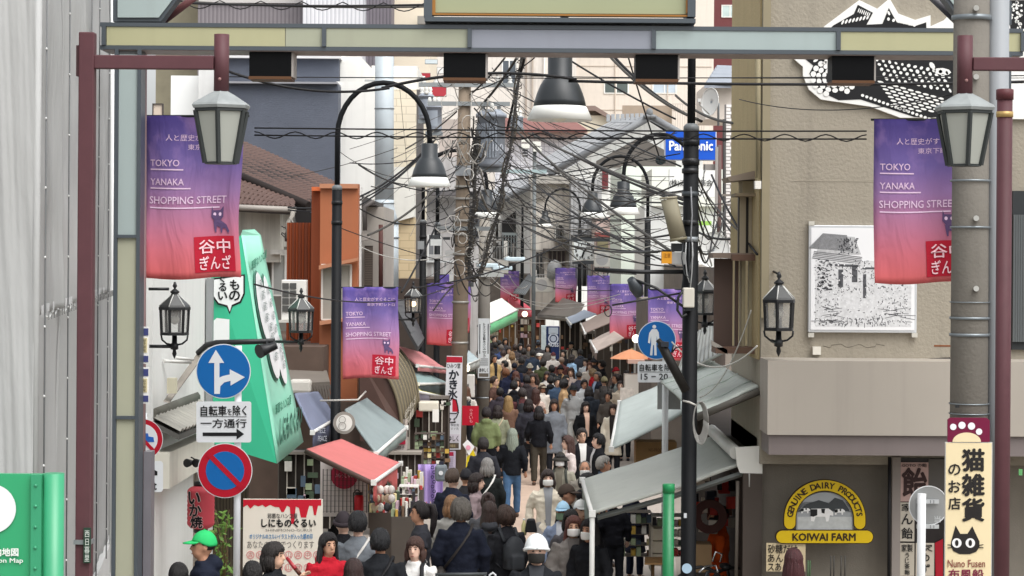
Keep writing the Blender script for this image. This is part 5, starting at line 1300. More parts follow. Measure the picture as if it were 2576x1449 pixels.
def transformer(u, v0, v1, d, k, label, n=3):
    c = P(u, v1, d); h = P(u, v0, d).z - c.z
    t = thing('transformer', label, 'transformer', c)
    MB().lathe(c, [(k * .42, 0), (k * .45, h * .06), (k * .45, h * .86), (k * .5, h * .86), (k * .5, h * .92), (k * .3, h)], 20).build('tank', M('9aa1ab', 0.45, var=0.06), t)
    for i in range(n):
        a = i * 2.1 + 0.6
        MB().lathe(c + Vector((k * .3 * math.cos(a), k * .3 * math.sin(a) - 0.05, h * .95)), [(0.05, 0), (0.06, 0.05), (0.035, 0.08), (0.055, 0.12), (0.03, 0.2)], 10).build('bushing', M('d6d6d1', 0.3), t)
    for i in range(9):
        a = math.pi * 1.1 + i * 0.2
        MB().box(c + Vector((k * .47 * math.cos(a), k * .47 * math.sin(a), h * .45)), (0.012, 0.05, h * .6), a).build('cooling_fin', M('8d949d', 0.5), t)
    MB().box(c + Vector((0, 0, -0.06)), (k * 1.0, k * .5, 0.1)).build('bracket', M('7d8386', 0.5), t)
    return t
t = transformer(1235, 276, 420, 47.9, 0.68, 'large grey cylindrical transformer hung beside the brown utility pole')
text_px('100', 1240, 362, 1266, 380, 47.52, M('c9ced6'), t)
transformer(1092, 262, 330, 54, 0.42, 'small grey transformer left of the brown pole below the arch')
transformer(1072, 235, 300, 55, 0.40, 'small grey transformer partly behind the arched lamp arm')
transformer(1300, 292, 322, 70, 0.45, 'pale transformer behind the spiral cable at the big lamp shade')
t = thing('utility_pole', 'slim far utility pole with white switchgear before the tiled wall', 'utility pole', P(1343, 700, 80))
xs_ = P(1343, 640, 80).x
MB().tube([(xs_, 80, 0), (xs_, 80, P(1343, 362, 80).z)], 0.07, 12).build('shaft', M('6a6f70', 0.6), t)
MB().box((xs_ - 0.4, 79.9, P(1343, 432, 80).z), (1.7, 0.14, 0.14)).build('crossarm', M('9db0b2', 0.5), t)
for i, (u, v) in enumerate(((1322, 352), (1322, 368), (1350, 362), (1352, 376))): MB().box(P(u, v, 79.9), (0.3, 0.3, 0.16)).build('switchgear', M('dcdcd4', 0.5), t)
for i in range(3): MB().box(P(1321, 378 + i * 7, 79.85), (0.2, 0.2, 0.06)).build('insulator', M('2c2d2e', 0.5), t)
for (u, v) in ((1258, 674), (1290, 652), (1222, 668)):
    t = thing('street_light', {1258: 'pale blue flat street light head close to the utility pole', 1290: 'pale blue flat street light head at the far banner pole', 1222: 'pale blue flat street light head half behind the hanging cables'}[u], 'street light', P(u, v, 61))
    MB().tube([P(u - 22, v + 1, 61), P(u - 8, v - 5, 61)], 0.04, 8).build('arm', M('c3d0d4', 0.5), t)
    MB().box(P(u + 6, v, 61), (0.55, 0.3, 0.12)).build('lamp_head', M('c9dbe2', 0.45), t, bevel=0.03)

# ================================================================== cables
wires = [  # (u,v,d)-(u,v,d), sag m, radius m, colour, label
 ((575, 180, 21.2), (980, 222, 21.5), 0.10, .014, 0, 'thick black cable hanging from the arch toward the bent lamp arm'),
 ((960, 222, 21.5), (1450, 200, 22), -0.10, .016, 0, 'thick black cable bowing over the arched lamp below the arch'),
 ((1430, 204, 22), (2576, 206, 22), 0.03, .016, 0, 'thick black cable running level to the stucco building'),
 ((560, 193, 22), (2600, 190, 22), 0.02, .006, 0, 'thin wire just under the arch floodlights'),
 ((1200, 190, 22.1), (2600, 196, 22.1), 0.015, .004, 0, 'hair-thin wire under the row of floodlights'),
 ((640, 322, 20.8), (2180, 330, 20.8), 0.01, .008, 0, 'upper taut wire of the zigzag banner stay'),
 ((640, 340, 20.8), (2180, 350, 20.8), 0.01, .008, 0, 'lower taut wire of the zigzag banner stay'),
 ((1860, 250, 23), (2400, 236, 17), 0.12, .005, 0, 'thin wire drooping across the mural'),
 ((470, 8, 24), (1068, 12, 24), 0.02, .012, 0, 'upper cable above the arch beam'),
 ((440, 2, 24.1), (1068, 17, 24.1), 0.03, .012, 1, 'second cable above the arch beam'),
 ((725, 522, 43), (1090, 355, 47), 0.45, .022, 0, 'thick dark cable rising from the stained eaves to the lamp shade'),
 ((725, 528, 43), (1095, 352, 47.1), 0.50, .016, 0, 'dark cable paired with the thick one above the orange house'),
 ((740, 584, 42), (1090, 362, 47), 0.3, .018, 0, 'dark cable crossing in front of the orange front panel'),
 ((925, 592, 46), (1100, 470, 48), 0.12, .026, 1, 'grey cable climbing from the narrow house to the utility pole'),
 ((690, 450, 50), (1000, 372, 48), 0.08, .008, 1, 'thin wire slanting across the slate-blue wall'),
 ((860, 575, 35), (1288, 690, 47), 0.10, .008, 0, 'thin wire falling from the lamp pole toward the hanging cables'),
 ((640, 715, 24), (1180, 695, 46), 0.35, .010, 0, 'long black wire sagging over the green sign and the banner'),
 ((1040, 725, 40), (1600, 500, 50), 0.35, .016, 0, 'long black cable rising from the banner to the hanging lamp shades'),
 ((905, 620, 46), (1160, 630, 47.6), 0.25, .010, 2, 'white wire looping into the utility pole'),
 ((1300, 330, 49), (1700, 640, 30), 0.10, .024, 1, 'thick grey cable falling diagonally to the orange notice box'),
 ((1330, 335, 49), (1720, 500, 30), 0.06, .024, 1, 'thick grey cable crossing the lamp shades to the loudspeaker'),
 ((1340, 335, 49.2), (1735, 520, 32), 0.07, .020, 0, 'dark cable beside the grey one over the lamp shades'),
 ((1320, 310, 49), (1600, 420, 45), 0.05, .012, 0, 'wire crossing the grey gable to the arched lamps'),
 ((1290, 300, 49), (1590, 560, 55), 0.3, .014, 1, 'wire falling past the little bell lamp'),
 ((1260, 440, 48), (1520, 700, 60), 0.25, .016, 1, 'cable falling from the transformer past the clock face'),
 ((1280, 470, 48), (1440, 560, 60), 0.2, .012, 0, 'short cable under the transformer'),
 ((1265, 405, 48), (1700, 330, 40), 0.55, .012, 1, 'cable swinging from the transformer up to the black pole'),
 ((1270, 430, 48), (1610, 400, 55), 0.35, .010, 1, 'thin cable drooping over the tiled roof'),
 ((1180, 440, 48), (1560, 600, 60), 0.35, .010, 0, 'thin wire crossing below the lower tiled roof'),
 ((1280, 620, 60), (1690, 570, 40), 0.25, .010, 1, 'thin wire level above the clock'),
 ((1200, 640, 55), (1700, 600, 35), 0.30, .008, 2, 'pale wire crossing the clock from pole to pole'),
 ((1500, 580, 55), (1690, 590, 30), 0.12, .016, 0, 'cable sagging into the beige loudspeaker'),
 ((1350, 640, 60), (1600, 690, 45), 0.12, .012, 0, 'cable running below the clock to the banner poles'),
 ((1288, 690, 60), (1540, 730, 40), 0.15, .008, 0, 'thin wire hanging in front of the far banners'),
 ((1220, 700, 70), (1560, 740, 40), 0.45, .007, 2, 'white wire looping across the far banners'),
 ((1230, 690, 70), (1545, 750, 40), 0.55, .007, 2, 'lower white wire looping across the far banners'),
 ((1700, 240, 30), (1850, 310, 26), 0.08, .018, 1, 'thick cable descending past the satellite dish to the stucco wall'),
 ((1420, 143, 30), (1700, 300, 30), 0.03, .014, 0, 'black wire slanting down behind the floodlight'),
 ((1535, 143, 30), (1755, 300, 28), 0.10, .020, 1, 'grey cable pair slanting from the arch to the black pole'),
 ((1545, 143, 30.2), (1765, 305, 28), 0.10, .020, 0, 'dark cable pair slanting from the arch to the black pole'),
 ((1580, 143, 40), (1660, 400, 42), 0.02, .016, 0, 'steep black cable dropping to the tangled ball of wire'),
 ((1765, 470, 30), (1870, 590, 24), 0.05, .012, 1, 'cable from the black pole to the timber window'),
 ((1790, 440, 28), (1905, 640, 23.2), 0.08, .014, 0, 'wire bundle hanging down the corner of the stucco building'),
 ((1810, 540, 28), (1960, 690, 22.8), 0.10, .012, 0, 'wire bundle leading to the wall lantern'),
 ((1760, 510, 35), (1850, 500, 30), 0.05, .008, 1, 'short wire behind the signboard bracket'),
 ((1750, 580, 30), (1850, 600, 26), 0.05, .016, 0, 'heavy cable entering the corner over the satellite dish'),
 ((1320, 145, 46), (1275, 330, 48), -0.05, .030, 0, 'heavy black cable dropping from the arch to the transformer'),
 ((1300, 145, 46), (1215, 260, 48), 0.05, .030, 1, 'heavy grey cable slanting to the pole top'),
 ((1270, 145, 46), (1180, 240, 48), 0.05, .022, 1, 'grey cable slanting to the insulators'),
 ((1345, 145, 46), (1185, 230, 48), 0.1, .014, 0, 'thin black cable slanting to the insulators'),
 ((1020, 375, 48), (1150, 280, 48), 0.05, .018, 1, 'grey cable from the cream building to the pole top'),
 ((880, 375, 40), (1260, 215, 48), 0.10, .006, 1, 'thin guy wire rising inside the lamp arch'),
 ((1005, 215, 35), (1030, 480, 50), 0.0, .004, 1, 'fine wire dropping through the lamp arch'),
 ((1060, 480, 51), (1170, 440, 48), 0.05, .014, 0, 'short cable between the lamp poles and the utility pole'),
 ((1010, 735, 42), (1100, 560, 48), 0.05, .020, 0, 'black cable climbing from the banner to the lamp poles'),
 ((1690, 860, 24), (1905, 870, 23), 0.25, .010, 2, 'grey wire drooping over the pale metal roof'),
 ((1760, 1000, 24), (1890, 780, 23.4), 0.2, .008, 2, 'pale cord hanging from the bay window over the metal roof'),
]
for a, b_, s, r, c, lab in wires:
    o = MB().tube(sag(P(*a), P(*b_), s, 28), r, 5).build('overhead_cable', (CABLE, CABLE2, M('b9b8b2', 0.6))[c], None)
    tag(o, lab, 'cable', 'overhead cables')
for (ua, ub, vt, vb, dd, n, lab) in ((640, 2180, 331, 345, 20.79, 15, 'zigzag lacing wire strung between the two banner stay wires'), (450, 1068, 8, 26, 24.05, 6, 'looping lacing wire on the cables above the arch beam')):
    pts = []
    for k in range(n * 8 + 1):
        s = k / (n * 8); ph = (s * n) % 1.0
        w_ = 1 - abs(2 * ph - 1)
        w_ = w_ * w_ * (3 - 2 * w_)
        pts.append(P(ua + (ub - ua) * s, vt - 8 * (dd > 22) + s * 8 + (vb - vt + 3) * (w_ if dd < 22 else w_ ** 0.7), dd))
    tag(MB().tube(pts, 0.006, 4).build('lacing_wire', CABLE, None), lab, 'cable')
def spiral(path, R, turns, label, r=0.012, core=0.05):
    t = thing('spiral_cable', label, 'cable', path[-1])
    n = 60; pts = []
    def at(s):
        x = s * (len(path) - 1); i = min(int(x), len(path) - 2); return path[i].lerp(path[i + 1], x - i)
    MB().tube([at(k / n) for k in range(n + 1)], core, 6).build('core_cable', M('3d3b39', 0.6), t)
    MB().tube([at(k / n) + Vector((0.07 * math.sin(k * .4), 0.03, 0)) for k in range(n + 1)], core * 0.6, 6).build('core_cable', M('5c564c', 0.7), t)
    for q in range(2):
        pts = [at(k / (turns * 8)) + Vector((R * math.cos(k * math.pi / 4 + q * 2), R * math.sin(k * math.pi / 4 + q * 2), 0.03 * rnd.uniform(-1, 1))) for k in range(turns * 8 + 1)]
        MB().tube(pts, r, 4, False).build('spiral_wrap', M('3d3b39', 0.6) if q else M('55514b', 0.6), t)
def path_px(pts, d): return [P(u, v, d) for u, v in pts]
spiral(path_px([(1318, 100), (1312, 145), (1302, 220), (1293, 300), (1283, 380), (1268, 440), (1257, 520), (1240, 580), (1222, 640), (1205, 690), (1185, 706)], 46.5), 0.085, 30, 'long spiral-wrapped cable bundle sweeping down from the arch past the transformer', 0.010, 0.03)
spiral(path_px([(1200, 330), (1196, 420), (1192, 520), (1186, 580), (1180, 640), (1180, 690), (1188, 708)], 47.2), 0.10, 22, 'spiral-wrapped cable bundle hanging straight down along the brown pole', 0.010, 0.035)
spiral(path_px([(1205, 300), (1190, 400), (1176, 470), (1160, 560), (1155, 640)], 48.6), 0.08, 18, 'spiral-wrapped cable bundle half behind the brown utility pole', 0.010, 0.03)
t = thing('cable_tangle', 'tangle of grey and black service cables around the brown pole', 'cable', P(1170, 700, 47))
for k in range(60):
    u, v = rnd.gauss(1178, 36), rnd.uniform(170, 720)
    if v > 470: u += 12
    a0 = P(u, v, 47 + rnd.uniform(-.6, .8)); a1 = P(u + rnd.gauss(0, 45), v + rnd.uniform(10, 70), 47 + rnd.uniform(-.6, .8))
    MB().tube(sag(a0, a1, rnd.uniform(-.1, .35), 10), rnd.choice((.009, .012, .016)), 4).build('cable', M(rnd.choice(('2a2928', '3d3a37', '8d8a84', '6b6862', 'b5b2ab')), 0.6), t)
for k in range(26):
    c = P(rnd.gauss(1180, 38), rnd.uniform(180, 700), 47 + rnd.uniform(-.5, .5)); R = rnd.uniform(.08, .2)
    MB().tube([c + Vector((R * math.cos(a * .5), 0.05 * math.sin(a), R * 1.2 * math.sin(a * .5))) for a in range(14)], .008, 4).build('cable_loop', M(rnd.choice(('2a2928', '8d8a84', 'c9c6bf')), 0.6), t)
for k in range(18): MB().box(P(rnd.gauss(1150, 45), rnd.uniform(560, 720), 48.9 + rnd.uniform(-.5, 1)), (rnd.uniform(.1, .3), .15, rnd.uniform(.06, .2))).build('closure', M(rnd.choice(('d9dad8', 'a5a9aa', '55585a', 'e9ece9')), 0.5), t)
t = thing('cable_tangle', 'ball of dark green wire knotted on the cables near the blue signboard', 'cable', P(1662, 410, 42))
for k in range(10):
    c = P(1662, 403, 42); a0 = rnd.uniform(0, 3)
    MB().tube([c + Vector((.09 * math.cos(a * .5 + a0) * math.cos(k), .09 * math.sin(k * 1.3), .075 * math.sin(a * .5 + a0))) for a in range(14)], .012, 4).build('loop', M('1d2c30', 0.5), t)

# ================================================================== wall lanterns
def wall_lantern(u, vtop, vbot, d, armdir, label, lit=False):
    top, bot = P(u, vtop, d), P(u, vbot, d); h = top.z - bot.z; c = Vector((top.x, d, bot.z))
    t = thing('wall_lantern', label, 'lantern', bot, 'black wall lanterns')
    def z(f): return c + Vector((0, 0, h * f))
    MB().lathe(c, [(h * .012, h * .985), (h * .03, h * .93), (h * .012, h * .9), (h * .06, h * .86), (h * .055, h * .84)], 8).build('finial', BLACK, t)
    MB().lathe(c, [(h * .04, h * .85), (h * .05, h * .82), (h * .19, h * .685), (h * .2, h * .66)], 6, False, rot=.3).build('lantern_roof', M('2a2c2c', 0.3, var=0.4, scale=12, spec=0.6), t)
    for i in range(6):
        a = math.pi / 3 * i + .3
        MB().tube([z(.82) + Vector((h * .05 * math.cos(a), h * .05 * math.sin(a), 0)), z(.67) + Vector((h * .2 * math.cos(a), h * .2 * math.sin(a), 0))], h * .008, 4).build('glint_rib', M('c9cac6', 0.5), t)  # pale ribs paint the white reflected streaks on the black roof
    MB().lathe(c, [(h * .205, h * .66), (h * .205, h * .625)], 6, False, rot=.3).build('upper_rim', BLACK, t)
    MB().lathe(c, [(h * .185, h * .335), (h * .185, h * .30)], 6, False, rot=.3).build('lower_rim', BLACK, t)
    for i in range(6):
        a = math.pi / 3 * i + .3
        MB().tube([z(.63) + Vector((h * .18 * math.cos(a), h * .18 * math.sin(a), 0)), z(.33) + Vector((h * .165 * math.cos(a), h * .165 * math.sin(a), 0))], h * .019, 4, smooth=False).build('lantern_bar', BLACK, t)
    MB().lathe(c, [(h * .165, h * .335), (h * .178, h * .625)], 6, False, caps=False, rot=.3).build('pane', clear_glass(), t)
    MB().ball(z(.50), h * .062, 12, 8).build('bulb', M('ffd9a0', 0.4, emit=3.0) if lit else M('b9b7ae', 0.3), t)
    MB().tube([z(.63), z(.55)], h * .05, 10).build('lamp_holder', M('6d6a66'), t)
    for s in (-1, 1):
        MB().tube([z(.30) + Vector((s * h * .17, 0, 0)), z(.24) + Vector((s * h * .16, 0, 0)), z(.19) + Vector((s * h * .10, 0, 0)), z(.17)], h * .012, 6).build('scroll', BLACK, t)
    MB().lathe(c, [(h * .03, h * .31), (h * .035, h * .2), (h * .05, h * .19), (h * .05, h * .12), (h * .02, h * .11), (h * .03, h * .06), (h * .004, 0)], 8).build('stem', BLACK, t)
    if armdir is not None: MB().tube([z(.155), z(.155) + Vector(armdir)], h * .022, 8).build('arm', BLACK, t)
wall_lantern(440, 706, 902, 23.5, (-0.36, 0, 0), 'black wall lantern against the white corner shop')
wall_lantern(758, 722, 886, 28.6, (-0.34, 0.1, 0), 'black wall lantern in front of the orange corrugated wall')
wall_lantern(1960, 680, 897, 22.55, (0, 0.6, 0), 'black wall lantern on the stucco wall under the mural')
wall_lantern(1774, 676, 842, 28.5, (0.5, 0, 0), 'black wall lantern behind the tall black lamp pole')
wall_lantern(1040, 706, 822, 41, (-0.4, 0, 0), 'lit black wall lantern beside the banner lamp pole', True)
MB_ = MB().tube([P(374, 727, 23.5), P(425, 727, 23.5)], 0.016, 8).build('upper_arm', BLACK, bpy.data.objects['wall_lantern'])

# ================================================================== green stamp shop sign
GN = M('3ab78e', 0.45, var=0.05, spec=0.45); GN2 = M('98dfc4', 0.45, var=0.05, spec=0.45)
t = thing('shop_sign', 'large tapered green stamp-shop sign box with speech bubble', 'sign', P(640, 1165, 29))
a0, a1, a2, a3 = P(524, 640, 28.8), P(606, 592, 28.8), P(696, 1166, 28.6), P(524, 1112, 28.8)
b0, b1 = P(655, 592, 31.6), P(762, 1112, 31.2)
b2 = Vector((a0.x - 0.3, 31.5, a0.z)); b3 = Vector((a3.x - 0.3, 31.5, a3.z))
MB().add([a0, a1, a2, a3, b0, b1, b2, b3], [(0, 1, 2, 3), (6, 4, 1, 0), (3, 2, 5, 7), (6, 0, 3, 7), (4, 6, 7, 5)]).build('box', GN, t)
off = Vector((0.006, -0.002, 0.0))
MB().grid(lambda s, r: a1.lerp(b0, s).lerp(a2.lerp(b1, s), 1 - r) + off, 8, 8).build('side_panel', GN2, t, solid=0.004)
MB().prism([a1, b0, P(640, 578, 31), P(610, 580, 29)], (0, 0, 0.01)).build('top_cap', GN2, t)
spn = (b0 - a1).cross(a2 - a1).normalized()
if spn.x < 0: spn = -spn
def sp(s, r, o=0.012):                        # point on the slanting side panel
    return (a1.lerp(b0, s)).lerp(a2.lerp(b1, s), r) + spn * (o * 3)
WHT = M('e6e8e8', 0.5, var=0.02)
for s0, r0, w_, h_ in ((.32, .33, .22, .17), (.62, .38, .16, .2), (.42, .52, .2, .15), (.68, .58, .15, .13)):
    MB().prism([sp(s0 + w_ * math.cos(k * math.pi / 8), r0 + h_ * math.sin(k * math.pi / 8), .010) for k in range(16)], (-0.004, 0, 0)).build('balloon_print', M('4d7d6d', 0.6), t)
    MB().prism([sp(s0 + w_ * .9 * math.cos(k * math.pi / 8), r0 + h_ * .94 * math.sin(k * math.pi / 8), .016) for k in range(16)], (-0.004, 0, 0)).build('balloon_print', WHT, t)
    for k in range(4):
        q0 = sp(s0 - w_ * .3, r0 - h_ * .5 + k * h_ * .3, .02); text('邪悪な', q0, sp(s0 + w_ * .5, r0 - h_ * .5 + k * h_ * .3, .02) - q0, Vector((0, 0, .12)), M('3d5f56'), t)
GT = M('2c8a6c', 0.5)
q0 = sp(.1, .16); text('邪悪なハンコ屋', q0, sp(.95, .11) - q0, Vector((0, 0, .12)), GT, t, 0.02)
q0 = sp(.12, .80); text('邪悪なハンコ屋', q0, sp(.75, .80) - q0, Vector((0, 0, .13)), GT, t, 0.02)
q0 = sp(.1, .93); text('しにものぐるい', q0, sp(.97, .93) - q0, Vector((0, 0, .34)), M('2a6e5a', 0.5), t, 0.045)
d = 28.74
bub = poly_px([(533, 700), (616, 690), (616, 740), (606, 762), (585, 771), (578, 791), (570, 772), (548, 766), (534, 748)], d, INK, t, 'speech_bubble', 0.004)
bub2 = poly_px([(537, 704), (612, 694), (612, 738), (603, 758), (583, 767), (578, 784), (572, 768), (550, 762), (538, 745)], d - 0.005, WHT, t, 'speech_bubble', 0.004)
vert_text('もの', 576, 703, 604, 757, d - 0.011, INK, t, 0.03); vert_text('ぐるい', 546, 690, 574, 755, d - 0.011, INK, t, 0.03)
vert_text('ココロ', 626, 872, 650, 960, d + 0.02, M('1f5a49', 0.6), t, 0.03, 4)
poly_px([(532, 812), (545, 800), (600, 806), (622, 830), (640, 862), (655, 930), (532, 930)], d - 0.002, WHT, t, 'white_print', 0.004)

# ================================================================== awnings and canopies
def awning(a, b, c, e, mat, label, valance=0.18, vmat=None, ribs=0, thick=0.03, bar=True, posts=(), cat='awning', rib_mat=None):
    """sloping sheet: a, b along the wall, c, e along the street edge (photograph points)"""
    a, b, c, e = P(*a), P(*b), P(*c), P(*e)
    t = thing('shop_awning', label, cat, (a + b + c + e) / 4)
    def fn(s, r):
        p = (a.lerp(b, s)).lerp(e.lerp(c, s), r); p.z -= 0.012 * math.sin(math.pi * r) * (1 + 0.4 * math.sin(s * 9)); p.z += 0.03 * noise.noise(Vector((s * 5 + a.x * 7, r * 3, a.y))) * math.sin(math.pi * r * .9 + .15); return p
    MB().grid(fn, 24, 14).build('canvas', mat, t, solid=thick)
    if valance:
        MB().grid(lambda s, r: e.lerp(c, s) + Vector((0.01 * math.sin(s * 20), 0.012 * math.sin(s * 17), -valance * r - 0.01)), 24, 2).build('valance', vmat or mat, t, solid=0.01)
    if bar:
        MB().tube([e, c], 0.028, 8).build('front_bar', M('d8d8d4', 0.4), t)
        for p in (e, c): MB().box(p, (0.07, 0.07, 0.07)).build('bar_end', M('e3e3df', 0.4), t)
    for k in range(ribs):
        s = (k + .5) / ribs
        MB().tube([fn(s, r / 6) + Vector((0, 0, 0.02)) for r in range(7)], 0.012, 5).build('rib', rib_mat or mat, t)
    for f in posts:
        p = e.lerp(c, f); MB().tube([p, (p.x, p.y, ground(p.y))], 0.028, 8).build('post', M('d3d3cf', 0.4), t)
    return t
PG = M('abaea7', 0.6, var=0.12, scale=1.5, spec=0.3, streak=0.12); PG2 = M('b1bab6', 0.6, var=0.14, scale=1.5, spec=0.3, streak=0.15)
t = awning((1798, 1098, 26.7), (1872, 1166, 23.4), (1490, 1292, 23.4), (1465, 1208, 26.7), PG, 'large pale grey awning sloping from the stucco building over the pavement', 0.12, M('a3aaa4', 0.6), posts=(1.0,))
MB().prism([P(1850, 1126, 23.3), P(1918, 1122, 23.3), P(1918, 1192, 23.3), P(1862, 1190, 23.3), P(1854, 1170, 23.3)], (0, 0.05, 0)).build('roller_end', M('dcdcd6', 0.4), t)
MB().tube([P(1852, 1140, 23.4), P(1790, 1082, 26.7)], 0.07, 10).build('roller', M('c9c9c3', 0.4), t)
MB().tube([P(1502, 1302, 23.5), P(1690, 1250, 23.5), P(1890, 1184, 23.4)], [(.03, .045)] * 3, 4, smooth=False).build('folding_arm', M('6d716f', 0.5), t)
MB().grid(lambda s, r: P(1466 + 26 * s, 1212 + 82 * s, 26.7 - 3.3 * s) + Vector((0.012 * math.sin(s * 14), 0, -r * (0.25 + 0.5 * s * s))), 12, 4).build('side_curtain', M('8f9a90', 0.6), t, solid=0.01)
MB().tube([P(1885, 1190, 23.3), P(1885, 1225, 23.3)], 0.008, 5).build('crank_hook', M('b5b5b0'), t)
t = awning((1720, 940, 38), (1782, 1005, 29.2), (1538, 1130, 29.2), (1558, 1012, 38), PG2, 'pale blue-green metal canopy roof behind the signpost', 0.0, bar=True)
b = MB()
t = awning((1786, 906, 29), (1908, 972, 23.3), (1753, 1040, 23.3), (1662, 961, 29), M('b6bdb6', 0.6, var=0.15, streak=0.3), 'sheet metal lean-to roof with seams below the bay window', 0.0, bar=False, ribs=4, rib_mat=M('c3cdc6', 0.5), cat='roof')
MB().tube([P(1753, 1050, 23.25), P(1910, 984, 23.25)], 0.04, 6).build('edge_trim', M('5d5a54', 0.6), t)
# corrugated strip above
t = awning((1735, 850, 31), (1820, 795, 30), (1835, 880, 27), (1700, 945, 29), M('b3b5b1', 0.5, var=0.1), 'grey corrugated roof strip between the black pole and bay window', 0.0, bar=False, ribs=12, rib_mat=M('83857f', 0.5), cat='roof')
PK = M('c4706d', 0.65, var=0.12, spec=0.2, streak=0.08)
t = awning((858, 1106, 33), (770, 1132, 29.5), (940, 1214, 28.5), (1008, 1166, 33), PK, 'salmon pink shop awning over the souvenir stall', 0.0)
MB().grid(lambda s, r: P(940 + 62 * s, 1212 - 46 * s, 28.5 + 4.4 * s) + Vector((0.02 * math.sin(s * 30), 0, -0.02 - r * (0.22 + 0.12 * math.sin(s * 9)))), 30, 3).build('valance', M('c8625f', 0.6), t, solid=0.01)
MB().tube([P(770, 1136, 29.5), P(940, 1218, 28.5)], 0.035, 6).build('side_arm', M('4d3a34', 0.6), t)
t = awning((800, 986, 37), (742, 990, 33.5), (786, 1088, 32.6), (846, 1052, 36.2), M('747b90', 0.55, var=0.1), 'blue-grey flat awning beside the green sign box', 0.28, M('51566a', 0.6))
text_px('PIECE\nPEACE', 800, 1076, 822, 1110, 32.4, M('b9bcc6'), t)
t = awning((922, 1002, 36.1), (868, 1030, 34), (946, 1142, 33), (1022, 1076, 35.6), M('848f8f', 0.6, var=0.12, streak=0.12), 'grey-green sloping awning below the brown barrel canopy', 0.16, M('87938f', 0.6))
t = awning((1062, 888, 52), (1002, 872, 46), (1050, 920, 45), (1122, 928, 51), M('d88f8e', 0.6), 'pink awning tucked behind the black lamp pole', 0.1)
t = awning((1070, 930, 50), (1022, 915, 45), (1052, 966, 44), (1124, 965, 49), M('8fa8a6', 0.6), 'grey-green awning with dark valance by the utility pole', 0.26, M('2f3b3a', 0.6))
t = awning((1060, 975, 50), (1045, 962, 44), (1050, 985, 43.5), (1120, 1000, 48), M('d9cf7e', 0.6), 'yellow strip awning below the grey-green one', 0.22, M('75707a', 0.6))
t = awning((1176, 880, 62), (1160, 890, 58), (1168, 920, 57), (1206, 905, 61), M('b5c4c8', 0.6), 'small pale awning between the two utility poles', 0.2, M('c9cbc6', 0.6))
t = awning((1262, 750, 92), (1212, 770, 84), (1218, 820, 82), (1302, 780, 90), M('ecefe8', 0.5), 'white awning with green valance at the far shops', 0.42, M('7fd39a', 0.55))
t = awning((1290, 742, 104), (1278, 752, 96), (1280, 775, 95), (1340, 778, 103), M('b5364a', 0.6), 'crimson awning at the far end of the street', 0.35, M('a52a3d', 0.6))
t = awning((1540, 775, 66), (1560, 800, 60), (1472, 838, 60), (1462, 815, 66), M('8d7d75', 0.6), 'brown awning behind the banners across the street', 0.16, M('6f625c', 0.6))
t = awning((1540, 830, 58), (1570, 850, 53), (1500, 884, 53), (1485, 858, 58), M('b3a49a', 0.6), 'beige-brown awning below the second banner', 0.2, M('8d7f77', 0.6))
t = awning((1470, 780, 82), (1500, 790, 76), (1436, 815, 76), (1425, 800, 82), M('8f99a8', 0.6), 'small blue-grey awning beyond the drinks machine', 0.14)
t = awning((1400, 745, 92), (1470, 765, 86), (1452, 800, 85), (1352, 792, 92), M('77706a', 0.6), 'long taupe canopy above the drinks machine', 0.15, M('6a635d', 0.6), bar=False, cat='canopy')
t = awning((1330, 690, 96), (1352, 696, 92), (1320, 742, 91), (1290, 738, 96), M('6f7375', 0.6), 'dark ribbed roof beside the far crimson awning', 0.0, bar=False, ribs=7, rib_mat=M('3b3d3f'), cat='roof')
# brown barrel canopy
t = thing('barrel_canopy', 'brown ribbed barrel canopy with painted lettering on its side', 'canopy', P(980, 1090, 37))
BRC = M('625b4c', 0.6, var=0.2); 
def barrel(s, r): # s along depth, r around
    a = math.pi * 0.5 * r
    return P(905 + 104 * math.sin(a), 903 + 185 * (1 - math.cos(a)), 36.5) + Vector((0, 6.5 * s, 0))
MB().grid(lambda s, r: barrel(s, r), 6, 14).build('canvas', BRC, t, solid=0.03)
MB().prism([P(905, 902, 36.4)] + [barrel(0, r / 12) for r in range(13)] + [P(1009, 1110, 36.4), P(905, 1110, 36.4)], (0, 0.04, 0)).build('end_panel', M('554039', 0.7, var=0.2, streak=0.2), t)
for k in range(9): MB().tube([barrel(k / 8, r / 12) + Vector((0.01, -0.02, 0.012)) for r in range(13)], 0.03, 5).build('rib', M('7a705a', 0.6), t)
bq = P(1010, 1080, 36.6) + Vector((0.05, 0, 0)); text('谷中ぎんざ\n福丸饅頭', bq, Vector((0, 4.2, 0)), Vector((0, 0, 0.3)), M('c9c2b3'), t, 0.03)
# round sign, hood, far tile roof
t = thing('round_sign', 'round grey-rimmed shop sign with white emblem beside the awnings', 'sign', P(865, 1102, 33.5))
disc(P(866, 1064, 33.5), 0.17, (0.25, -1, 0), 32, 0.125, 0.03).build('rim', M('8f8a83', 0.4), t)
disc(P(866, 1064, 33.5), 0.125, (0.25, -1, 0), 32, thick=0.02).build('face', M('dcdad4', 0.5), t)
for (u, v, r) in ((861, 1056, 9), (861, 1072, 10)): disc(P(u, v, 33.46), r * 33.5 / F, (0.25, -1, 0), 16, (r - 1.6) * 33.5 / F, 0.004).build('emblem_print', M('8b8882'), t)
MB().tube([P(805, 1008, 34), P(900, 1006, 34), P(920, 985, 35)], 0.015, 6).build('bracket', M('b3afa8'), t)
t = thing('shop_canopy', 'grey timber lean-to roof between the green sign and the orange house', 'canopy', P(780, 1000, 37))
A, B_, C_, D_ = P(722, 928, 38.6), P(822, 932, 38.6), P(830, 960, 37), P(735, 965, 37)
MB().prism([A, B_, C_, D_], (0, 0, -0.12)).build('deck', M('6f6860', 0.75, var=0.2), t)
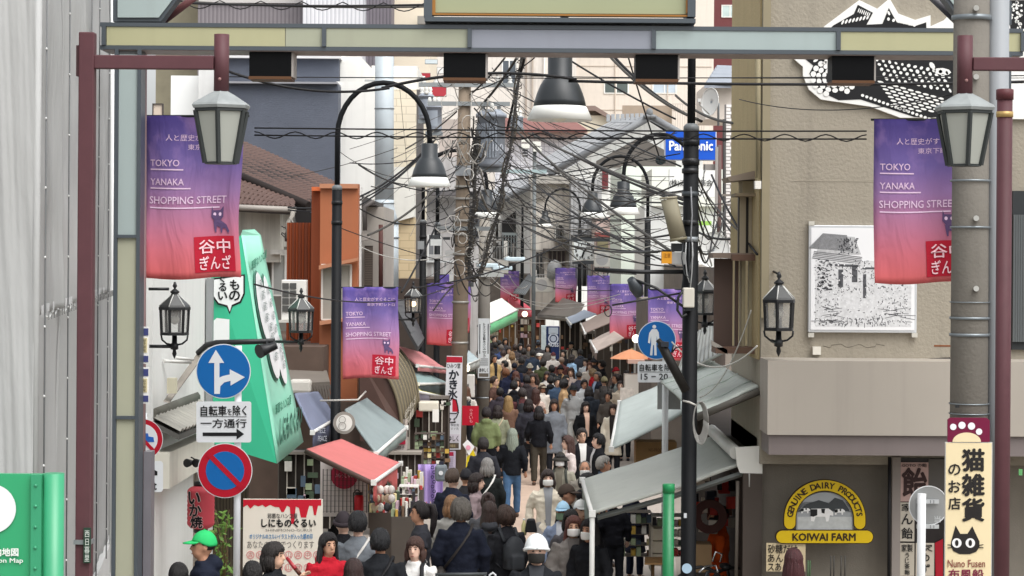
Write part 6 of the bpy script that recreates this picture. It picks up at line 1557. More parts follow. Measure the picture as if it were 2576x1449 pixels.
for k in range(8): slab([(780 + k * 7, 968, 36.9), (785 + k * 7, 968, 36.9), (802 + k * 6, 1040, 36.9), (797 + k * 6, 1040, 36.9)], 0.04).build('slat', M('6a635c', 0.7), t)
rect(728, 955, 782, 990, 36.8, 0.25).build('lamp_hood', M('c9c5bc', 0.5), t, bevel=0.05)
t = thing('tiled_roof', 'dark tiled lean-to roof behind the lit wall lantern', 'roof', P(1030, 880, 43))
A, B_, C_, D_ = P(1022, 756, 50), P(985, 752, 42), P(1050, 872, 42), P(1066, 850, 50)
rf = MB().prism([A, B_, C_, D_], (0, 0, -0.1)).build('roof_deck', M('3a3a3b'), t)
tile_field(A, B_, C_, D_, 9, 7, M('5a5b5d', 0.6, var=0.2), rf, thick=0.06)

# ================================================================== stalls, goods, shop fittings
t = thing('poster_board', 'white stamp-shop poster board with dripping red top', 'poster', P(710, 1449, 25.5))
d = 25.5
rect(612, 1255, 810, 1560, d, 0.03).build('board', M('e3ddd0', 0.55, var=0.03), t)
drip = [(612, 1257), (808, 1257), (808, 1272)]
for i, (u, v) in enumerate(((800, 1272), (795, 1296), (790, 1296), (786, 1273), (778, 1272), (770, 1302), (757, 1302), (752, 1278), (744, 1274), (740, 1318), (733, 1318), (729, 1276), (722, 1272), (714, 1288), (708, 1288), (702, 1276), (690, 1275), (680, 1270), (668, 1276), (660, 1270), (650, 1274), (640, 1270), (630, 1280), (622, 1270), (612, 1276))): drip.append((u, v))
poly_px(drip, d - 0.004, M('c21a30', 0.5), t, 'red_drip')
text_px('邪悪なハンコ屋', 673, 1292, 748, 1304, d - 0.006, M('4a4745'), t, 0.01); text_px('しにものぐるい', 658, 1306, 794, 1326, d - 0.008, INK, t, 0.04)
text_px('SHINIMONO-GURUI', 668, 1331, 784, 1337, d - 0.006, M('6a6764'), t); text_px('オリジナルのユルいイラストが入った認め印', 628, 1343, 786, 1356, d - 0.006, M('2a7db5', 0.6), t, 0.015)
text_px('あなたの名前でつくります', 622, 1360, 790, 1380, d - 0.006, M('6d6a66'), t, 0.0)
for j in range(3):
    for i in range(8):
        c = P(630 + i * 24, 1396 + j * 32, d - 0.006)
        disc(c, 10 * d / F, FRONT, 16, 8.3 * d / F, 0.002).build('stamp_print', M('d98a8a', 0.6), t)
        text_px(rnd.choice('山田佐伊高林森中'), 624 + i * 24, 1390 + j * 32, 636 + i * 24, 1402 + j * 32, d - 0.006, M('d07f80', 0.6), t)
t = thing('paper_lantern', 'red paper lantern with black grilled-squid lettering', 'lantern', P(505, 1330, 24.6))
c = P(505, 1330, 24.6); hh = P(505, 1222, 24.6).z - c.z; rr = 0.155
MB().lathe(c, [(rr * .5, 0), (rr * .8, hh * .04)] + [(rr * (0.97 + 0.03 * (k % 2)), hh * (.1 + .8 * k / 16)) for k in range(17)] + [(rr * .8, hh * .96), (rr * .5, hh)], 24).build('paper_shade', M('c44a55', 0.65, var=0.06), t)
MB().lathe(c + Vector((0, 0, hh)), [(rr * .52, 0), (rr * .52, 0.05)], 20).build('top_ring', BLACK, t); MB().lathe(c + Vector((0, 0, -0.04)), [(rr * .52, 0), (rr * .52, 0.05)], 20).build('bottom_ring', BLACK, t)
for i, ch in enumerate('いか焼'):
    def lan(s, r, i=i):
        q = P(478 + i * 3 + 30 * s, 1264 + i * 30 - 29 * r, 24.6); q.y = 24.6 - math.sqrt(max(0.0004, (rr * 1.02) ** 2 - (q.x - c.x) ** 2)) - 0.004; return q
    text_fn(ch, lan, M('d9b3b0', 0.7), t, 0.075)
    text_fn(ch, lambda s, r: lan(s, r) + Vector((0, -0.005, 0)), INK, t, 0.03)
MB().tube([P(480, 1150, 24.6), P(500, 1160, 24.6), P(505, 1215, 24.6)], 0.008, 5).build('hook', BLACK, t)
t = thing('floodlight', 'pair of small black floodlights on the shop corner above paper lantern', 'floodlight', P(485, 1165, 24.6))
for u in (478, 500): MB().tube([P(u - 8, 1165, 24.5), P(u + 6, 1163, 24.6)], [0.05, 0.025], 10).build('lamp', BLACK, t)
t = thing('leafy_plant', 'thin leafy green plant by the shop wall behind the green-capped person', 'plant', P(560, 1449, 26.8))
base = P(562, 1470, 26.8)
lf = M('5d7f35', 0.6, var=0.3)
for k in range(7):
    tip = P(540 + rnd.uniform(0, 40), 1280 + rnd.uniform(0, 60), 26.8 + rnd.uniform(-.2, .2)); MB().tube([base, base.lerp(tip, .5) + Vector((rnd.uniform(-.1, .1), 0, 0)), tip], [0.012, .008, .004], 5).build('stem', M('6a5a3c'), t)
b = MB()
for k in range(170):
    p = P(548 + rnd.gauss(10, 14), rnd.uniform(1285, 1460), 26.8 + rnd.uniform(-.25, .25)); s = rnd.uniform(.03, .06)
    q = Vector((rnd.uniform(-1, 1), rnd.uniform(-1, 1), rnd.uniform(-.6, 1))).normalized(); w_ = q.orthogonal().normalized()
    b.add([p, p + q * s + w_ * s * .4, p + q * s * 2, p + q * s - w_ * s * .4], [(0, 1, 2, 3)])
b.build('foliage', lf, t)
t = thing('nobori_flag', 'white and red vertical shop flag behind the arch column', 'flag', P(395, 1449, 25))
rect(373, 1300, 408, 1560, 25.2, 0.01).build('cloth', M('e8e4e4', 0.7), t); rect(405, 1310, 412, 1500, 25.19, 0.02).build('red_edge', M('c0463f', 0.7), t)
vert_text('名物', 380, 1260, 392, 1300, 25.18, M('c23a44'), t, 0.02)
# souvenir stall goods
GOODS = ['d9d3c6', '8a6f55', 'b3433f', 'e6e2da', '5a6b7c', 'c9a64f', '37343a', '9fae8c', 'd3b7c4', '6f5a48', 'e9d9a5', '4b5a48']
def shelf_rack(u0, v0, u1, v1, d, rows, cols, label, frame='6a655f', cat='display rack', fill=0.85):
    t = thing('display_rack', label, cat, P((u0 + u1) / 2, v1, d))
    for j in range(rows + 1):
        v = v0 + (v1 - v0) * j / rows; rect(u0, v - 0.8, u1, v + 0.8, d, 0.35).build('shelf', M(frame, 0.6), t)
    for u in (u0, u1): rect(u - 1, v0, u + 1, v1, d, 0.03).build('upright', M(frame, 0.6), t)
    for j in range(rows):
        for i in range(cols):
            if rnd.random() > fill: continue
            a, bb = u0 + (u1 - u0) * (i + .08) / cols, u0 + (u1 - u0) * (i + .92) / cols
            vb = v0 + (v1 - v0) * (j + 1) / rows - 1; vt = vb - (v1 - v0) / rows * rnd.uniform(.45, .85)
            o = rect(a, vt, bb, vb, d + rnd.uniform(.0, .1), 0.12).build('packet', M(rnd.choice(GOODS), 0.6, var=0.3, scale=18), t)
    return t
shelf_rack(1042, 1092, 1118, 1168, 40, 5, 7, 'dark shelf rack of small boxed goods beside the utility pole', '4a3f38')
shelf_rack(1003, 1225, 1052, 1300, 31, 4, 6, 'wire rack of small charms in front of the purple cloth', 'd0cdc8')
shelf_rack(820, 1180, 930, 1290, 32.5, 4, 8, 'shelves of printed goods under the salmon pink awning', '8d8580')
shelf_rack(1640, 1300, 1720, 1400, 25.2, 4, 6, 'white rack of packaged goods under the large pale awning', 'd5d0c6')
shelf_rack(1560, 1290, 1640, 1400, 30, 4, 6, 'far rack of goods in the shade of the pale canopy', '6f665c')
shelf_rack(1300, 800, 1345, 850, 98, 3, 5, 'far shop display under the crimson awning', '6a5548')
shelf_rack(1225, 800, 1255, 845, 88, 3, 4, 'brown far shop shelves under the green-edged awning', '7a5c3c')
t = thing('purple_cloth', 'purple cloth panel with dark chain pattern hanging on stall', 'cloth', P(1085, 1300, 36))
MB().grid(lambda s, r: P(1052 + 62 * s, 1300 - 132 * r, 36 + 0.06 * math.sin(s * 16)), 24, 6).build('cloth_panel', M('a58fc4', 0.75, var=0.08), t, solid=0.008)
for k in range(9): disc(P(1088 + (k % 2) * 4, 1176 + k * 12, 35.9), 0.03, FRONT, 8, 0.018, 0.004).build('chain_print', M('2c2747'), t)
t = thing('wire_grid', 'black wire grid panel hung with goods under salmon pink awning', 'grid panel', P(880, 1290, 31.8))
for k in range(12): rect(812 + k * 10, 1180, 813.3 + k * 10, 1290, 31.8, 0.008).build('wire', M('2e2e30'), t)
for k in range(9): rect(812, 1182 + k * 13, 924, 1183.3 + k * 13, 31.79, 0.008).build('wire', M('2e2e30'), t)
t = thing('round_poster', 'crimson circle poster behind wire grid', 'poster', P(865, 1235, 32.2))
rect(806, 1160, 925, 1300, 32.3, 0.02).build('sheet', M('d3cbc8', 0.6), t); disc(P(866, 1196, 32.27), 0.2, FRONT, 30, thick=0.004).build('circle_print', M('b3304c', 0.6), t)
text_px('いらっしゃい', 842, 1190, 890, 1202, 32.25, M('e0b5bd'), t, 0.01)
t = thing('fire_extinguisher', 'red fire extinguisher cylinder hanging near wire grid', 'extinguisher', P(903, 1285, 30))
MB().tube([P(903, 1284, 30), P(903, 1250, 30), P(903, 1245, 30)], [0.065, 0.065, 0.05], 14).build('cylinder', M('b01c28', 0.35), t); MB().tube([P(903, 1245, 30), P(903, 1238, 30)], 0.05, 12).build('cap', BLACK, t)
MB().tube([P(890, 1284, 30), P(889, 1240, 30), P(898, 1232, 30), P(906, 1236, 30)], 0.009, 6).build('hose', BLACK, t)
t = thing('menu_board', 'white menu board with crimson mark beside grey-green awning', 'sign', P(1005, 1150, 37))
rect(978, 1055, 1024, 1150, 37, 0.03).build('board', M('bfb3ae', 0.6), t); slab([(988, 1118, 36.98), (1020, 1092, 36.98), (1020, 1118, 36.98)], 0.01).build('mark', M('a8223e', 0.6), t); text_px('言問団子', 984, 1122, 1018, 1130, 36.97, INK, t, 0.02)
t = thing('stall_sign', 'red shop sign with pale lettering beside olive-clothed person', 'sign', P(1183, 1072, 46))
rect(1163, 1021, 1204, 1070, 46, 0.03).build('board', M('b5132c', 0.5), t); vert_text('やきいも', 1180, 1028, 1190, 1064, 45.97, M('e0a5a8'), t)
t = thing('white_bag', 'white printed cloth bag hanging at the utility pole', 'bag', P(1178, 1000, 58))
rect(1163, 942, 1194, 1000, 58, 0.15).build('bag_body', M('d9d6d0', 0.7), t, bevel=0.03); text_px('THE', 1168, 966, 1180, 972, 57.98, INK, t, 0.02)
t = thing('tilted_sign', 'white and yellow tilted leaflet cluster beside the utility pole', 'sign', P(1185, 1190, 45))
poly_px([(1164, 1118), (1176, 1106), (1194, 1124), (1180, 1146)], 45, M('e4e4e4', 0.6), t, 'leaflet', 0.01); poly_px([(1174, 1150), (1190, 1130), (1196, 1146), (1190, 1176), (1172, 1176)], 45.1, M('e0c81e', 0.5), t, 'yellow_card', 0.01)
disc(P(1178, 1126, 44.98), 0.05, FRONT, 10, thick=0.003).build('pink_print', M('e39bb0'), t)
t = thing('crate', 'cream stall box with lid beside barrel canopy', 'box', P(1080, 1060, 42))
rect(1053, 1012, 1102, 1035, 42, 0.5).build('box_body', M('d9d3c3', 0.6), t, bevel=0.02); rect(1088, 1030, 1104, 1062, 41.8, 0.02).build('paper_notice', PAPER, t)
t = thing('drinks_machine', 'dark blue canned coffee vending machine facing the crowd', 'vending machine', P(1395, 912, 84))
rect(1374, 822, 1407, 920, 84, 0.8).build('cabinet', M('1c2f5c', 0.35, spec=0.5), t)
disc(P(1392, 852, 83.97), 0.2, FRONT, 24, 0.15, 0.01).build('emblem_ring', M('c3cbd8', 0.5), t)
disc(P(1392, 852, 83.97), 0.11, FRONT, 16, thick=0.01).build('emblem_face', M('aeb8c8', 0.5), t)
text_px('BOSS', 1380, 863, 1405, 872, 83.97, M('d5dbe5', 0.5), t, 0.03); rect(1380, 824, 1404, 841, 83.97, 0.02).build('display', M('a9b3bd', 0.5), t)
rect(1362, 820, 1374, 920, 84, 0.8).build('side_poster', M('b9c6c9', 0.6, var=0.3, scale=6), t)
t = thing('square_clock', 'square white street clock with black numerals among the cables', 'clock', P(1470, 662, 88))
rect(1440, 602, 1501, 663, 88, 0.3).build('case', M('c9cac6', 0.5), t, bevel=0.05); rect(1444, 606, 1497, 658, 87.97, 0.05).build('face', M('e6eef0', 0.5), t)
for i in range(1, 13):
    a = math.radians(i * 30); u, v = 1470 + 21 * math.sin(a), 632 - 20 * math.cos(a)
    text_px(str(i), u - (4 if i > 9 else 2.6), v - 3.5, u + (4 if i > 9 else 2.6), v + 3.5, 87.94, M('2a2e32'), t, 0.03)
MB().tube([P(1464, 648, 87.93), P(1469, 632, 87.93)], 0.035, 4).build('minute_hand', INK, t); MB().tube([P(1469, 632, 87.93), P(1478, 622, 87.93)], 0.04, 4).build('hour_hand', INK, t)
MB().tube([P(1470, 663, 88.2), P(1470, 720, 88.2)], 0.08, 8).build('bracket', DARK, t)
t = thing('sun_umbrella', 'orange paper parasol above the stall behind the pedestrian sign', 'parasol', P(1588, 905, 47))
c = P(1586, 902, 47)
b = MB().lathe(c, [(0.44, 0), (0.40, 0.03), (0.2, 0.13), (0.02, 0.2)], 16, False).build('canopy', M('df9a72', 0.6), t); MB().tube([c + Vector((0, 0, .2)), c + Vector((0, 0, -1.6))], 0.015, 6).build('stick', M('6a4a34'), t)
t = thing('ice_cream_stand', 'white counter stand with sign under the orange parasol', 'stand', P(1590, 1010, 46.5))
rect(1572, 942, 1606, 1000, 46.5, 0.5).build('counter', M('d5cfc5', 0.6), t); rect(1560, 975, 1594, 1040, 46.2, 0.02).build('menu_sheet', M('cfc8bf', 0.6, var=0.4, scale=14), t)
rect(1580, 905, 1622, 915, 46.4, 0.5).build('counter_top', M('d9b5a5', 0.6), t)
for k in range(3):
    c = P((1600, 1320, 1172)[k], (852, 790, 926)[k], (50, 96, 56)[k]); o = MB().ball(c, (0.09, 0.12, 0.1)[k], 10, 6).build('shop_lamp', M('fff0d0', 0.4, emit=4.0), None); tag(o, ('glowing round shop lamp behind the blue pedestrian sign', 'glowing lamp under the far crimson awning', 'glowing round lamp beside the shaved-ice sign')[k], 'lamp')
t = thing('cardboard_carton', 'brown cardboard carton stacked on the canopy frame behind the awning', 'carton', P(1640, 1150, 29))
rect(1600, 1112, 1702, 1190, 29.6, 0.45).build('carton_body', M('9c7a50', 0.75, var=0.1), t); text_px('NO-FROSTZ', 1632, 1128, 1672, 1136, 29.58, M('5a4228'), t)
t = thing('plastic_drawer', 'cream plastic storage drawers under the large pale awning', 'drawers', P(1660, 1420, 25))
for k in range(3): rect(1642, 1330 + k * 32, 1668, 1360 + k * 32, 25, 0.35).build('drawer', M('d3cbb8', 0.5), t, bevel=0.01)
rect(1638, 1326, 1642, 1440, 24.95, 0.4).build('side_frame', M('c9c2b3'), t)
t = thing('wooden_bench', 'small slatted wooden bench beside green post', 'bench', P(1655, 1420, 24.3))
for k in range(5): MB().box(P(1656, 1404 + k * 3.5, 24.3 - k * .06), (0.3, 0.05, 0.02)).build('slat', M('8a6a44', 0.6), t)
for s in (1642, 1670): MB().tube([P(s, 1410, 24.2), P(s, 1600, 24.2)], 0.02, 6).build('leg', M('6a5236'), t)
t = thing('bicycle', 'bicycle with chrome handlebar parked in the shop entrance', 'bicycle', P(1790, 1449, 23.8))
for cx_ in (1758, 1842):
    c = P(cx_, 1496, 23.8 + (0.5 if cx_ > 1800 else 0)); MB().tube([c + Vector((.3 * math.cos(a * .3), .08 * math.cos(a * .3), .3 * math.sin(a * .3))) for a in range(22)], .02, 6).build('wheel', BLACK, t)
MB().tube([P(1758, 1496, 23.8), P(1778, 1440, 23.8), P(1830, 1432, 24.1), P(1842, 1496, 24.3), P(1800, 1500, 24.0), P(1778, 1440, 23.8)], .017, 6).build('bicycle_frame', M('3a3d42', 0.35, 0.4), t)
MB().tube([P(1758, 1440, 23.7), P(1775, 1425, 23.75), P(1800, 1422, 23.9), P(1805, 1438, 23.8)], .012, 6).build('handlebar', M('c9cbcd', 0.25, 0.9), t)
MB().tube([P(1792, 1412, 24.1), P(1800, 1388, 24.1), P(1816, 1394, 24.1), P(1812, 1414, 24.1)], .012, 6).build('rack', M('c9cbcd', 0.25, 0.9), t)
MB().ball(P(1824, 1424, 24.05), (.07, .12, .035)).build('saddle', BLACK, t)
# shop interior on the right, its shade put into dark wall colours
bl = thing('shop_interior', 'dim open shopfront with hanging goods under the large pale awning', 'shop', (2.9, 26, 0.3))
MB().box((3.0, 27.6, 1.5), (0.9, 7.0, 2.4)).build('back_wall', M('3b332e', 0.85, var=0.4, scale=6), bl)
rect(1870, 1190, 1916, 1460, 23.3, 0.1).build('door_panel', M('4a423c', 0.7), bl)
MB().tube([P(1856, 1210, 23.4), P(1852, 1460, 23.4)], 0.02, 6).build('door_post', M('6d665e'), bl)
for k in range(22):
    c = P(rnd.uniform(1748, 1850), rnd.uniform(1190, 1330), 24.6 + rnd.uniform(0, .6))
    MB().box(c, (rnd.uniform(.05, .14), .06, rnd.uniform(.06, .2)), rnd.uniform(-.4, .4)).build('hanging_goods', M(rnd.choice(['5a2a22', '1d1c1e', 'c9bfb3', '7a5a48', '2b2f3a', 'a53028', '8d857a']), 0.6, var=0.2), bl)
disc(P(1786, 1300, 24.4), 0.19, FRONT, 24, 0.1, 0.05).build('wreath', M('3f211d', 0.7, var=0.3), bl)
rect(1660, 1210, 1690, 1232, 24.9, 0.02).build('red_notice', M('b01c30', 0.6), bl)
rect(1748, 1370, 1790, 1440, 24.4, 0.3).build('carton', M('a08462', 0.7), bl)

# ================================================================== shopfronts and street clutter
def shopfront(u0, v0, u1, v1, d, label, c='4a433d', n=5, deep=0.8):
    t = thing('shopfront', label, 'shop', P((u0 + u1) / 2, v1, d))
    rect(u0, v0, u1, v1, d, deep).build('back_wall', M(c, 0.85, var=0.45, scale=4), t)  # darker tones put the shade of open interiors into the slab colour
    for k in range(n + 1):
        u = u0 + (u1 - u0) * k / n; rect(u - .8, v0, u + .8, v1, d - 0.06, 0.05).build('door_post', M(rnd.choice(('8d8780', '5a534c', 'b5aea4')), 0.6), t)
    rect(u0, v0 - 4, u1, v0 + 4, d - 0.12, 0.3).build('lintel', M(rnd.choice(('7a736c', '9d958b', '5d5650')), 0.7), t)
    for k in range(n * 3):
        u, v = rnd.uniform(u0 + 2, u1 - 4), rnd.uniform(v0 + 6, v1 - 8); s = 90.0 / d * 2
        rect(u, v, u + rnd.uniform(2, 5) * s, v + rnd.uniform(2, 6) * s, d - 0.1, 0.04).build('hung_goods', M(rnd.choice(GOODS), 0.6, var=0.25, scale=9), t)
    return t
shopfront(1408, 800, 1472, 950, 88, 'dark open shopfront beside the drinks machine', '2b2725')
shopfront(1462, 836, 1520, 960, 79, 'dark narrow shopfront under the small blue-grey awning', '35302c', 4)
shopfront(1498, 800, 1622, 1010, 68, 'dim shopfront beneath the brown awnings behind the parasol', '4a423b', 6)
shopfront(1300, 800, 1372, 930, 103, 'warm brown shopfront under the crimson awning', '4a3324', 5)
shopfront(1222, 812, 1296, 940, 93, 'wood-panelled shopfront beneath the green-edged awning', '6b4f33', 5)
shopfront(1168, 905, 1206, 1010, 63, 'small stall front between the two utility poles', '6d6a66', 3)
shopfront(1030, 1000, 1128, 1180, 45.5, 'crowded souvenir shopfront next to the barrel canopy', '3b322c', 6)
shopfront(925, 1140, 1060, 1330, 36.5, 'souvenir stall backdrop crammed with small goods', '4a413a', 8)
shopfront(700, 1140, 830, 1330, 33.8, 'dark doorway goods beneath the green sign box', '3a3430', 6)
# upper floors down the street: balconies, railings, window boxes, antennas
def balcony(u0, v0, u1, v1, d, label, c='77726c', bars=10):
    t = thing('balcony', label, 'balcony', P((u0 + u1) / 2, v1, d))
    rect(u0, v1 - 3, u1, v1, d, 0.9).build('floor_slab', M(c, 0.7), t); rect(u0, v0, u1, v0 + 2, d, 0.05).build('handrail', M('a5a6a4', 0.5), t)
    for k in range(bars + 1): rect(u0 + (u1 - u0 - 1.2) * k / bars, v0 + 2, u0 + 1.2 + (u1 - u0 - 1.2) * k / bars, v1 - 3, d, 0.04).build('railing_bar', M('8f908e', 0.5), t)
    for k in range(5):
        u = rnd.uniform(u0, u1 - 10); rect(u, v0 - rnd.uniform(2, 18), u + rnd.uniform(4, 10), v1 - 5, d + 0.5, 0.2).build('stored_box', M(rnd.choice(('c9c6c0', '55524e', '8d8984', 'e0ded8', '3b3a3a')), 0.7), t)
    return t
balcony(1228, 620, 1300, 662, 96, 'cluttered balcony behind the pale street light heads')
balcony(1340, 690, 1400, 728, 92, 'grey balcony above the far small banner', '6a655f')
balcony(1500, 690, 1560, 716, 83, 'balcony with railings beside the clock', '5d5853')
balcony(1185, 560, 1262, 606, 98, 'balcony half hidden by the hanging cable loop')
balcony(1395, 575, 1440, 604, 93.2, 'small balcony on the weathered concrete front', '8a847c', 7)
def vent_unit(u, v, d, w_, h, label):
    t = thing('air_conditioner', label, 'air conditioner', P(u, v, d)); c = P(u, v, d)
    MB().box(c + Vector((0, 0, h / 2)), (w_, 0.3, h)).build('casing', M('a3a19b', 0.6), t, bevel=0.02)
    disc(c + Vector((-w_ * .12, -0.152, h / 2)), h * .4, FRONT, 20, thick=0.004).build('fan_grille', M('8a8a8a', 0.5), t)
vent_unit(1368, 735, 91, .8, .6, 'outdoor air conditioner on the far grey balcony'); vent_unit(1520, 672, 84, .8, .6, 'outdoor air conditioner beside the clock bracket')
vent_unit(1255, 690, 92, .8, .6, 'outdoor air conditioner under the cluttered balcony')
for i, (u, v, d) in enumerate(((1395, 640, 91), (1360, 672, 92))):
    t = thing('water_tank', ('grey domed tank on the roof below the barred windows', 'small grey tilted drum beside the domed tank')[i], 'tank', P(u, v + 60, d))
    MB().lathe(P(u, v + 62, d), [(.3, 0), (.32, .4), (.28, .6), (.15, .75), (.02, .8)] if i == 0 else [(.2, .0), (.3, .3), (.12, .6)], 14).build('tank_body', M('7d7f80', 0.6, var=0.15), t)
# fine service wires: a mesh in which no one wire stands out
for k in range(110):
    if k < 34: a0 = P(rnd.uniform(1160, 1300), rnd.uniform(150, 560), 48 + rnd.uniform(-1, 3)); a1 = P(rnd.uniform(1640, 1745), rnd.uniform(330, 690), rnd.uniform(23.2, 46))
    elif k < 52: a0 = P(rnd.uniform(1230, 1460), rnd.uniform(380, 600), rnd.uniform(50, 80)); a1 = P(rnd.uniform(1540, 1740), rnd.uniform(400, 690), rnd.uniform(35, 57))
    elif k < 66: a0 = P(rnd.uniform(1060, 1100), rnd.uniform(470, 720), 51); a1 = P(rnd.uniform(1170, 1300), rnd.uniform(380, 700), rnd.uniform(47, 60))
    elif k < 82: a0 = P(rnd.uniform(1160, 1290), rnd.uniform(300, 660), 48); a1 = P(rnd.uniform(1330, 1560), rnd.uniform(470, 700), rnd.uniform(60, 90))
    elif k < 94: a0 = P(rnd.uniform(850, 1060), rnd.uniform(380, 640), rnd.uniform(36, 52)); a1 = P(rnd.uniform(1140, 1180), rnd.uniform(230, 560), 47.7)
    else: a0 = P(rnd.uniform(1735, 1760), rnd.uniform(380, 640), 23); a1 = P(rnd.uniform(1770, 1850), rnd.uniform(380, 640), rnd.uniform(26, 45))
    o = MB().tube(sag(a0, a1, rnd.uniform(.03, .5), 18), rnd.choice((.005, .007, .010, .013)), 4).build('service_wire', M(rnd.choice(('2a2928', '3a3937', '1c1c1e', '7a7772')), 0.6), None)
    tag(o, 'thin service wire in the dense mesh of cables over the street', 'cable', 'thin service wires over the street')
# souvenir stall tables in front of the salmon awning
def table(u0, v0, u1, v1, d, label, cols=9, rows=3, cloth='57504a'):
    t = thing('stall_table', label, 'stall', P((u0 + u1) / 2, v1, d)); a, b_ = P(u0, v0, d), P(u1, v0, d); g = ground(d)
    MB().box(((a.x + b_.x) / 2, d + .35, (a.z + g) / 2), (b_.x - a.x, .7, a.z - g)).build('draped_counter', M(cloth, 0.8, var=0.2), t)
    for j in range(rows):
        for i in range(cols):
            x = a.x + (b_.x - a.x) * (i + .5) / cols; y = d + .08 + j * .22; hgt = rnd.uniform(.05, .2) + j * .05
            MB().box((x, y, a.z + hgt / 2), ((b_.x - a.x) / cols * .8, .1, hgt), rnd.uniform(-.3, .3)).build('ware', M(rnd.choice(GOODS), 0.6, var=0.3, scale=14), t)
    return t
table(985, 1300, 1040, 1400, 29, 'stall table of trinkets between the ponytailed person and the wire rack', 7)
table(1008, 1232, 1062, 1330, 34, 'stall table of small crafts in front of the purple cloth', 7)
table(930, 1290, 990, 1400, 30.5, 'stall table stacked with pouches under the salmon awning', 8, cloth='4a423c')
t = thing('hanging_pouches', 'string of white and grey pouches hanging from the salmon awning bar', 'goods', P(965, 1290, 29))
for k in range(12): MB().ball(P(945 + (k % 4) * 14 + rnd.uniform(-3, 3), 1232 + (k // 4) * 22, 29 + rnd.uniform(0, .8)), (.05, .03, .06), 8, 6).build('pouch', M(rnd.choice(('e0dcd4', '8d9296', '37383c', 'b5a58d', 'c9c5bf')), 0.7), t)
t = thing('umbrella_rack', 'bunch of folded umbrellas and canes standing by the stall', 'umbrellas', P(1100, 1300, 33))
for k in range(7): MB().tube([P(1062 + k * 5, 1305, 33), P(1066 + k * 5 + rnd.uniform(-4, 4), 1262, 33)], [.02, .006], 6).build('umbrella', M(rnd.choice(('2b2d36', '6a5a48', 'b9a888', '8d3038')), 0.6), t)
t = thing('handbag_display', 'grey printed rucksack hanging from the stall pole beside purple cloth', 'bag', P(1115, 1210, 34))
rect(1094, 1170, 1124, 1212, 34, 0.18).build('bag_body', M('6f777c', 0.6, var=0.3, scale=9), t, bevel=0.04); rect(1104, 1162, 1116, 1172, 34.05, 0.05).build('flap', M('2a2c3a'), t)
disc(P(1109, 1190, 33.98), 0.035, FRONT, 12, thick=0.004).build('print', M('d9dadc'), t)
# ================================================================== people
def remesh(mb, voxel, name, wr=0.0, seed=0.0, smooth=2):
    me = mb.mesh(name)
    o = bpy.data.objects.new(name, me); COL.objects.link(o)
    m = o.modifiers.new('r', 'REMESH'); m.mode = 'VOXEL'; m.voxel_size = voxel; m.use_smooth_shade = True
    s = o.modifiers.new('s', 'SMOOTH'); s.factor = 0.5; s.iterations = smooth
    dg = bpy.context.evaluated_depsgraph_get()
    out = bpy.data.meshes.new_from_object(o.evaluated_get(dg))
    bpy.data.objects.remove(o); bpy.data.meshes.remove(me)
    out.name = name
    if wr > 0:
        nn = [v.normal.copy() for v in out.vertices]
        for v, n in zip(out.vertices, nn):
            p = v.co
            f = noise.noise(Vector((p.x * 5 + seed, p.y * 5, p.z * 9))) + 0.6 * noise.noise(Vector((p.x * 13, p.y * 13 + seed, p.z * 19)))
            v.co = p + n * f * wr
    out.polygons.foreach_set('use_smooth', [True] * len(out.polygons))
    out.materials.append(None)
    return out
def V(*a): return Vector(a)
POSES = {  # right elbow, right wrist, left elbow, left wrist (x>0 is the person's left), leg stride
    'stand': (V(-.26, .02, 1.13), V(-.25, -.08, .90), V(.26, .02, 1.13), V(.25, -.08, .90), .02),
    'walk': (V(-.26, .10, 1.14), V(-.27, .02, .90), V(.26, -.02, 1.13), V(.24, -.22, .95), .17),
    'phone': (V(-.27, -.02, 1.14), V(-.10, -.28, 1.18), V(.27, -.01, 1.13), V(.12, -.26, 1.12), .03),
    'strap': (V(-.26, .02, 1.13), V(-.25, -.06, .90), V(.27, -.05, 1.16), V(.14, -.17, 1.32), .06),
    'sip': (V(-.27, -.12, 1.18), V(-.08, -.30, 1.38), V(.26, .02, 1.13), V(.22, -.14, .96), .03),
    'pocket': (V(-.29, .06, 1.14), V(-.20, -.09, .95), V(.29, .06, 1.14), V(.20, -.09, .95), .05),
}
def leg_pts(stride):
    return [[V(s * .09, 0, .95), V(s * .10, -st * .55 - .015, .52), V(s * .10, -st, .10), V(s * .10, -st, .06)] for s, st in ((-1, stride), (1, -stride))]
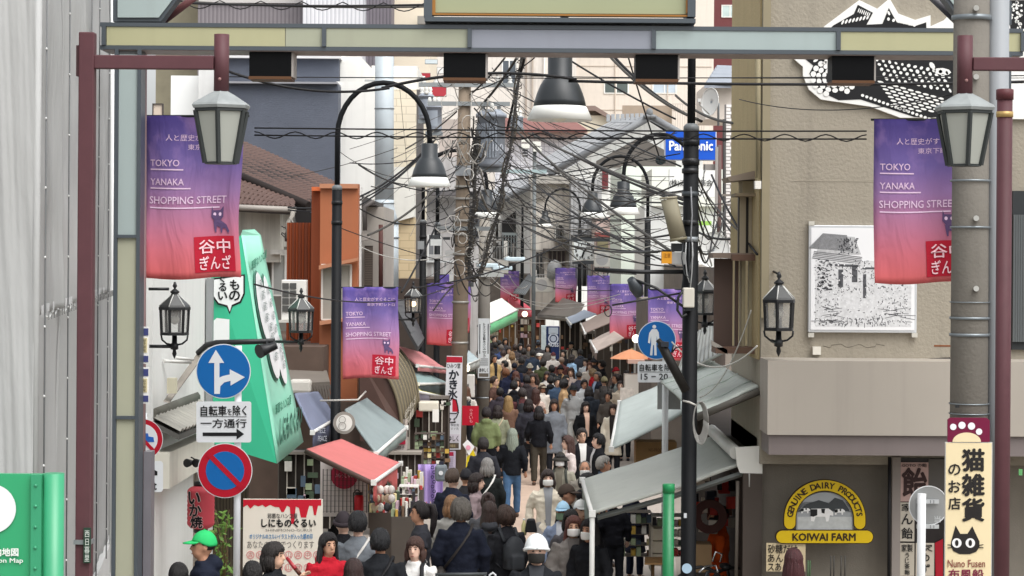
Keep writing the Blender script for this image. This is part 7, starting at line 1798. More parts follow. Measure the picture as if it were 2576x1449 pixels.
def body_mb(pose, hi):
    re, rw, le, lw, stride = POSES[pose]
    b = MB(); n = 10
    b.ball((0, -.005, 1.595), (.077, .095, .112), 14, 10)                       # skull
    b.ball((0, -.03, 1.54), (.062, .072, .075), 12, 8)                           # jaw
    b.tube([(0, -.095, 1.60), (0, -.118, 1.565), (0, -.098, 1.55)], [.009, .016, .009], 6)   # nose
    for s in (-1, 1): b.ball((s * .078, .005, 1.575), (.012, .02, .03), 6, 5)   # ears
    b.ball((0, -.092, 1.522), (.025, .012, .009), 8, 5)                          # lips
    b.tube([(0, .012, 1.40), (0, 0, 1.47), (0, -.01, 1.54)], [.062, .052, .05], n)
    b.tube([(0, 0, .90), (0, 0, 1.05), (0, 0, 1.25), (0, .005, 1.38), (0, .01, 1.43)], [(.135, .09), (.115, .08), (.135, .09), (.12, .07), (.06, .055)], 12)
    for s, e, w_ in ((-1, re, rw), (1, le, lw)):
        sh = V(s * .15, .01, 1.36)
        b.tube([sh, sh.lerp(e, .5), e, e.lerp(w_, .5), w_], [.036, .036, .034, .033, .026], n)
        dr = (w_ - e).normalized(); side = V(-s * .3, -.9, .1); side = (side - dr * side.dot(dr)).normalized(); lat = dr.cross(side)
        pc = w_ + dr * .05
        b.tube([w_, w_ + dr * .04, w_ + dr * .09], [(.026, .016), (.038, .016), (.036, .014)], 8)
        for k in range(4):
            f0 = w_ + dr * .085 + lat * (-.027 + k * .018); L = (.062, .075, .07, .055)[k]
            b.tube([f0, f0 + dr * L * .5 + side * .012, f0 + dr * L * .85 + side * .035], [.0095, .009, .0075], 6)
        t0 = w_ + dr * .03 + lat * -.032
        b.tube([t0, t0 + dr * .03 + side * .02 - lat * .018, t0 + dr * .055 + side * .035 - lat * .01], [.012, .011, .008], 6)
    for L in leg_pts(stride):
        b.tube(L, [.078, .055, .038, .04], n)
        b.tube([L[3] + V(0, .05, -.02), L[3] + V(0, -.03, -.01), L[3] + V(0, -.16, -.035)], [.035, .04, .026], 8)
    return b
def top_mb(pose, kind):
    re, rw, le, lw, stride = POSES[pose]
    b = MB(); bulk = {'tee': .004, 'jacket': .012, 'coat': .014, 'puffer': .032, 'hoodie': .016}[kind]
    hem = {'tee': .88, 'jacket': .84, 'coat': .52, 'puffer': .82, 'hoodie': .86}[kind]
    q = bulk
    rows = [(hem, .175 + q + (.03 if kind == 'coat' else 0), .125 + q + (.03 if kind == 'coat' else 0)), (.95, .165 + q, .12 + q), (1.08, .158 + q, .115 + q), (1.25, .178 + q, .125 + q), (1.35, .172 + q, .112 + q), (1.41, .125 + q * .6, .085 + q * .5), (1.455, .072 + q * .5, .068 + q * .5)]
    b.tube([(0, .004 * i, z) for i, (z, _, _) in enumerate(rows)], [(x, y) for _, x, y in rows], 18)
    for s, e, w_ in ((-1, re, rw), (1, le, lw)):
        sh = V(s * .16, .012, 1.378)
        if kind == 'tee': b.tube([sh, sh.lerp(e, .75)], [.066, .06], 10)
        else: b.tube([sh, sh.lerp(e, .5), e, e.lerp(w_, .5), e.lerp(w_, .96)], [.068 + q, .062 + q, .055 + q, .05 + q * .8, .042 + q * .5], 12)
    if kind in ('coat', 'jacket'): b.tube([(0, .02, 1.43), (0, .012, 1.475)], [(.088, .08), (.082, .075)], 14)
    if kind in ('hoodie', 'puffer'): b.ball((0, .085, 1.43), (.12, .085, .075), 12, 8); b.tube([(0, .01, 1.42), (0, .0, 1.47)], [(.095, .09), (.085, .085)], 14)
    return b
def trouser_mb(pose, wide):
    b = MB(); stride = POSES[pose][4]
    b.tube([(0, 0, 1.0), (0, 0, .88), (0, 0, .82)], [(.155, .115), (.168, .125), (.14, .11)], 14)
    for L in leg_pts(stride): b.tube([L[0] + V(0, 0, -.04), L[1], L[2]], [.098, .072 + wide, .058 + wide], 12)
    return b
def shoe_mb(pose, i):
    L = leg_pts(POSES[pose][4])[i]; b = MB()
    b.tube([L[3] + V(0, .07, -.015), L[3] + V(0, .02, -.005), L[3] + V(0, -.08, -.015), L[3] + V(0, -.17, -.03), L[3] + V(0, -.195, -.035)], [(.03, .035), (.042, .05), (.046, .042), (.042, .028), (.02, .018)], 10)
    return b
HC = V(0, 0, 1.60)
def dome(th_fn, r, na=40, nt=10, drop=None, wob=.004, cy=.008, seed=0):
    """shell over the skull; th_fn(azimuth) gives how far down it reaches; azimuth 0 is the face"""
    b = MB(); vs, fs = [], []
    nd = 7 if drop else 0
    for j in range(nt + 1 + nd):
        for k in range(na):
            a = 2 * math.pi * k / na
            tm = th_fn(a)
            if j <= nt:
                th = tm * j / nt
                rr = 1 + (wob * 7 * noise.noise(V(math.cos(a) * 4 + seed, math.sin(a) * 4, th * 1.2)) + wob * 5 * noise.noise(V(math.cos(a) * 11, math.sin(a) * 11 + seed, th * 1.5))) * sm(j / nt, 0, .6)
                p = HC + V(math.sin(a) * r[0] * math.sin(th) * rr, -math.cos(a) * r[1] * math.sin(th) * rr + cy, r[2] * math.cos(th) * rr)
                last = p
            else:
                f = (j - nt) / nd
                th = tm
                p = HC + V(math.sin(a) * r[0] * math.sin(th), -math.cos(a) * r[1] * math.sin(th) + cy, r[2] * math.cos(th))
                dz = drop(a)
                out = 1 + .10 * math.sin(f * 3) + wob * 14 * noise.noise(V(a * 6 + seed, f * 1.5, seed))
                base = V(math.sin(a) * r[0] * out, -math.cos(a) * r[1] * out + cy, 0) * max(.2, (1 - .25 * f * f))
                p = V(base.x if dz > 0 else p.x - HC.x, base.y if dz > 0 else p.y - HC.y, p.z - dz * f - (0)) + (V(HC.x, HC.y, 0))
            vs.append(p)
    for j in range(nt + nd):
        for k in range(na):
            k2 = (k + 1) % na
            fs.append((j * na + k, (j + 1) * na + k, (j + 1) * na + k2, j * na + k2))
    b.add(vs, fs, True)
    return b
def fr(a): return 0.5 + 0.5 * math.cos(a)          # 1 at the face, 0 at the back
def sm(x, a, b): t = max(0, min(1, (x - a) / (b - a))); return t * t * (3 - 2 * t)
HR = (.090, .112, .122)
def tufts(b, th_fn, r, n, ln, seed, drop=None, rad=.011, cy=.008, front=1.0, jit=.25, lo=.05):
    """locks of hair laid over the shell from the crown down"""
    rg = random.Random(seed)
    for i in range(n):
        a = rg.uniform(0, 2 * math.pi)
        if fr(a) > front: continue
        tm = th_fn(a) * rg.uniform(.9, 1.08); t0 = tm * rg.uniform(lo, max(.6, lo + .1))
        pts, rads = [], []
        sw = rg.uniform(-jit, jit)
        m = 5
        lift = rg.uniform(.99, 1.05)
        for j in range(m + 1):
            f = j / m; th = t0 + (tm - t0) * f; aa = a + sw * f
            k = lift * (1 + ln * f * rg.uniform(-.4, 1))
            pts.append(HC + V(math.sin(aa) * r[0] * math.sin(th) * k, -math.cos(aa) * r[1] * math.sin(th) * k + cy, r[2] * math.cos(th) * k)); rads.append(rad * (.55 + .6 * math.sin(math.pi * min(1, f + .15))) * (1 if f < .99 else .35))
        if drop and drop(a) > 0:
            dz = drop(a) * rg.uniform(.75, 1.1); e = pts[-1]; sx = rg.uniform(-.02, .02)
            for j in range(1, 5):
                f = j / 4; pts.append(e + V(math.sin(a) * .012 * math.sin(f * 3) + sx * f, -math.cos(a) * .012 * math.sin(f * 3), -dz * f)); rads.append(rad * (1.15 - .75 * f))
        b.tube(pts, rads, 5, flat=.6)
    return b
def hair_mesh(kind, under=False):
    D2 = math.radians
    if under and kind in ('short', 'crop'): return dome(lambda a: D2(112 - 40 * sm(fr(a), .4, .8)), (.080, .100, .112), seed=2, wob=.003)
    def mk(th, r, n, ln, seed, drop=None, wob=.006, rad=.011, jit=.25):
        return tufts(dome(th, r, seed=seed, wob=wob, drop=drop), th, r, int(n * 2.0), ln, seed, drop, rad * .62, jit=jit, lo=.8 if under else .05)
    if kind == 'short': return mk(lambda a: D2(116 - 64 * sm(fr(a), .35, .85)), (.080, .102, .114), 130, .13, 1, jit=.6)
    if kind == 'crop': return mk(lambda a: D2(106 - 56 * sm(fr(a), .35, .85)), (.080, .100, .114), 90, .03, 2, rad=.008, jit=.3)
    if kind == 'bald': return mk(lambda a: D2(110 - 20 * sm(fr(a), .2, .5)) if fr(a) < .5 else D2(12), (.081, .101, .098), 60, .03, 2, rad=.007)
    if kind == 'curly': return mk(lambda a: D2(124 - 70 * sm(fr(a), .4, .85)), (.088, .108, .119), 150, .18, 5, rad=.013, jit=.9)
    if kind == 'bob': return mk(lambda a: D2(100 - 36 * sm(fr(a), .6, .9)), (.083, .105, .115), 140, .08, 3, lambda a: .12 if fr(a) < .60 else 0)
    if kind == 'long': return mk(lambda a: D2(100 - 42 * sm(fr(a), .6, .92)), (.084, .105, .115), 150, .08, 4, lambda a: .32 if fr(a) < .58 else 0, rad=.012)
    b = mk(lambda a: D2(116 - 62 * sm(fr(a), .4, .85)), (.082, .103, .116), 90, .03, 6, rad=.008)
    rg = random.Random(9)
    if kind == 'bun':
        b.ball(HC + V(0, .11, .07), (.042, .042, .042), 10, 7)
        for i in range(14):
            q = rg.uniform(0, 6.28); b.tube([HC + V(0, .11, .07) + V(.045 * math.cos(q + k * .5) * math.cos(k * .3), .03 * math.sin(k * .6), .045 * math.sin(q + k * .5)) for k in range(6)], .009, 5)
    else:
        for i in range(12):
            x, y = rg.uniform(-.02, .02), rg.uniform(-.015, .015)
            b.tube([HC + V(x * .4, .10, .08), HC + V(x, .155 + y, .075), HC + V(x * 1.3, .18 + y, -.02), HC + V(x * 1.6, .168 + y, -.16), HC + V(x * 2, .15 + y, -.26 + rg.uniform(-.04, .05))], [.014, .017, .017, .013, .004], 6)
    return b
def hat_mesh(kind):
    D2 = math.radians
    if kind == 'cap':
        b = dome(lambda a: D2(94 - 20 * sm(fr(a), .3, .9)), (.096, .118, .128), wob=.001)
        vs, n = [], 12
        for k in range(n + 1):
            a = -1.0 + 2.0 * k / n
            p0 = HC + V(math.sin(a) * .097, -math.cos(a) * .115 + .008, .036); p1 = HC + V(math.sin(a) * .095, -math.cos(a) * .115 - .08 * math.cos(a * 1.2) + .008, .02)
            vs += [p0, p1, p0 - V(0, 0, .008), p1 - V(0, 0, .008)]
        fs = []
        for k in range(n): i = k * 4; fs += [(i, i + 1, i + 5, i + 4), (i + 2, i + 6, i + 7, i + 3), (i + 1, i + 3, i + 7, i + 5)]
        b.add(vs, fs, True); b.ball(HC + V(0, .008, .13), .009, 6, 4); return b
    if kind == 'beanie':
        b = dome(lambda a: D2(98 - 24 * fr(a)), (.095, .116, .14), wob=.003)
        b.tube([HC + V(.095 * math.sin(k * math.pi / 12), -.115 * math.cos(k * math.pi / 12) + .008, -.012 + .05 * fr(k * math.pi / 12)) for k in range(25)], .018, 8, False); return b
    if kind == 'bucket':
        b = dome(lambda a: D2(80), (.098, .12, .135), wob=.002)
        b.lathe(HC + V(0, .008, .03), [(.105, .012), (.165, -.045), (.16, -.05), (.10, .0)], 24, caps=False); return b
    if kind == 'beret':
        b = dome(lambda a: D2(84), (.118, .135, .115), wob=.004); b.ball(HC + V(.02, .01, .06), (.13, .14, .06), 16, 8); return b
    if kind == 'helmet':
        b = dome(lambda a: D2(78 + 24 * (1 - fr(a))), (.116, .138, .15), wob=.0)
        b.tube([HC + V(.115 * math.sin(k * math.pi / 14), -.137 * math.cos(k * math.pi / 14) + .008, .032 - .062 * (1 - fr(k * math.pi / 14))) for k in range(29)], .007, 8, False); return b
def mask_mb():
    vs, fs, n, m = [], [], 10, 6
    for j in range(m + 1):
        for k in range(n + 1):
            a = -1.2 + 2.4 * k / n; z = 1.583 - .095 * (j / m) - .012 * (a / 1.2) ** 2 * (1 - 2 * j / m)
            bul = 1 + .06 * math.cos(a) * math.sin(math.pi * (j + .5) / (m + 1))
            vs.append(V(math.sin(a) * .079 * bul, -.018 - math.cos(a) * .104 * bul * (1 - .10 * (j / m) ** 2), z))
    for j in range(m):
        for k in range(n): i = j * (n + 1) + k; fs.append((i, i + 1, i + n + 2, i + n + 1))
    return MB().add(vs, fs, True)
_pc = {}
def cached(key, fn):
    if key not in _pc: _pc[key] = fn()
    return _pc[key]
SKIN = [M('c99c82', 0.55, var=0.06, scale=9), M('d3ab92', 0.55, var=0.06, scale=9), M('b98a70', 0.55, var=0.06, scale=9), M('dcb6a2', 0.55, var=0.06, scale=9)]
def part(name, me, mat, par):
    o = bpy.data.objects.new(name, me); COL.objects.link(o); o.parent = par
    if not me.materials: me.materials.append(None)
    o.material_slots[0].link = 'OBJECT'; o.material_slots[0].material = mat
    ORG[o.name] = ORG[par.name]
    return o
def solve(v, h):
    d = 40.0
    for _ in range(30): d = F * (ZC - ground(d) - h) / (v - CV)
    return max(20.3, d)
def person(u, v, face, top, label, kind='jacket', hair='short', hc='1c1a1a', hat=None, hatc='222222', pose='stand', mask=None, legs='23252b', h=1.66, skin=None, pack=None, packlab=None, d=None, wide=.01, glasses=False, lean=0, inner=None):
    hh = h
    vv = v - (u - CU) * _s      # the picture is slightly rolled
    d = d or solve(vv, hh)
    p = P(u, v, d); g = ground(d)
    hi = d < 31
    q = 'near' if hi else 'far'
    k = (p.z - g) / (1.725 if not hat else 1.75)
    t = thing('person', label, 'person', (p.x, d, g), 'people walking in the street')
    t.rotation_euler = (math.radians(lean), 0, math.radians(face)); t.scale = (k * (0.95 + 0.05 * rnd.random()), k * .98, k)
    vx = .0125 if hi else .02
    sk = SKIN[skin if skin is not None else rnd.randrange(4)]
    seed = rnd.random() * 30
    part('body', cached(('b', pose, hi), lambda: remesh(body_mb(pose, hi), vx, 'body', smooth=1)), sk, t)
    part('top', cached(('t', pose, kind, hi, rnd.randrange(2) if hi else 0), lambda: remesh(top_mb(pose, kind), .017 if hi else .028, 'top', .017 if hi else .012, seed)), M(top, 0.85, var=0.16, scale=7, bump=0.9, bscale=11, spec=0.15), t)
    part('trousers', cached(('l', pose, wide, hi), lambda: remesh(trouser_mb(pose, wide), .022 if hi else .03, 'trousers', .008, 3)), M(legs, 0.85, var=0.14, scale=8, spec=0.15, bump=0.7, bscale=12), t)
    for i in range(2): part('shoe', cached(('s', pose, i), lambda i=i: shoe_mb(pose, i).mesh('shoe')), M(rnd.choice(['1b1b1d', 'd9d7d2', '4a3a30', '2a2c33']), 0.5), t)
    if hair: 
        o = part('hair', cached(('h', hair, bool(hat)), lambda: hair_mesh(hair, bool(hat)).mesh('hair')), M(hc, 0.42, var=0.5, scale=26, bump=0.6, bscale=120, spec=0.5, stretch=(3, 3, .35)), t)
        md = o.modifiers.new('solid', 'SOLIDIFY'); md.thickness = .014
    if hat:
        o = part('hat' if hat != 'helmet' else 'helmet', cached(('hat', hat), lambda: hat_mesh(hat).mesh('hat')), M(hatc, 0.3 if hat == 'helmet' else 0.8, var=0.08, scale=12, spec=0.5 if hat == 'helmet' else 0.2), t)
        md = o.modifiers.new('solid', 'SOLIDIFY'); md.thickness = .008
    if abs(face) < 135:
        em = M('17130f', 0.3, spec=0.6)
        for s in (-1, 1):
            part('eye', cached(('e', s), lambda s=s: MB().ball((s * .031, -.090, 1.598), (.0135, .008, .0062), 10, 6).mesh('eye')), em, t)
            part('eyebrow', cached(('eb', s), lambda s=s: MB().tube([(s * .014, -.099, 1.618), (s * .03, -.097, 1.624), (s * .046, -.084, 1.619)], .0042, 5).mesh('eyebrow')), M(hc, 0.6), t)
        if mask:
            o = part('face_mask', cached('mask', lambda: mask_mb().mesh('mask')), M(mask, 0.8, var=0.04), t); md = o.modifiers.new('solid', 'SOLIDIFY'); md.thickness = .004
        else: part('mouth', cached('mo', lambda: MB().ball((0, -.104, 1.521), (.021, .004, .0045), 8, 5).mesh('mouth')), M('9a5a52', 0.5), t)
    if inner:                                   # shirt or lining in the open front
        q_ = {'tee': .004, 'jacket': .012, 'coat': .014, 'puffer': .032, 'hoodie': .016}[kind]
        zs = [(.90, .120), (1.08, .115), (1.25, .125), (1.35, .112), (1.41, .085), (1.465, .068)]
        part('shirt_front', cached(('in', kind), lambda: MB().grid(lambda s, r: V((s - .5) * (.075 + .075 * r), -(zs[int(min(4, r * 5))][1] * (1 - (r * 5 - int(min(4, r * 5)))) + zs[int(min(4, r * 5)) + 1][1] * (r * 5 - int(min(4, r * 5)))) - q_ - .014 + .004 * int(min(4, r * 5)) + .02 * abs(s - .5), zs[int(min(4, r * 5))][0] * (1 - (r * 5 - int(min(4, r * 5)))) + zs[int(min(4, r * 5)) + 1][0] * (r * 5 - int(min(4, r * 5)))), 4, 10).mesh('shirt')), M(inner, 0.8, var=0.08), t)
    if glasses:
        for s in (-1, 1): part('spectacles', cached(('g', s), lambda s=s: MB().tube([(s * .032 + .024 * math.cos(a * math.pi / 6), -.108, 1.596 + .017 * math.sin(a * math.pi / 6)) for a in range(13)], .003, 5).mesh('spectacles')), BLACK, t)
    if pack:
        bp = thing('backpack', packlab, 'backpack', (p.x, d, g)); bp.rotation_euler = t.rotation_euler; bp.scale = t.scale
        m_ = M(pack, 0.7, var=0.12, scale=8)
        part('bag_body', cached('pk', lambda: remesh(MB().ball((0, .22, 1.18), (.15, .09, .21), 14, 10).box((0, .20, 1.14), (.24, .14, .3)).box((0, .30, 1.08), (.17, .06, .16)), .02, 'pack', .004)), m_, bp)
        for s in (-1, 1): part('strap', cached(('pks', s), lambda s=s: MB().tube([(s * .10, .15, 1.32), (s * .105, .04, 1.465), (s * .11, -.10, 1.41), (s * .125, -.155, 1.28), (s * .15, -.10, 1.10), (s * .14, .12, 1.02)], [(.024, .007)] * 6, 6).mesh('strap')), m_, bp)
    return t
N, S, W, EA = 180, 0, -90, 90       # back to the camera, facing it, facing left, facing right
PEOPLE = [
 # ---- nearest, bottom of the frame, left to right
 dict(u=450, v=1416, face=N, top='20222a', label='dark-haired person at the lower edge beside the green cap', hair='bob'),
 dict(u=512, v=1327, face=-75, top='1d2230', label='person in bright green cap and navy hooded jacket looking left', kind='hoodie', hat='cap', hatc='2fb768', hair='crop', h=1.75, d=20.4, skin=2),
 dict(u=636, v=1412, face=N, top='191a1d', label='black-haired person at the lower edge beside the white signpost', hair='short', h=1.6),
 dict(u=690, v=1364, face=72, top='1f2124', label='person in black jacket sipping from a red can before the poster', hair='bob', hc='2b2624', pose='sip', h=1.66),
 dict(u=826, v=1340, face=30, top='b5202f', label='person with long dark hair wearing a thick red scarf', kind='hoodie', hair='long', hc='1a1718', h=1.6),
 dict(u=864, v=1282, face=N, top='1d1e22', label='person in dark cap and black scarf by the wire grid', hat='beanie', hatc='352f33', h=1.7),
 dict(u=901, v=1286, face=170, top='6f757b', label='black-haired person in grey jacket with pale collar seen from behind', hc='17171a', h=1.74),
 dict(u=890, v=1406, face=N, top='2a1e1e', label='reddish-brown hair top at the lower edge beside the white hoodie', hair='long', hc='33201e', h=1.55),
 dict(u=957, v=1330, face=175, top='202226', label='person in black suit with neat black hair seen from behind', hc='141519', h=1.72),
 dict(u=1044, v=1350, face=-12, top='e4e3e0', label='person with fringe wearing a white hoodie and dark backpack straps', kind='hoodie', hair='bob', hc='4a332c', h=1.58, pack='1b1c20', packlab='dark backpack worn over the white hoodie', skin=3),
 dict(u=1056, v=1262, face=-80, top='34353b', label='person with dark ponytail in charcoal shirt looking left', kind='tee', hair='tail', hc='231d1e', h=1.66, skin=2),
 dict(u=1160, v=1254, face=N, top='1b1f2c', label='broad person with grey curly hair in navy coat from behind', kind='coat', hair='curly', hc='5a554f', h=1.78),
 dict(u=1137, v=1246, face=N, top='8d8c88', label='light-brown-haired person in grey jacket behind the navy coat', hair='bob', hc='8a6647', h=1.58),
 dict(u=1272, v=1272, face=-150, top='1f2024', label='curly dark-haired person in black jacket with backpack at mid crowd', hair='curly', hc='3b2a22', h=1.64, pack='2a2d31', packlab='black backpack on the curly-haired person'),
 dict(u=1232, v=1262, face=N, top='3d3f44', label='long brown-haired person in charcoal top before the curly hair', kind='hoodie', hair='long', hc='382823', h=1.6),
 dict(u=1228, v=1240, face=N, top='55565a', label='person with brown hair bun behind the charcoal top', hair='bun', hc='3b2b28', h=1.62),
 dict(u=1350, v=1342, face=0, top='1e2024', label='person in white scooter helmet with black face mask', inner='33353a', hat='helmet', hatc='e4e9ea', mask='2a2927', hair='crop', h=1.74, d=20.6, kind='jacket'),
 dict(u=1443, v=1298, face=0, top='77726e', label='person with reddish-brown hair, white mask and grey fleece coat', inner='5a5552', kind='puffer', hair='long', hc='5a342c', mask='e8e6e2', h=1.58),
 dict(u=1482, v=1306, face=-35, top='1c1d21', label='long-haired person in black coat and white mask at the awning post', hair='long', hc='201a1a', mask='e8e6e2', kind='coat', h=1.58),
 dict(u=1416, v=1256, face=-15, top='8794ad', label='person in light blue cap, green mask and blue denim jacket', inner='c9ccd2', hat='cap', hatc='a9cfe8', mask='7d957c', hair='crop', h=1.6),
 dict(u=1436, v=1282, face=-10, top='514f52', label='dark-haired bespectacled person behind the grey fleece coat', hair='bob', glasses=True, h=1.56),
 dict(u=1427, v=1212, face=70, top='1c1c1f', label='person in brown cap, sunglasses and black jacket', hat='cap', hatc='4a3f38', hair='crop', glasses=True, h=1.72, skin=2),
 dict(u=1462, v=1252, face=20, top='3a3a3e', label='person in white cap beneath the awning corner', hat='cap', hatc='e3e3e0', h=1.62),
 dict(u=1378, v=1181, face=5, top='ded5c3', label='person in cream jacket, grey shirt and white mask walking forward', inner='8f9296', hair='bob', hc='332725', mask='efeeea', kind='coat', pose='walk', h=1.6, legs='9d9a98', skin=3),
 dict(u=1478, v=1190, face=100, top='26262a', label='person in dark hood next to the brown cap', kind='hoodie', h=1.66),
 dict(u=1226, v=1152, face=N, top='1e2222', label='grey-haired person in studded black jacket with white shoulder strap', hair='bob', hc='8b8885', h=1.6),
 dict(u=1139, v=1178, face=150, top='1e2230', label='brown-haired person in plain navy coat from behind near the pole', kind='coat', hair='crop', hc='4a3c33', h=1.74),
 dict(u=1172, v=1174, face=N, top='2b2a2d', label='person in dark cap beside the yellow card', hat='cap', hatc='26262a', h=1.62),
 dict(u=1200, v=1190, face=80, top='8d7d80', label='bob-haired person in mauve top looking right', hair='bob', hc='2c211f', h=1.58, skin=3),
 dict(u=1997, v=1380, face=N, top='4a2528', label='maroon-haired person in front of the dairy sign', hair='long', hc='4a2427', h=1.56),
 dict(u=1410, v=1134, face=-10, top='a09c8e', label='person in dark bucket hat, white mask and khaki coat', inner='6d685c', hat='bucket', hatc='35332f', mask='e9e9e9', kind='coat', hair='bob', h=1.58, pack='3a3d38', packlab='dark backpack on the khaki-coated person'),
 dict(u=1471, v=1158, face=0, top='8b857c', label='balding grey-haired person with lowered mask', inner='b9b4aa', hair='bald', hc='77716a', mask='d9d9d6', h=1.62, skin=2),
 dict(u=1519, v=1147, face=80, top='4f5a6d', label='grey-haired person in blue jacket looking right at awning edge', hair='short', hc='a5a19b', h=1.64),
 dict(u=1428, v=1096, face=-70, top='d9ccc8', label='long brown-haired person in pale pink cardigan looking left', inner='e6dcd2', hair='long', hc='4a322c', h=1.6, skin=3),
 dict(u=1464, v=1077, face=10, top='26262a', label='bespectacled person in black suit and white shirt', inner='e0dfdc', glasses=True, h=1.72, hc='2b2523'),
 dict(u=1505, v=1090, face=-75, top='212226', label='short-haired person in black suit turned left', inner='c9c8c8', h=1.7, hc='17171a'),
 dict(u=1289, v=1078, face=N, top='191b20', label='person with long grey-green hair, black jacket and jeans', hair='long', hc='8b9486', legs='44607f', pose='walk', h=1.62),
 dict(u=1356, v=1022, face=N, top='17181d', label='person in black coat with tote bag walking away mid street', hair='bob', hc='1c1718', pose='walk', kind='jacket', legs='3d3830', h=1.66),
 dict(u=1473, v=1010, face=20, top='17181b', label='short-haired person in black blazer smiling down', inner='d9b8a4', hair='bob', hc='1b1718', h=1.6, skin=3),
 dict(u=1543, v=1016, face=-20, top='e3dcca', label='dark-haired person in cream coat at the canopy edge', inner='2a2524', hair='bob', hc='33241f', kind='coat', h=1.6, skin=3),
 dict(u=1443, v=966, face=5, top='9fa1a1', label='person in black cap and light grey sweatshirt walking forward', hat='cap', hatc='1f2325', kind='hoodie', pose='walk', legs='a3a39f', h=1.74, skin=2),
 dict(u=1520, v=944, face=N, top='5a5654', label='person in khaki cap and grey coat with backpack from behind', hat='cap', hatc='8a8468', kind='coat', h=1.74, pack='3b3938', packlab='dark grey backpack on the khaki-capped person'),
 dict(u=1224, v=1024, face=N, top='6f7a54', label='dark-haired person in olive green sweater and black skirt from behind', kind='hoodie', hair='short', hc='231b1c', legs='0f1015', h=1.7, wide=.05),
 dict(u=1252, v=1020, face=N, top='8b8f78', label='dark-haired person in sage jacket beside the olive sweater', hair='bob', hc='2b2120', h=1.62),
 dict(u=1279, v=996, face=N, top='7b5f50', label='person with long fair hair in brown coat from behind', hair='long', hc='a98a5c', h=1.62),
 dict(u=1314, v=976, face=N, top='5f3a3c', label='short-haired person in burgundy jacket carrying a black pack', hair='short', hc='3a3231', h=1.72, pack='26272b', packlab='black backpack over the burgundy jacket'),
 dict(u=1348, v=978, face=N, top='d3bdb2', label='brown-haired person in pale pink top from behind', hair='long', hc='4b302a', h=1.58, kind='tee'),
 dict(u=1364, v=962, face=35, top='e0d9cf', label='long-haired person in beige cap and white coat', hat='cap', hatc='a59b88', hair='long', hc='4d382d', h=1.62),
 dict(u=1420, v=954, face=100, top='c0a078', label='dark-haired person in tan coat and black hood', kind='coat', hair='curly', hc='1c191b', h=1.7),
 dict(u=1244, v=946, face=75, top='59423b', label='close-cropped person in brown t-shirt looking right', kind='tee', hair='crop', hc='3b2e28', h=1.78, skin=1),
 dict(u=1271, v=926, face=-120, top='1f2338', label='ginger-haired person in navy sweater bowing the head', hair='short', hc='7d5236', h=1.74),
 dict(u=1457, v=932, face=160, top='3b3d48', label='dark-capped person in slate jacket among the crowd', hat='cap', hatc='3d3b3b', h=1.68),
 dict(u=1503, v=935, face=-60, top='2a2f3d', label='grey-haired person in navy vest and pale blue shirt', inner='a9bdd8', hair='crop', hc='5d5853', h=1.72, skin=2),
 dict(u=1549, v=940, face=-60, top='7f8684', label='bearded person with tied hair, black scarf and grey jacket', inner='1c1c1e', hair='tail', hc='2b211e', h=1.74, skin=2),
 dict(u=1576, v=932, face=-20, top='2a2626', label='long dark-haired person beside the cream stand', hair='long', h=1.6),
 dict(u=1490, v=927, face=-100, top='b1272f', label='fair-haired older person in red jacket', hair='curly', hc='b09a7a', h=1.6),
 dict(u=1550, v=922, face=40, top='6b5d58', label='person in red knitted beanie at the parasol', hat='beanie', hatc='9c1f2c', h=1.6),
 dict(u=1244, v=893, face=25, top='b79b6c', label='person with centre-parted hair in tan coat and black scarf', inner='1c1a1c', hair='tail', hc='2a1f1c', kind='coat', h=1.64),
 dict(u=1269, v=907, face=-70, top='6d635c', label='bespectacled dark-haired person before the cream sweater', glasses=True, h=1.68),
 dict(u=1266, v=880, face=N, top='d6cbbd', label='brown-haired person in cream sweater from behind', hc='3f2e29', h=1.7),
 dict(u=1410, v=917, face=-10, top='b3936a', label='person in black beanie and open camel coat', inner='26242a', hat='beanie', hatc='19191c', kind='coat', h=1.66),
 dict(u=1366, v=903, face=N, top='4d5339', label='dark-haired person in olive green jacket from behind', hc='201c1b', h=1.72, kind='puffer'),
 dict(u=1333, v=912, face=N, top='4e403a', label='person in grey knit beanie and brown padded coat', hat='beanie', hatc='8f8b80', kind='puffer', h=1.62),
 dict(u=1357, v=886, face=25, top='e2ded6', label='person in white beret and white top', hat='beret', hatc='e6e2da', hair='long', hc='4b332b', h=1.58),
 dict(u=1439, v=892, face=120, top='8fb0cf', label='dark-haired person in light blue denim jacket', hair='bob', hc='2a2322', h=1.62),
 dict(u=1413, v=897, face=N, top='5b3a38', label='balding person in maroon coat in the crowd', hair='bald', hc='8d7a6c', h=1.66, skin=2),
 dict(u=1392, v=884, face=0, top='d5cfcb', label='person in maroon cap and white mask', hat='cap', hatc='5a3034', mask='eeeeea', h=1.6),
 dict(u=1514, v=906, face=-90, top='1c1c20', label='tall black-haired person in black coat beside the brown awning', h=1.76, kind='coat'),
 dict(u=1495, v=897, face=N, top='2a2a2e', label='person in wide black hat behind the fair-haired person', hat='bucket', hatc='1b1c20', h=1.7),
 dict(u=1483, v=911, face=0, top='d3cdc6', label='long auburn-haired person in pale blouse', hair='long', hc='5a2f22', h=1.58, skin=3),
 dict(u=1473, v=902, face=-30, top='b9c0c6', label='dark-haired person in pale grey cardigan', hair='bob', h=1.58),
 dict(u=1437, v=857, face=-40, top='cfc6b8', label='dark-capped person in beige jacket with backpack near the drinks machine', inner='5a5148', hat='cap', hatc='222429', h=1.74, pack='23242a', packlab='black backpack near the drinks machine'),
 dict(u=1417, v=880, face=-20, top='2b2a2e', label='dark-haired person before the drinks machine', hair='long', h=1.62),
 dict(u=1354, v=857, face=N, top='4b4a4e', label='dark-capped person with a burgundy scarf', hat='cap', hatc='26262a', h=1.68, kind='puffer'),
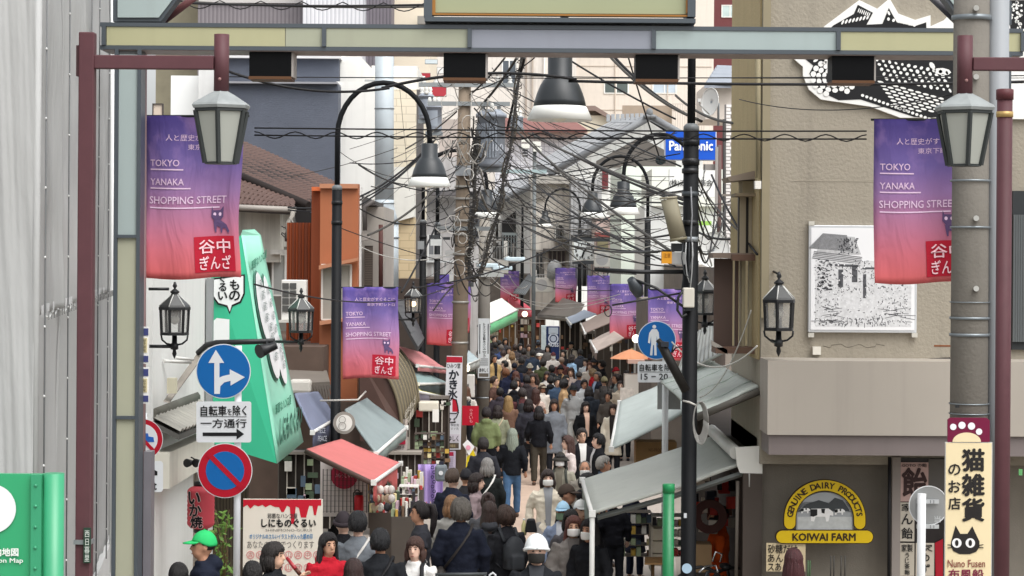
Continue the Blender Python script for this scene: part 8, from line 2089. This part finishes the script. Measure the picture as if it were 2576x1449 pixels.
 dict(u=1309, v=864, face=20, top='1f2023', label='dark-haired person in black jacket by the far banner pole', hair='bob', h=1.62),
 dict(u=1243, v=844, face=40, top='2c2b2f', label='dark-haired person at the crowd edge by the clinic sign', h=1.74),
 dict(u=1271, v=850, face=15, top='3c3a3d', label='dark-haired person beneath the green-edged awning', hair='bob', h=1.66),
 dict(u=1246, v=861, face=N, top='38373b', label='dark-haired person in charcoal jacket below the green-edged awning', h=1.68),
 dict(u=1261, v=867, face=N, top='3f4f78', label='grey-haired person in blue jacket from behind', hair='crop', hc='6a625d', h=1.7),
 dict(u=1296, v=866, face=N, top='4c4648', label='brown-haired person far down the street near the crimson awning', hair='short', hc='3a2a25', h=1.66),
 dict(u=1294, v=910, face=N, top='22283c', label='person in dark cap and navy patterned coat', hat='cap', hatc='1b1e2a', h=1.68, kind='puffer'),
 dict(u=1298, v=934, face=160, top='5d4644', label='auburn-haired person in brown-red jacket', hair='bob', hc='5a3428', h=1.64),
 dict(u=1293, v=958, face=N, top='1a1b20', label='black-haired person in black padded jacket', kind='puffer', h=1.68),
 dict(u=1325, v=944, face=N, top='3c3638', label='person in dark brown padded jacket with hood', kind='puffer', hc='1e1a1a', h=1.66),
 dict(u=1388, v=918, face=N, top='2f3336', label='dark-haired person in charcoal padded jacket', kind='puffer', h=1.66),
 dict(u=1424, v=944, face=30, top='41413f', label='dark-haired person between the camel coat and grey sweatshirt', h=1.64),
 dict(u=1385, v=945, face=N, top='25272b', label='person in black hood close to the beige cap', kind='hoodie', h=1.66),
 dict(u=1173, v=972, face=N, top='cfcac2', label='long brown-haired person in white hooded coat at the pole', hair='long', hc='6a4a38', h=1.66, kind='hoodie', pack='20242a', packlab='black backpack by the white hooded coat'),
 dict(u=1190, v=858, face=20, top='c9c3ba', label='dark-haired person in pale coat between the utility poles', h=1.68),
 dict(u=1572, v=1000, face=N, top='2d2b2d', label='dark-haired person bending at the stand behind the canopy', h=1.5),
 dict(u=1330, v=866, face=10, top='5a5652', label='brown-haired person in grey-brown coat before the crimson awning', hair='bob', hc='46332b', h=1.62),
 dict(u=1340, v=880, face=N, top='2f3a4a', label='person in dark blue jacket beside the white beret', h=1.66),
 dict(u=1378, v=868, face=-20, top='6e6a68', label='dark-haired person in grey coat left of the drinks machine', hair='bob', h=1.6),
 dict(u=1460, v=878, face=N, top='3a3f4a', label='person in slate padded coat past the drinks machine', kind='puffer', h=1.66),
 dict(u=1288, v=884, face=N, top='7a6a5a', label='fair-haired person in brown jacket near the far banner pole', hair='bob', hc='8d6f4e', h=1.62),
 dict(u=1312, v=898, face=N, top='23252b', label='black-haired person in black coat behind the grey knit beanie', h=1.68),
 dict(u=1545, v=1240, face=N, top='1d1e24', label='person in dark trousers browsing under the large pale awning', kind='jacket', h=1.66, d=29.5),
 dict(u=1598, v=1222, face=150, top='2a2d3c', label='person in navy trousers standing deeper under the pale awning', kind='coat', h=1.68, d=31.0, legs='1c2133'),
 dict(u=1806, v=1270, face=-90, top='d2551f', label='person in bright orange jacket inside the shopfront', kind='jacket', h=1.6, d=24.9, pose='phone'),
]
for q in PEOPLE: person(**q)

for i, (u, v, face, top, kind, hair, hc, lab) in enumerate((
 (1256, 856, 180, '3b3f4c', 'jacket', 'short', '1d1a1a', 'person in slate jacket by the green-edged awning, back turned'),
 (1280, 872, 10, 'c4bcb0', 'jacket', 'bob', '2d2321', 'person in oatmeal cardigan facing the camera in the far crowd'),
 (1318, 876, 180, '4f4a4c', 'puffer', 'short', '2a2422', 'person in charcoal-brown puffer near the far pole'),
 (1300, 950, 20, 'd5cdc4', 'coat', 'bob', '3b2b26', 'person in off-white coat facing the camera beside the burgundy jacket'),
 (1340, 940, 0, '7d5f52', 'jacket', 'long', '2c211f', 'long-haired person in cinnamon jacket facing the camera'),
 (1376, 934, -15, 'e0dcd6', 'tee', 'bob', '33282a', 'person in white blouse between olive jacket and camel coat'),
 (1402, 950, 15, '3f5168', 'jacket', 'short', '1a1a1c', 'person in steel-blue jacket facing the camera mid crowd'),
 (1436, 925, -10, 'b9a9a0', 'jacket', 'long', '3d2a24', 'long-haired person in dusty pink jacket facing the camera'),
 (1470, 955, 10, 'cfd3d6', 'hoodie', 'short', '211d1d', 'person in pale grey hoodie under the second banner'),
 (1482, 972, 180, '2b3038', 'puffer', 'bob', '1f1a1a', 'person in navy puffer with bobbed hair past the grey sweatshirt'),
 (1530, 985, -20, '55504b', 'coat', 'short', '2a2523', 'person in brown-grey coat next to the cream coat'),
 (1330, 1004, 180, '3a3a42', 'jacket', 'bob', '2a1f1d', 'bob-haired person in ink-grey jacket walking away near the tote bag'),
 (1394, 1004, 5, '7a7f86', 'coat', 'bob', '2f2523', 'person in blue-grey coat facing the camera left of the sweatshirt'),
 (1560, 958, 0, 'c2b6a4', 'jacket', 'tail', '2f2422', 'person in sand jacket beside the menu stand'),
 (1206, 880, 180, '3a3533', 'jacket', 'short', '231d1b', 'person in dark brown jacket just left of the clinic sign'),
 (1258, 975, 180, '413c44', 'puffer', 'short', '1c191b', 'person in plum-grey puffer behind the brown t-shirt'),
 (1216, 1100, 180, '2c2d33', 'jacket', 'short', '241e1d', 'person in graphite jacket near the yellow card'))):
    person(u, v, face, top, lab, kind=kind, hair=hair, hc=hc, h=1.6 + 0.12 * ((i * 7) % 5) / 5)
# things held or carried
t = thing('drink_can', 'red and brown can raised to the mouth before the poster board', 'can', P(735, 1415, 21.2))
MB().tube([P(722, 1404, 21.5), P(744, 1432, 21.4)], [0.017, 0.02], 12).build('can_body', M('a52630', 0.35, spec=0.6), t)
MB().tube([P(744, 1432, 21.4), P(756, 1446, 21.4)], 0.02, 12).build('can_base', M('5a3226', 0.4), t)
t = thing('tote_bag', 'black tote bag with white print on the black-coated person', 'bag', P(1330, 1120, 46.6))
rect(1317, 1084, 1344, 1130, 46.4, 0.12).build('bag_body', M('202126', 0.7), t, bevel=0.03); text_px('KALDI', 1320, 1103, 1336, 1112, 46.37, M('b9bcc2'), t)
MB().tube([P(1320, 1084, 46.45), P(1334, 1050, 46.5), P(1341, 1084, 46.45)], 0.012, 6).build('handle', M('202126'), t)
t = thing('tea_bottle', 'small bottle of green tea carried beside the cream jacket', 'bottle', P(1318, 1345, 26.5))
MB().lathe(P(1318, 1346, 26.5), [(.03, 0), (.032, .01), (.032, .12), (.015, .16), (.015, .18)], 12).build('bottle_body', M('c9c28d', 0.25, spec=0.6), t); MB().lathe(P(1318, 1346, 26.5) + Vector((0, 0, .18)), [(.016, 0), (.016, .02)], 10).build('bottle_cap', M('e6e6e0'), t)
t = thing('black_handbag', 'black handbag hanging at the hip of the cream jacket', 'bag', P(1345, 1340, 26.3))
slab([(1326, 1306, 26.4), (1346, 1306, 26.4), (1352, 1340, 26.4), (1320, 1340, 26.4)], 0.1).build('bag_body', M('1c1c1f', 0.6), t, bevel=0.02)

t = thing('railing', 'grey handrail bar along the very bottom of the frame', 'railing', P(1150, 1449, 19.6))
MB().tube([P(1095, 1446, 19.6), P(1225, 1444, 19.6)], 0.016, 8).build('rail', M('3d4042', 0.4), t)
MB().tube([P(1228, 1470, 19.6), P(1232, 1446, 19.6), P(1240, 1441, 19.6), P(1246, 1446, 19.6), P(1246, 1470, 19.6)], 0.010, 6).build('hook', M('b9bcbe', 0.4), t)
for u in (1100, 1220): MB().tube([P(u, 1446, 19.6), (P(u, 1446, 19.6).x, 19.6, 0.45)], 0.016, 8).build('rail_post', M('3d4042', 0.4), t)



def shoulder_bag(u, v, h, face, col, label, d=None):
    """strap across the back and a bag at the hip, worn by the person whose head top is at (u, v)"""
    d = d or solve(v - (u - CU) * _s, h); q = P(u, v, d); g = ground(d); k = (q.z - g) / 1.725
    t = thing('shoulder_bag', label, 'bag', (q.x, d, g)); t.rotation_euler = (0, 0, math.radians(face)); t.scale = (k * .97, k * .98, k)
    m_ = M(col, 0.6, var=0.12)
    part('strap', cached('sbs', lambda: MB().tube([(-.10, -.13, 1.36), (-.13, .0, 1.455), (-.09, .135, 1.36), (.06, .16, 1.15), (.19, .08, .98)], [(.018, .006)] * 5, 6).mesh('strap')), m_, t)
    part('bag_body', cached('sbb', lambda: remesh(MB().ball((.22, .05, .90), (.075, .13, .11), 12, 8).box((.22, .05, .88), (.10, .2, .16)), .02, 'bag', .004)), m_, t)
for a in ((1226, 1152, 1.6, 180, 'dcdad6', 'white-strapped bag on the grey-haired person in the studded jacket'), (1160, 1254, 1.78, 180, '2e2a28', 'dark strap bag on the broad navy-coated person'),
          (1348, 978, 1.58, 180, '6a4a3c', 'brown strap bag on the pale pink top'), (1366, 903, 1.72, 180, '2b2c30', 'black strap bag on the olive jacket'), (1252, 1020, 1.62, 180, 'b9a88d', 'tan strap bag on the sage jacket'),
          (1443, 966, 1.74, 5, '202226', 'black crossbody bag on the grey sweatshirt'), (1388, 918, 1.66, 180, '7d756a', 'taupe strap bag on the charcoal padded jacket'), (1266, 880, 1.7, 180, '3a2c28', 'dark brown strap bag on the cream sweater'),
          (958, 1330, 1.72, 175, '1a1a1c', 'thin black strap bag on the black suit'), (901, 1286, 1.74, 170, 'c9c7c2', 'pale strap bag on the grey jacket with pale collar')):
    shoulder_bag(*a)
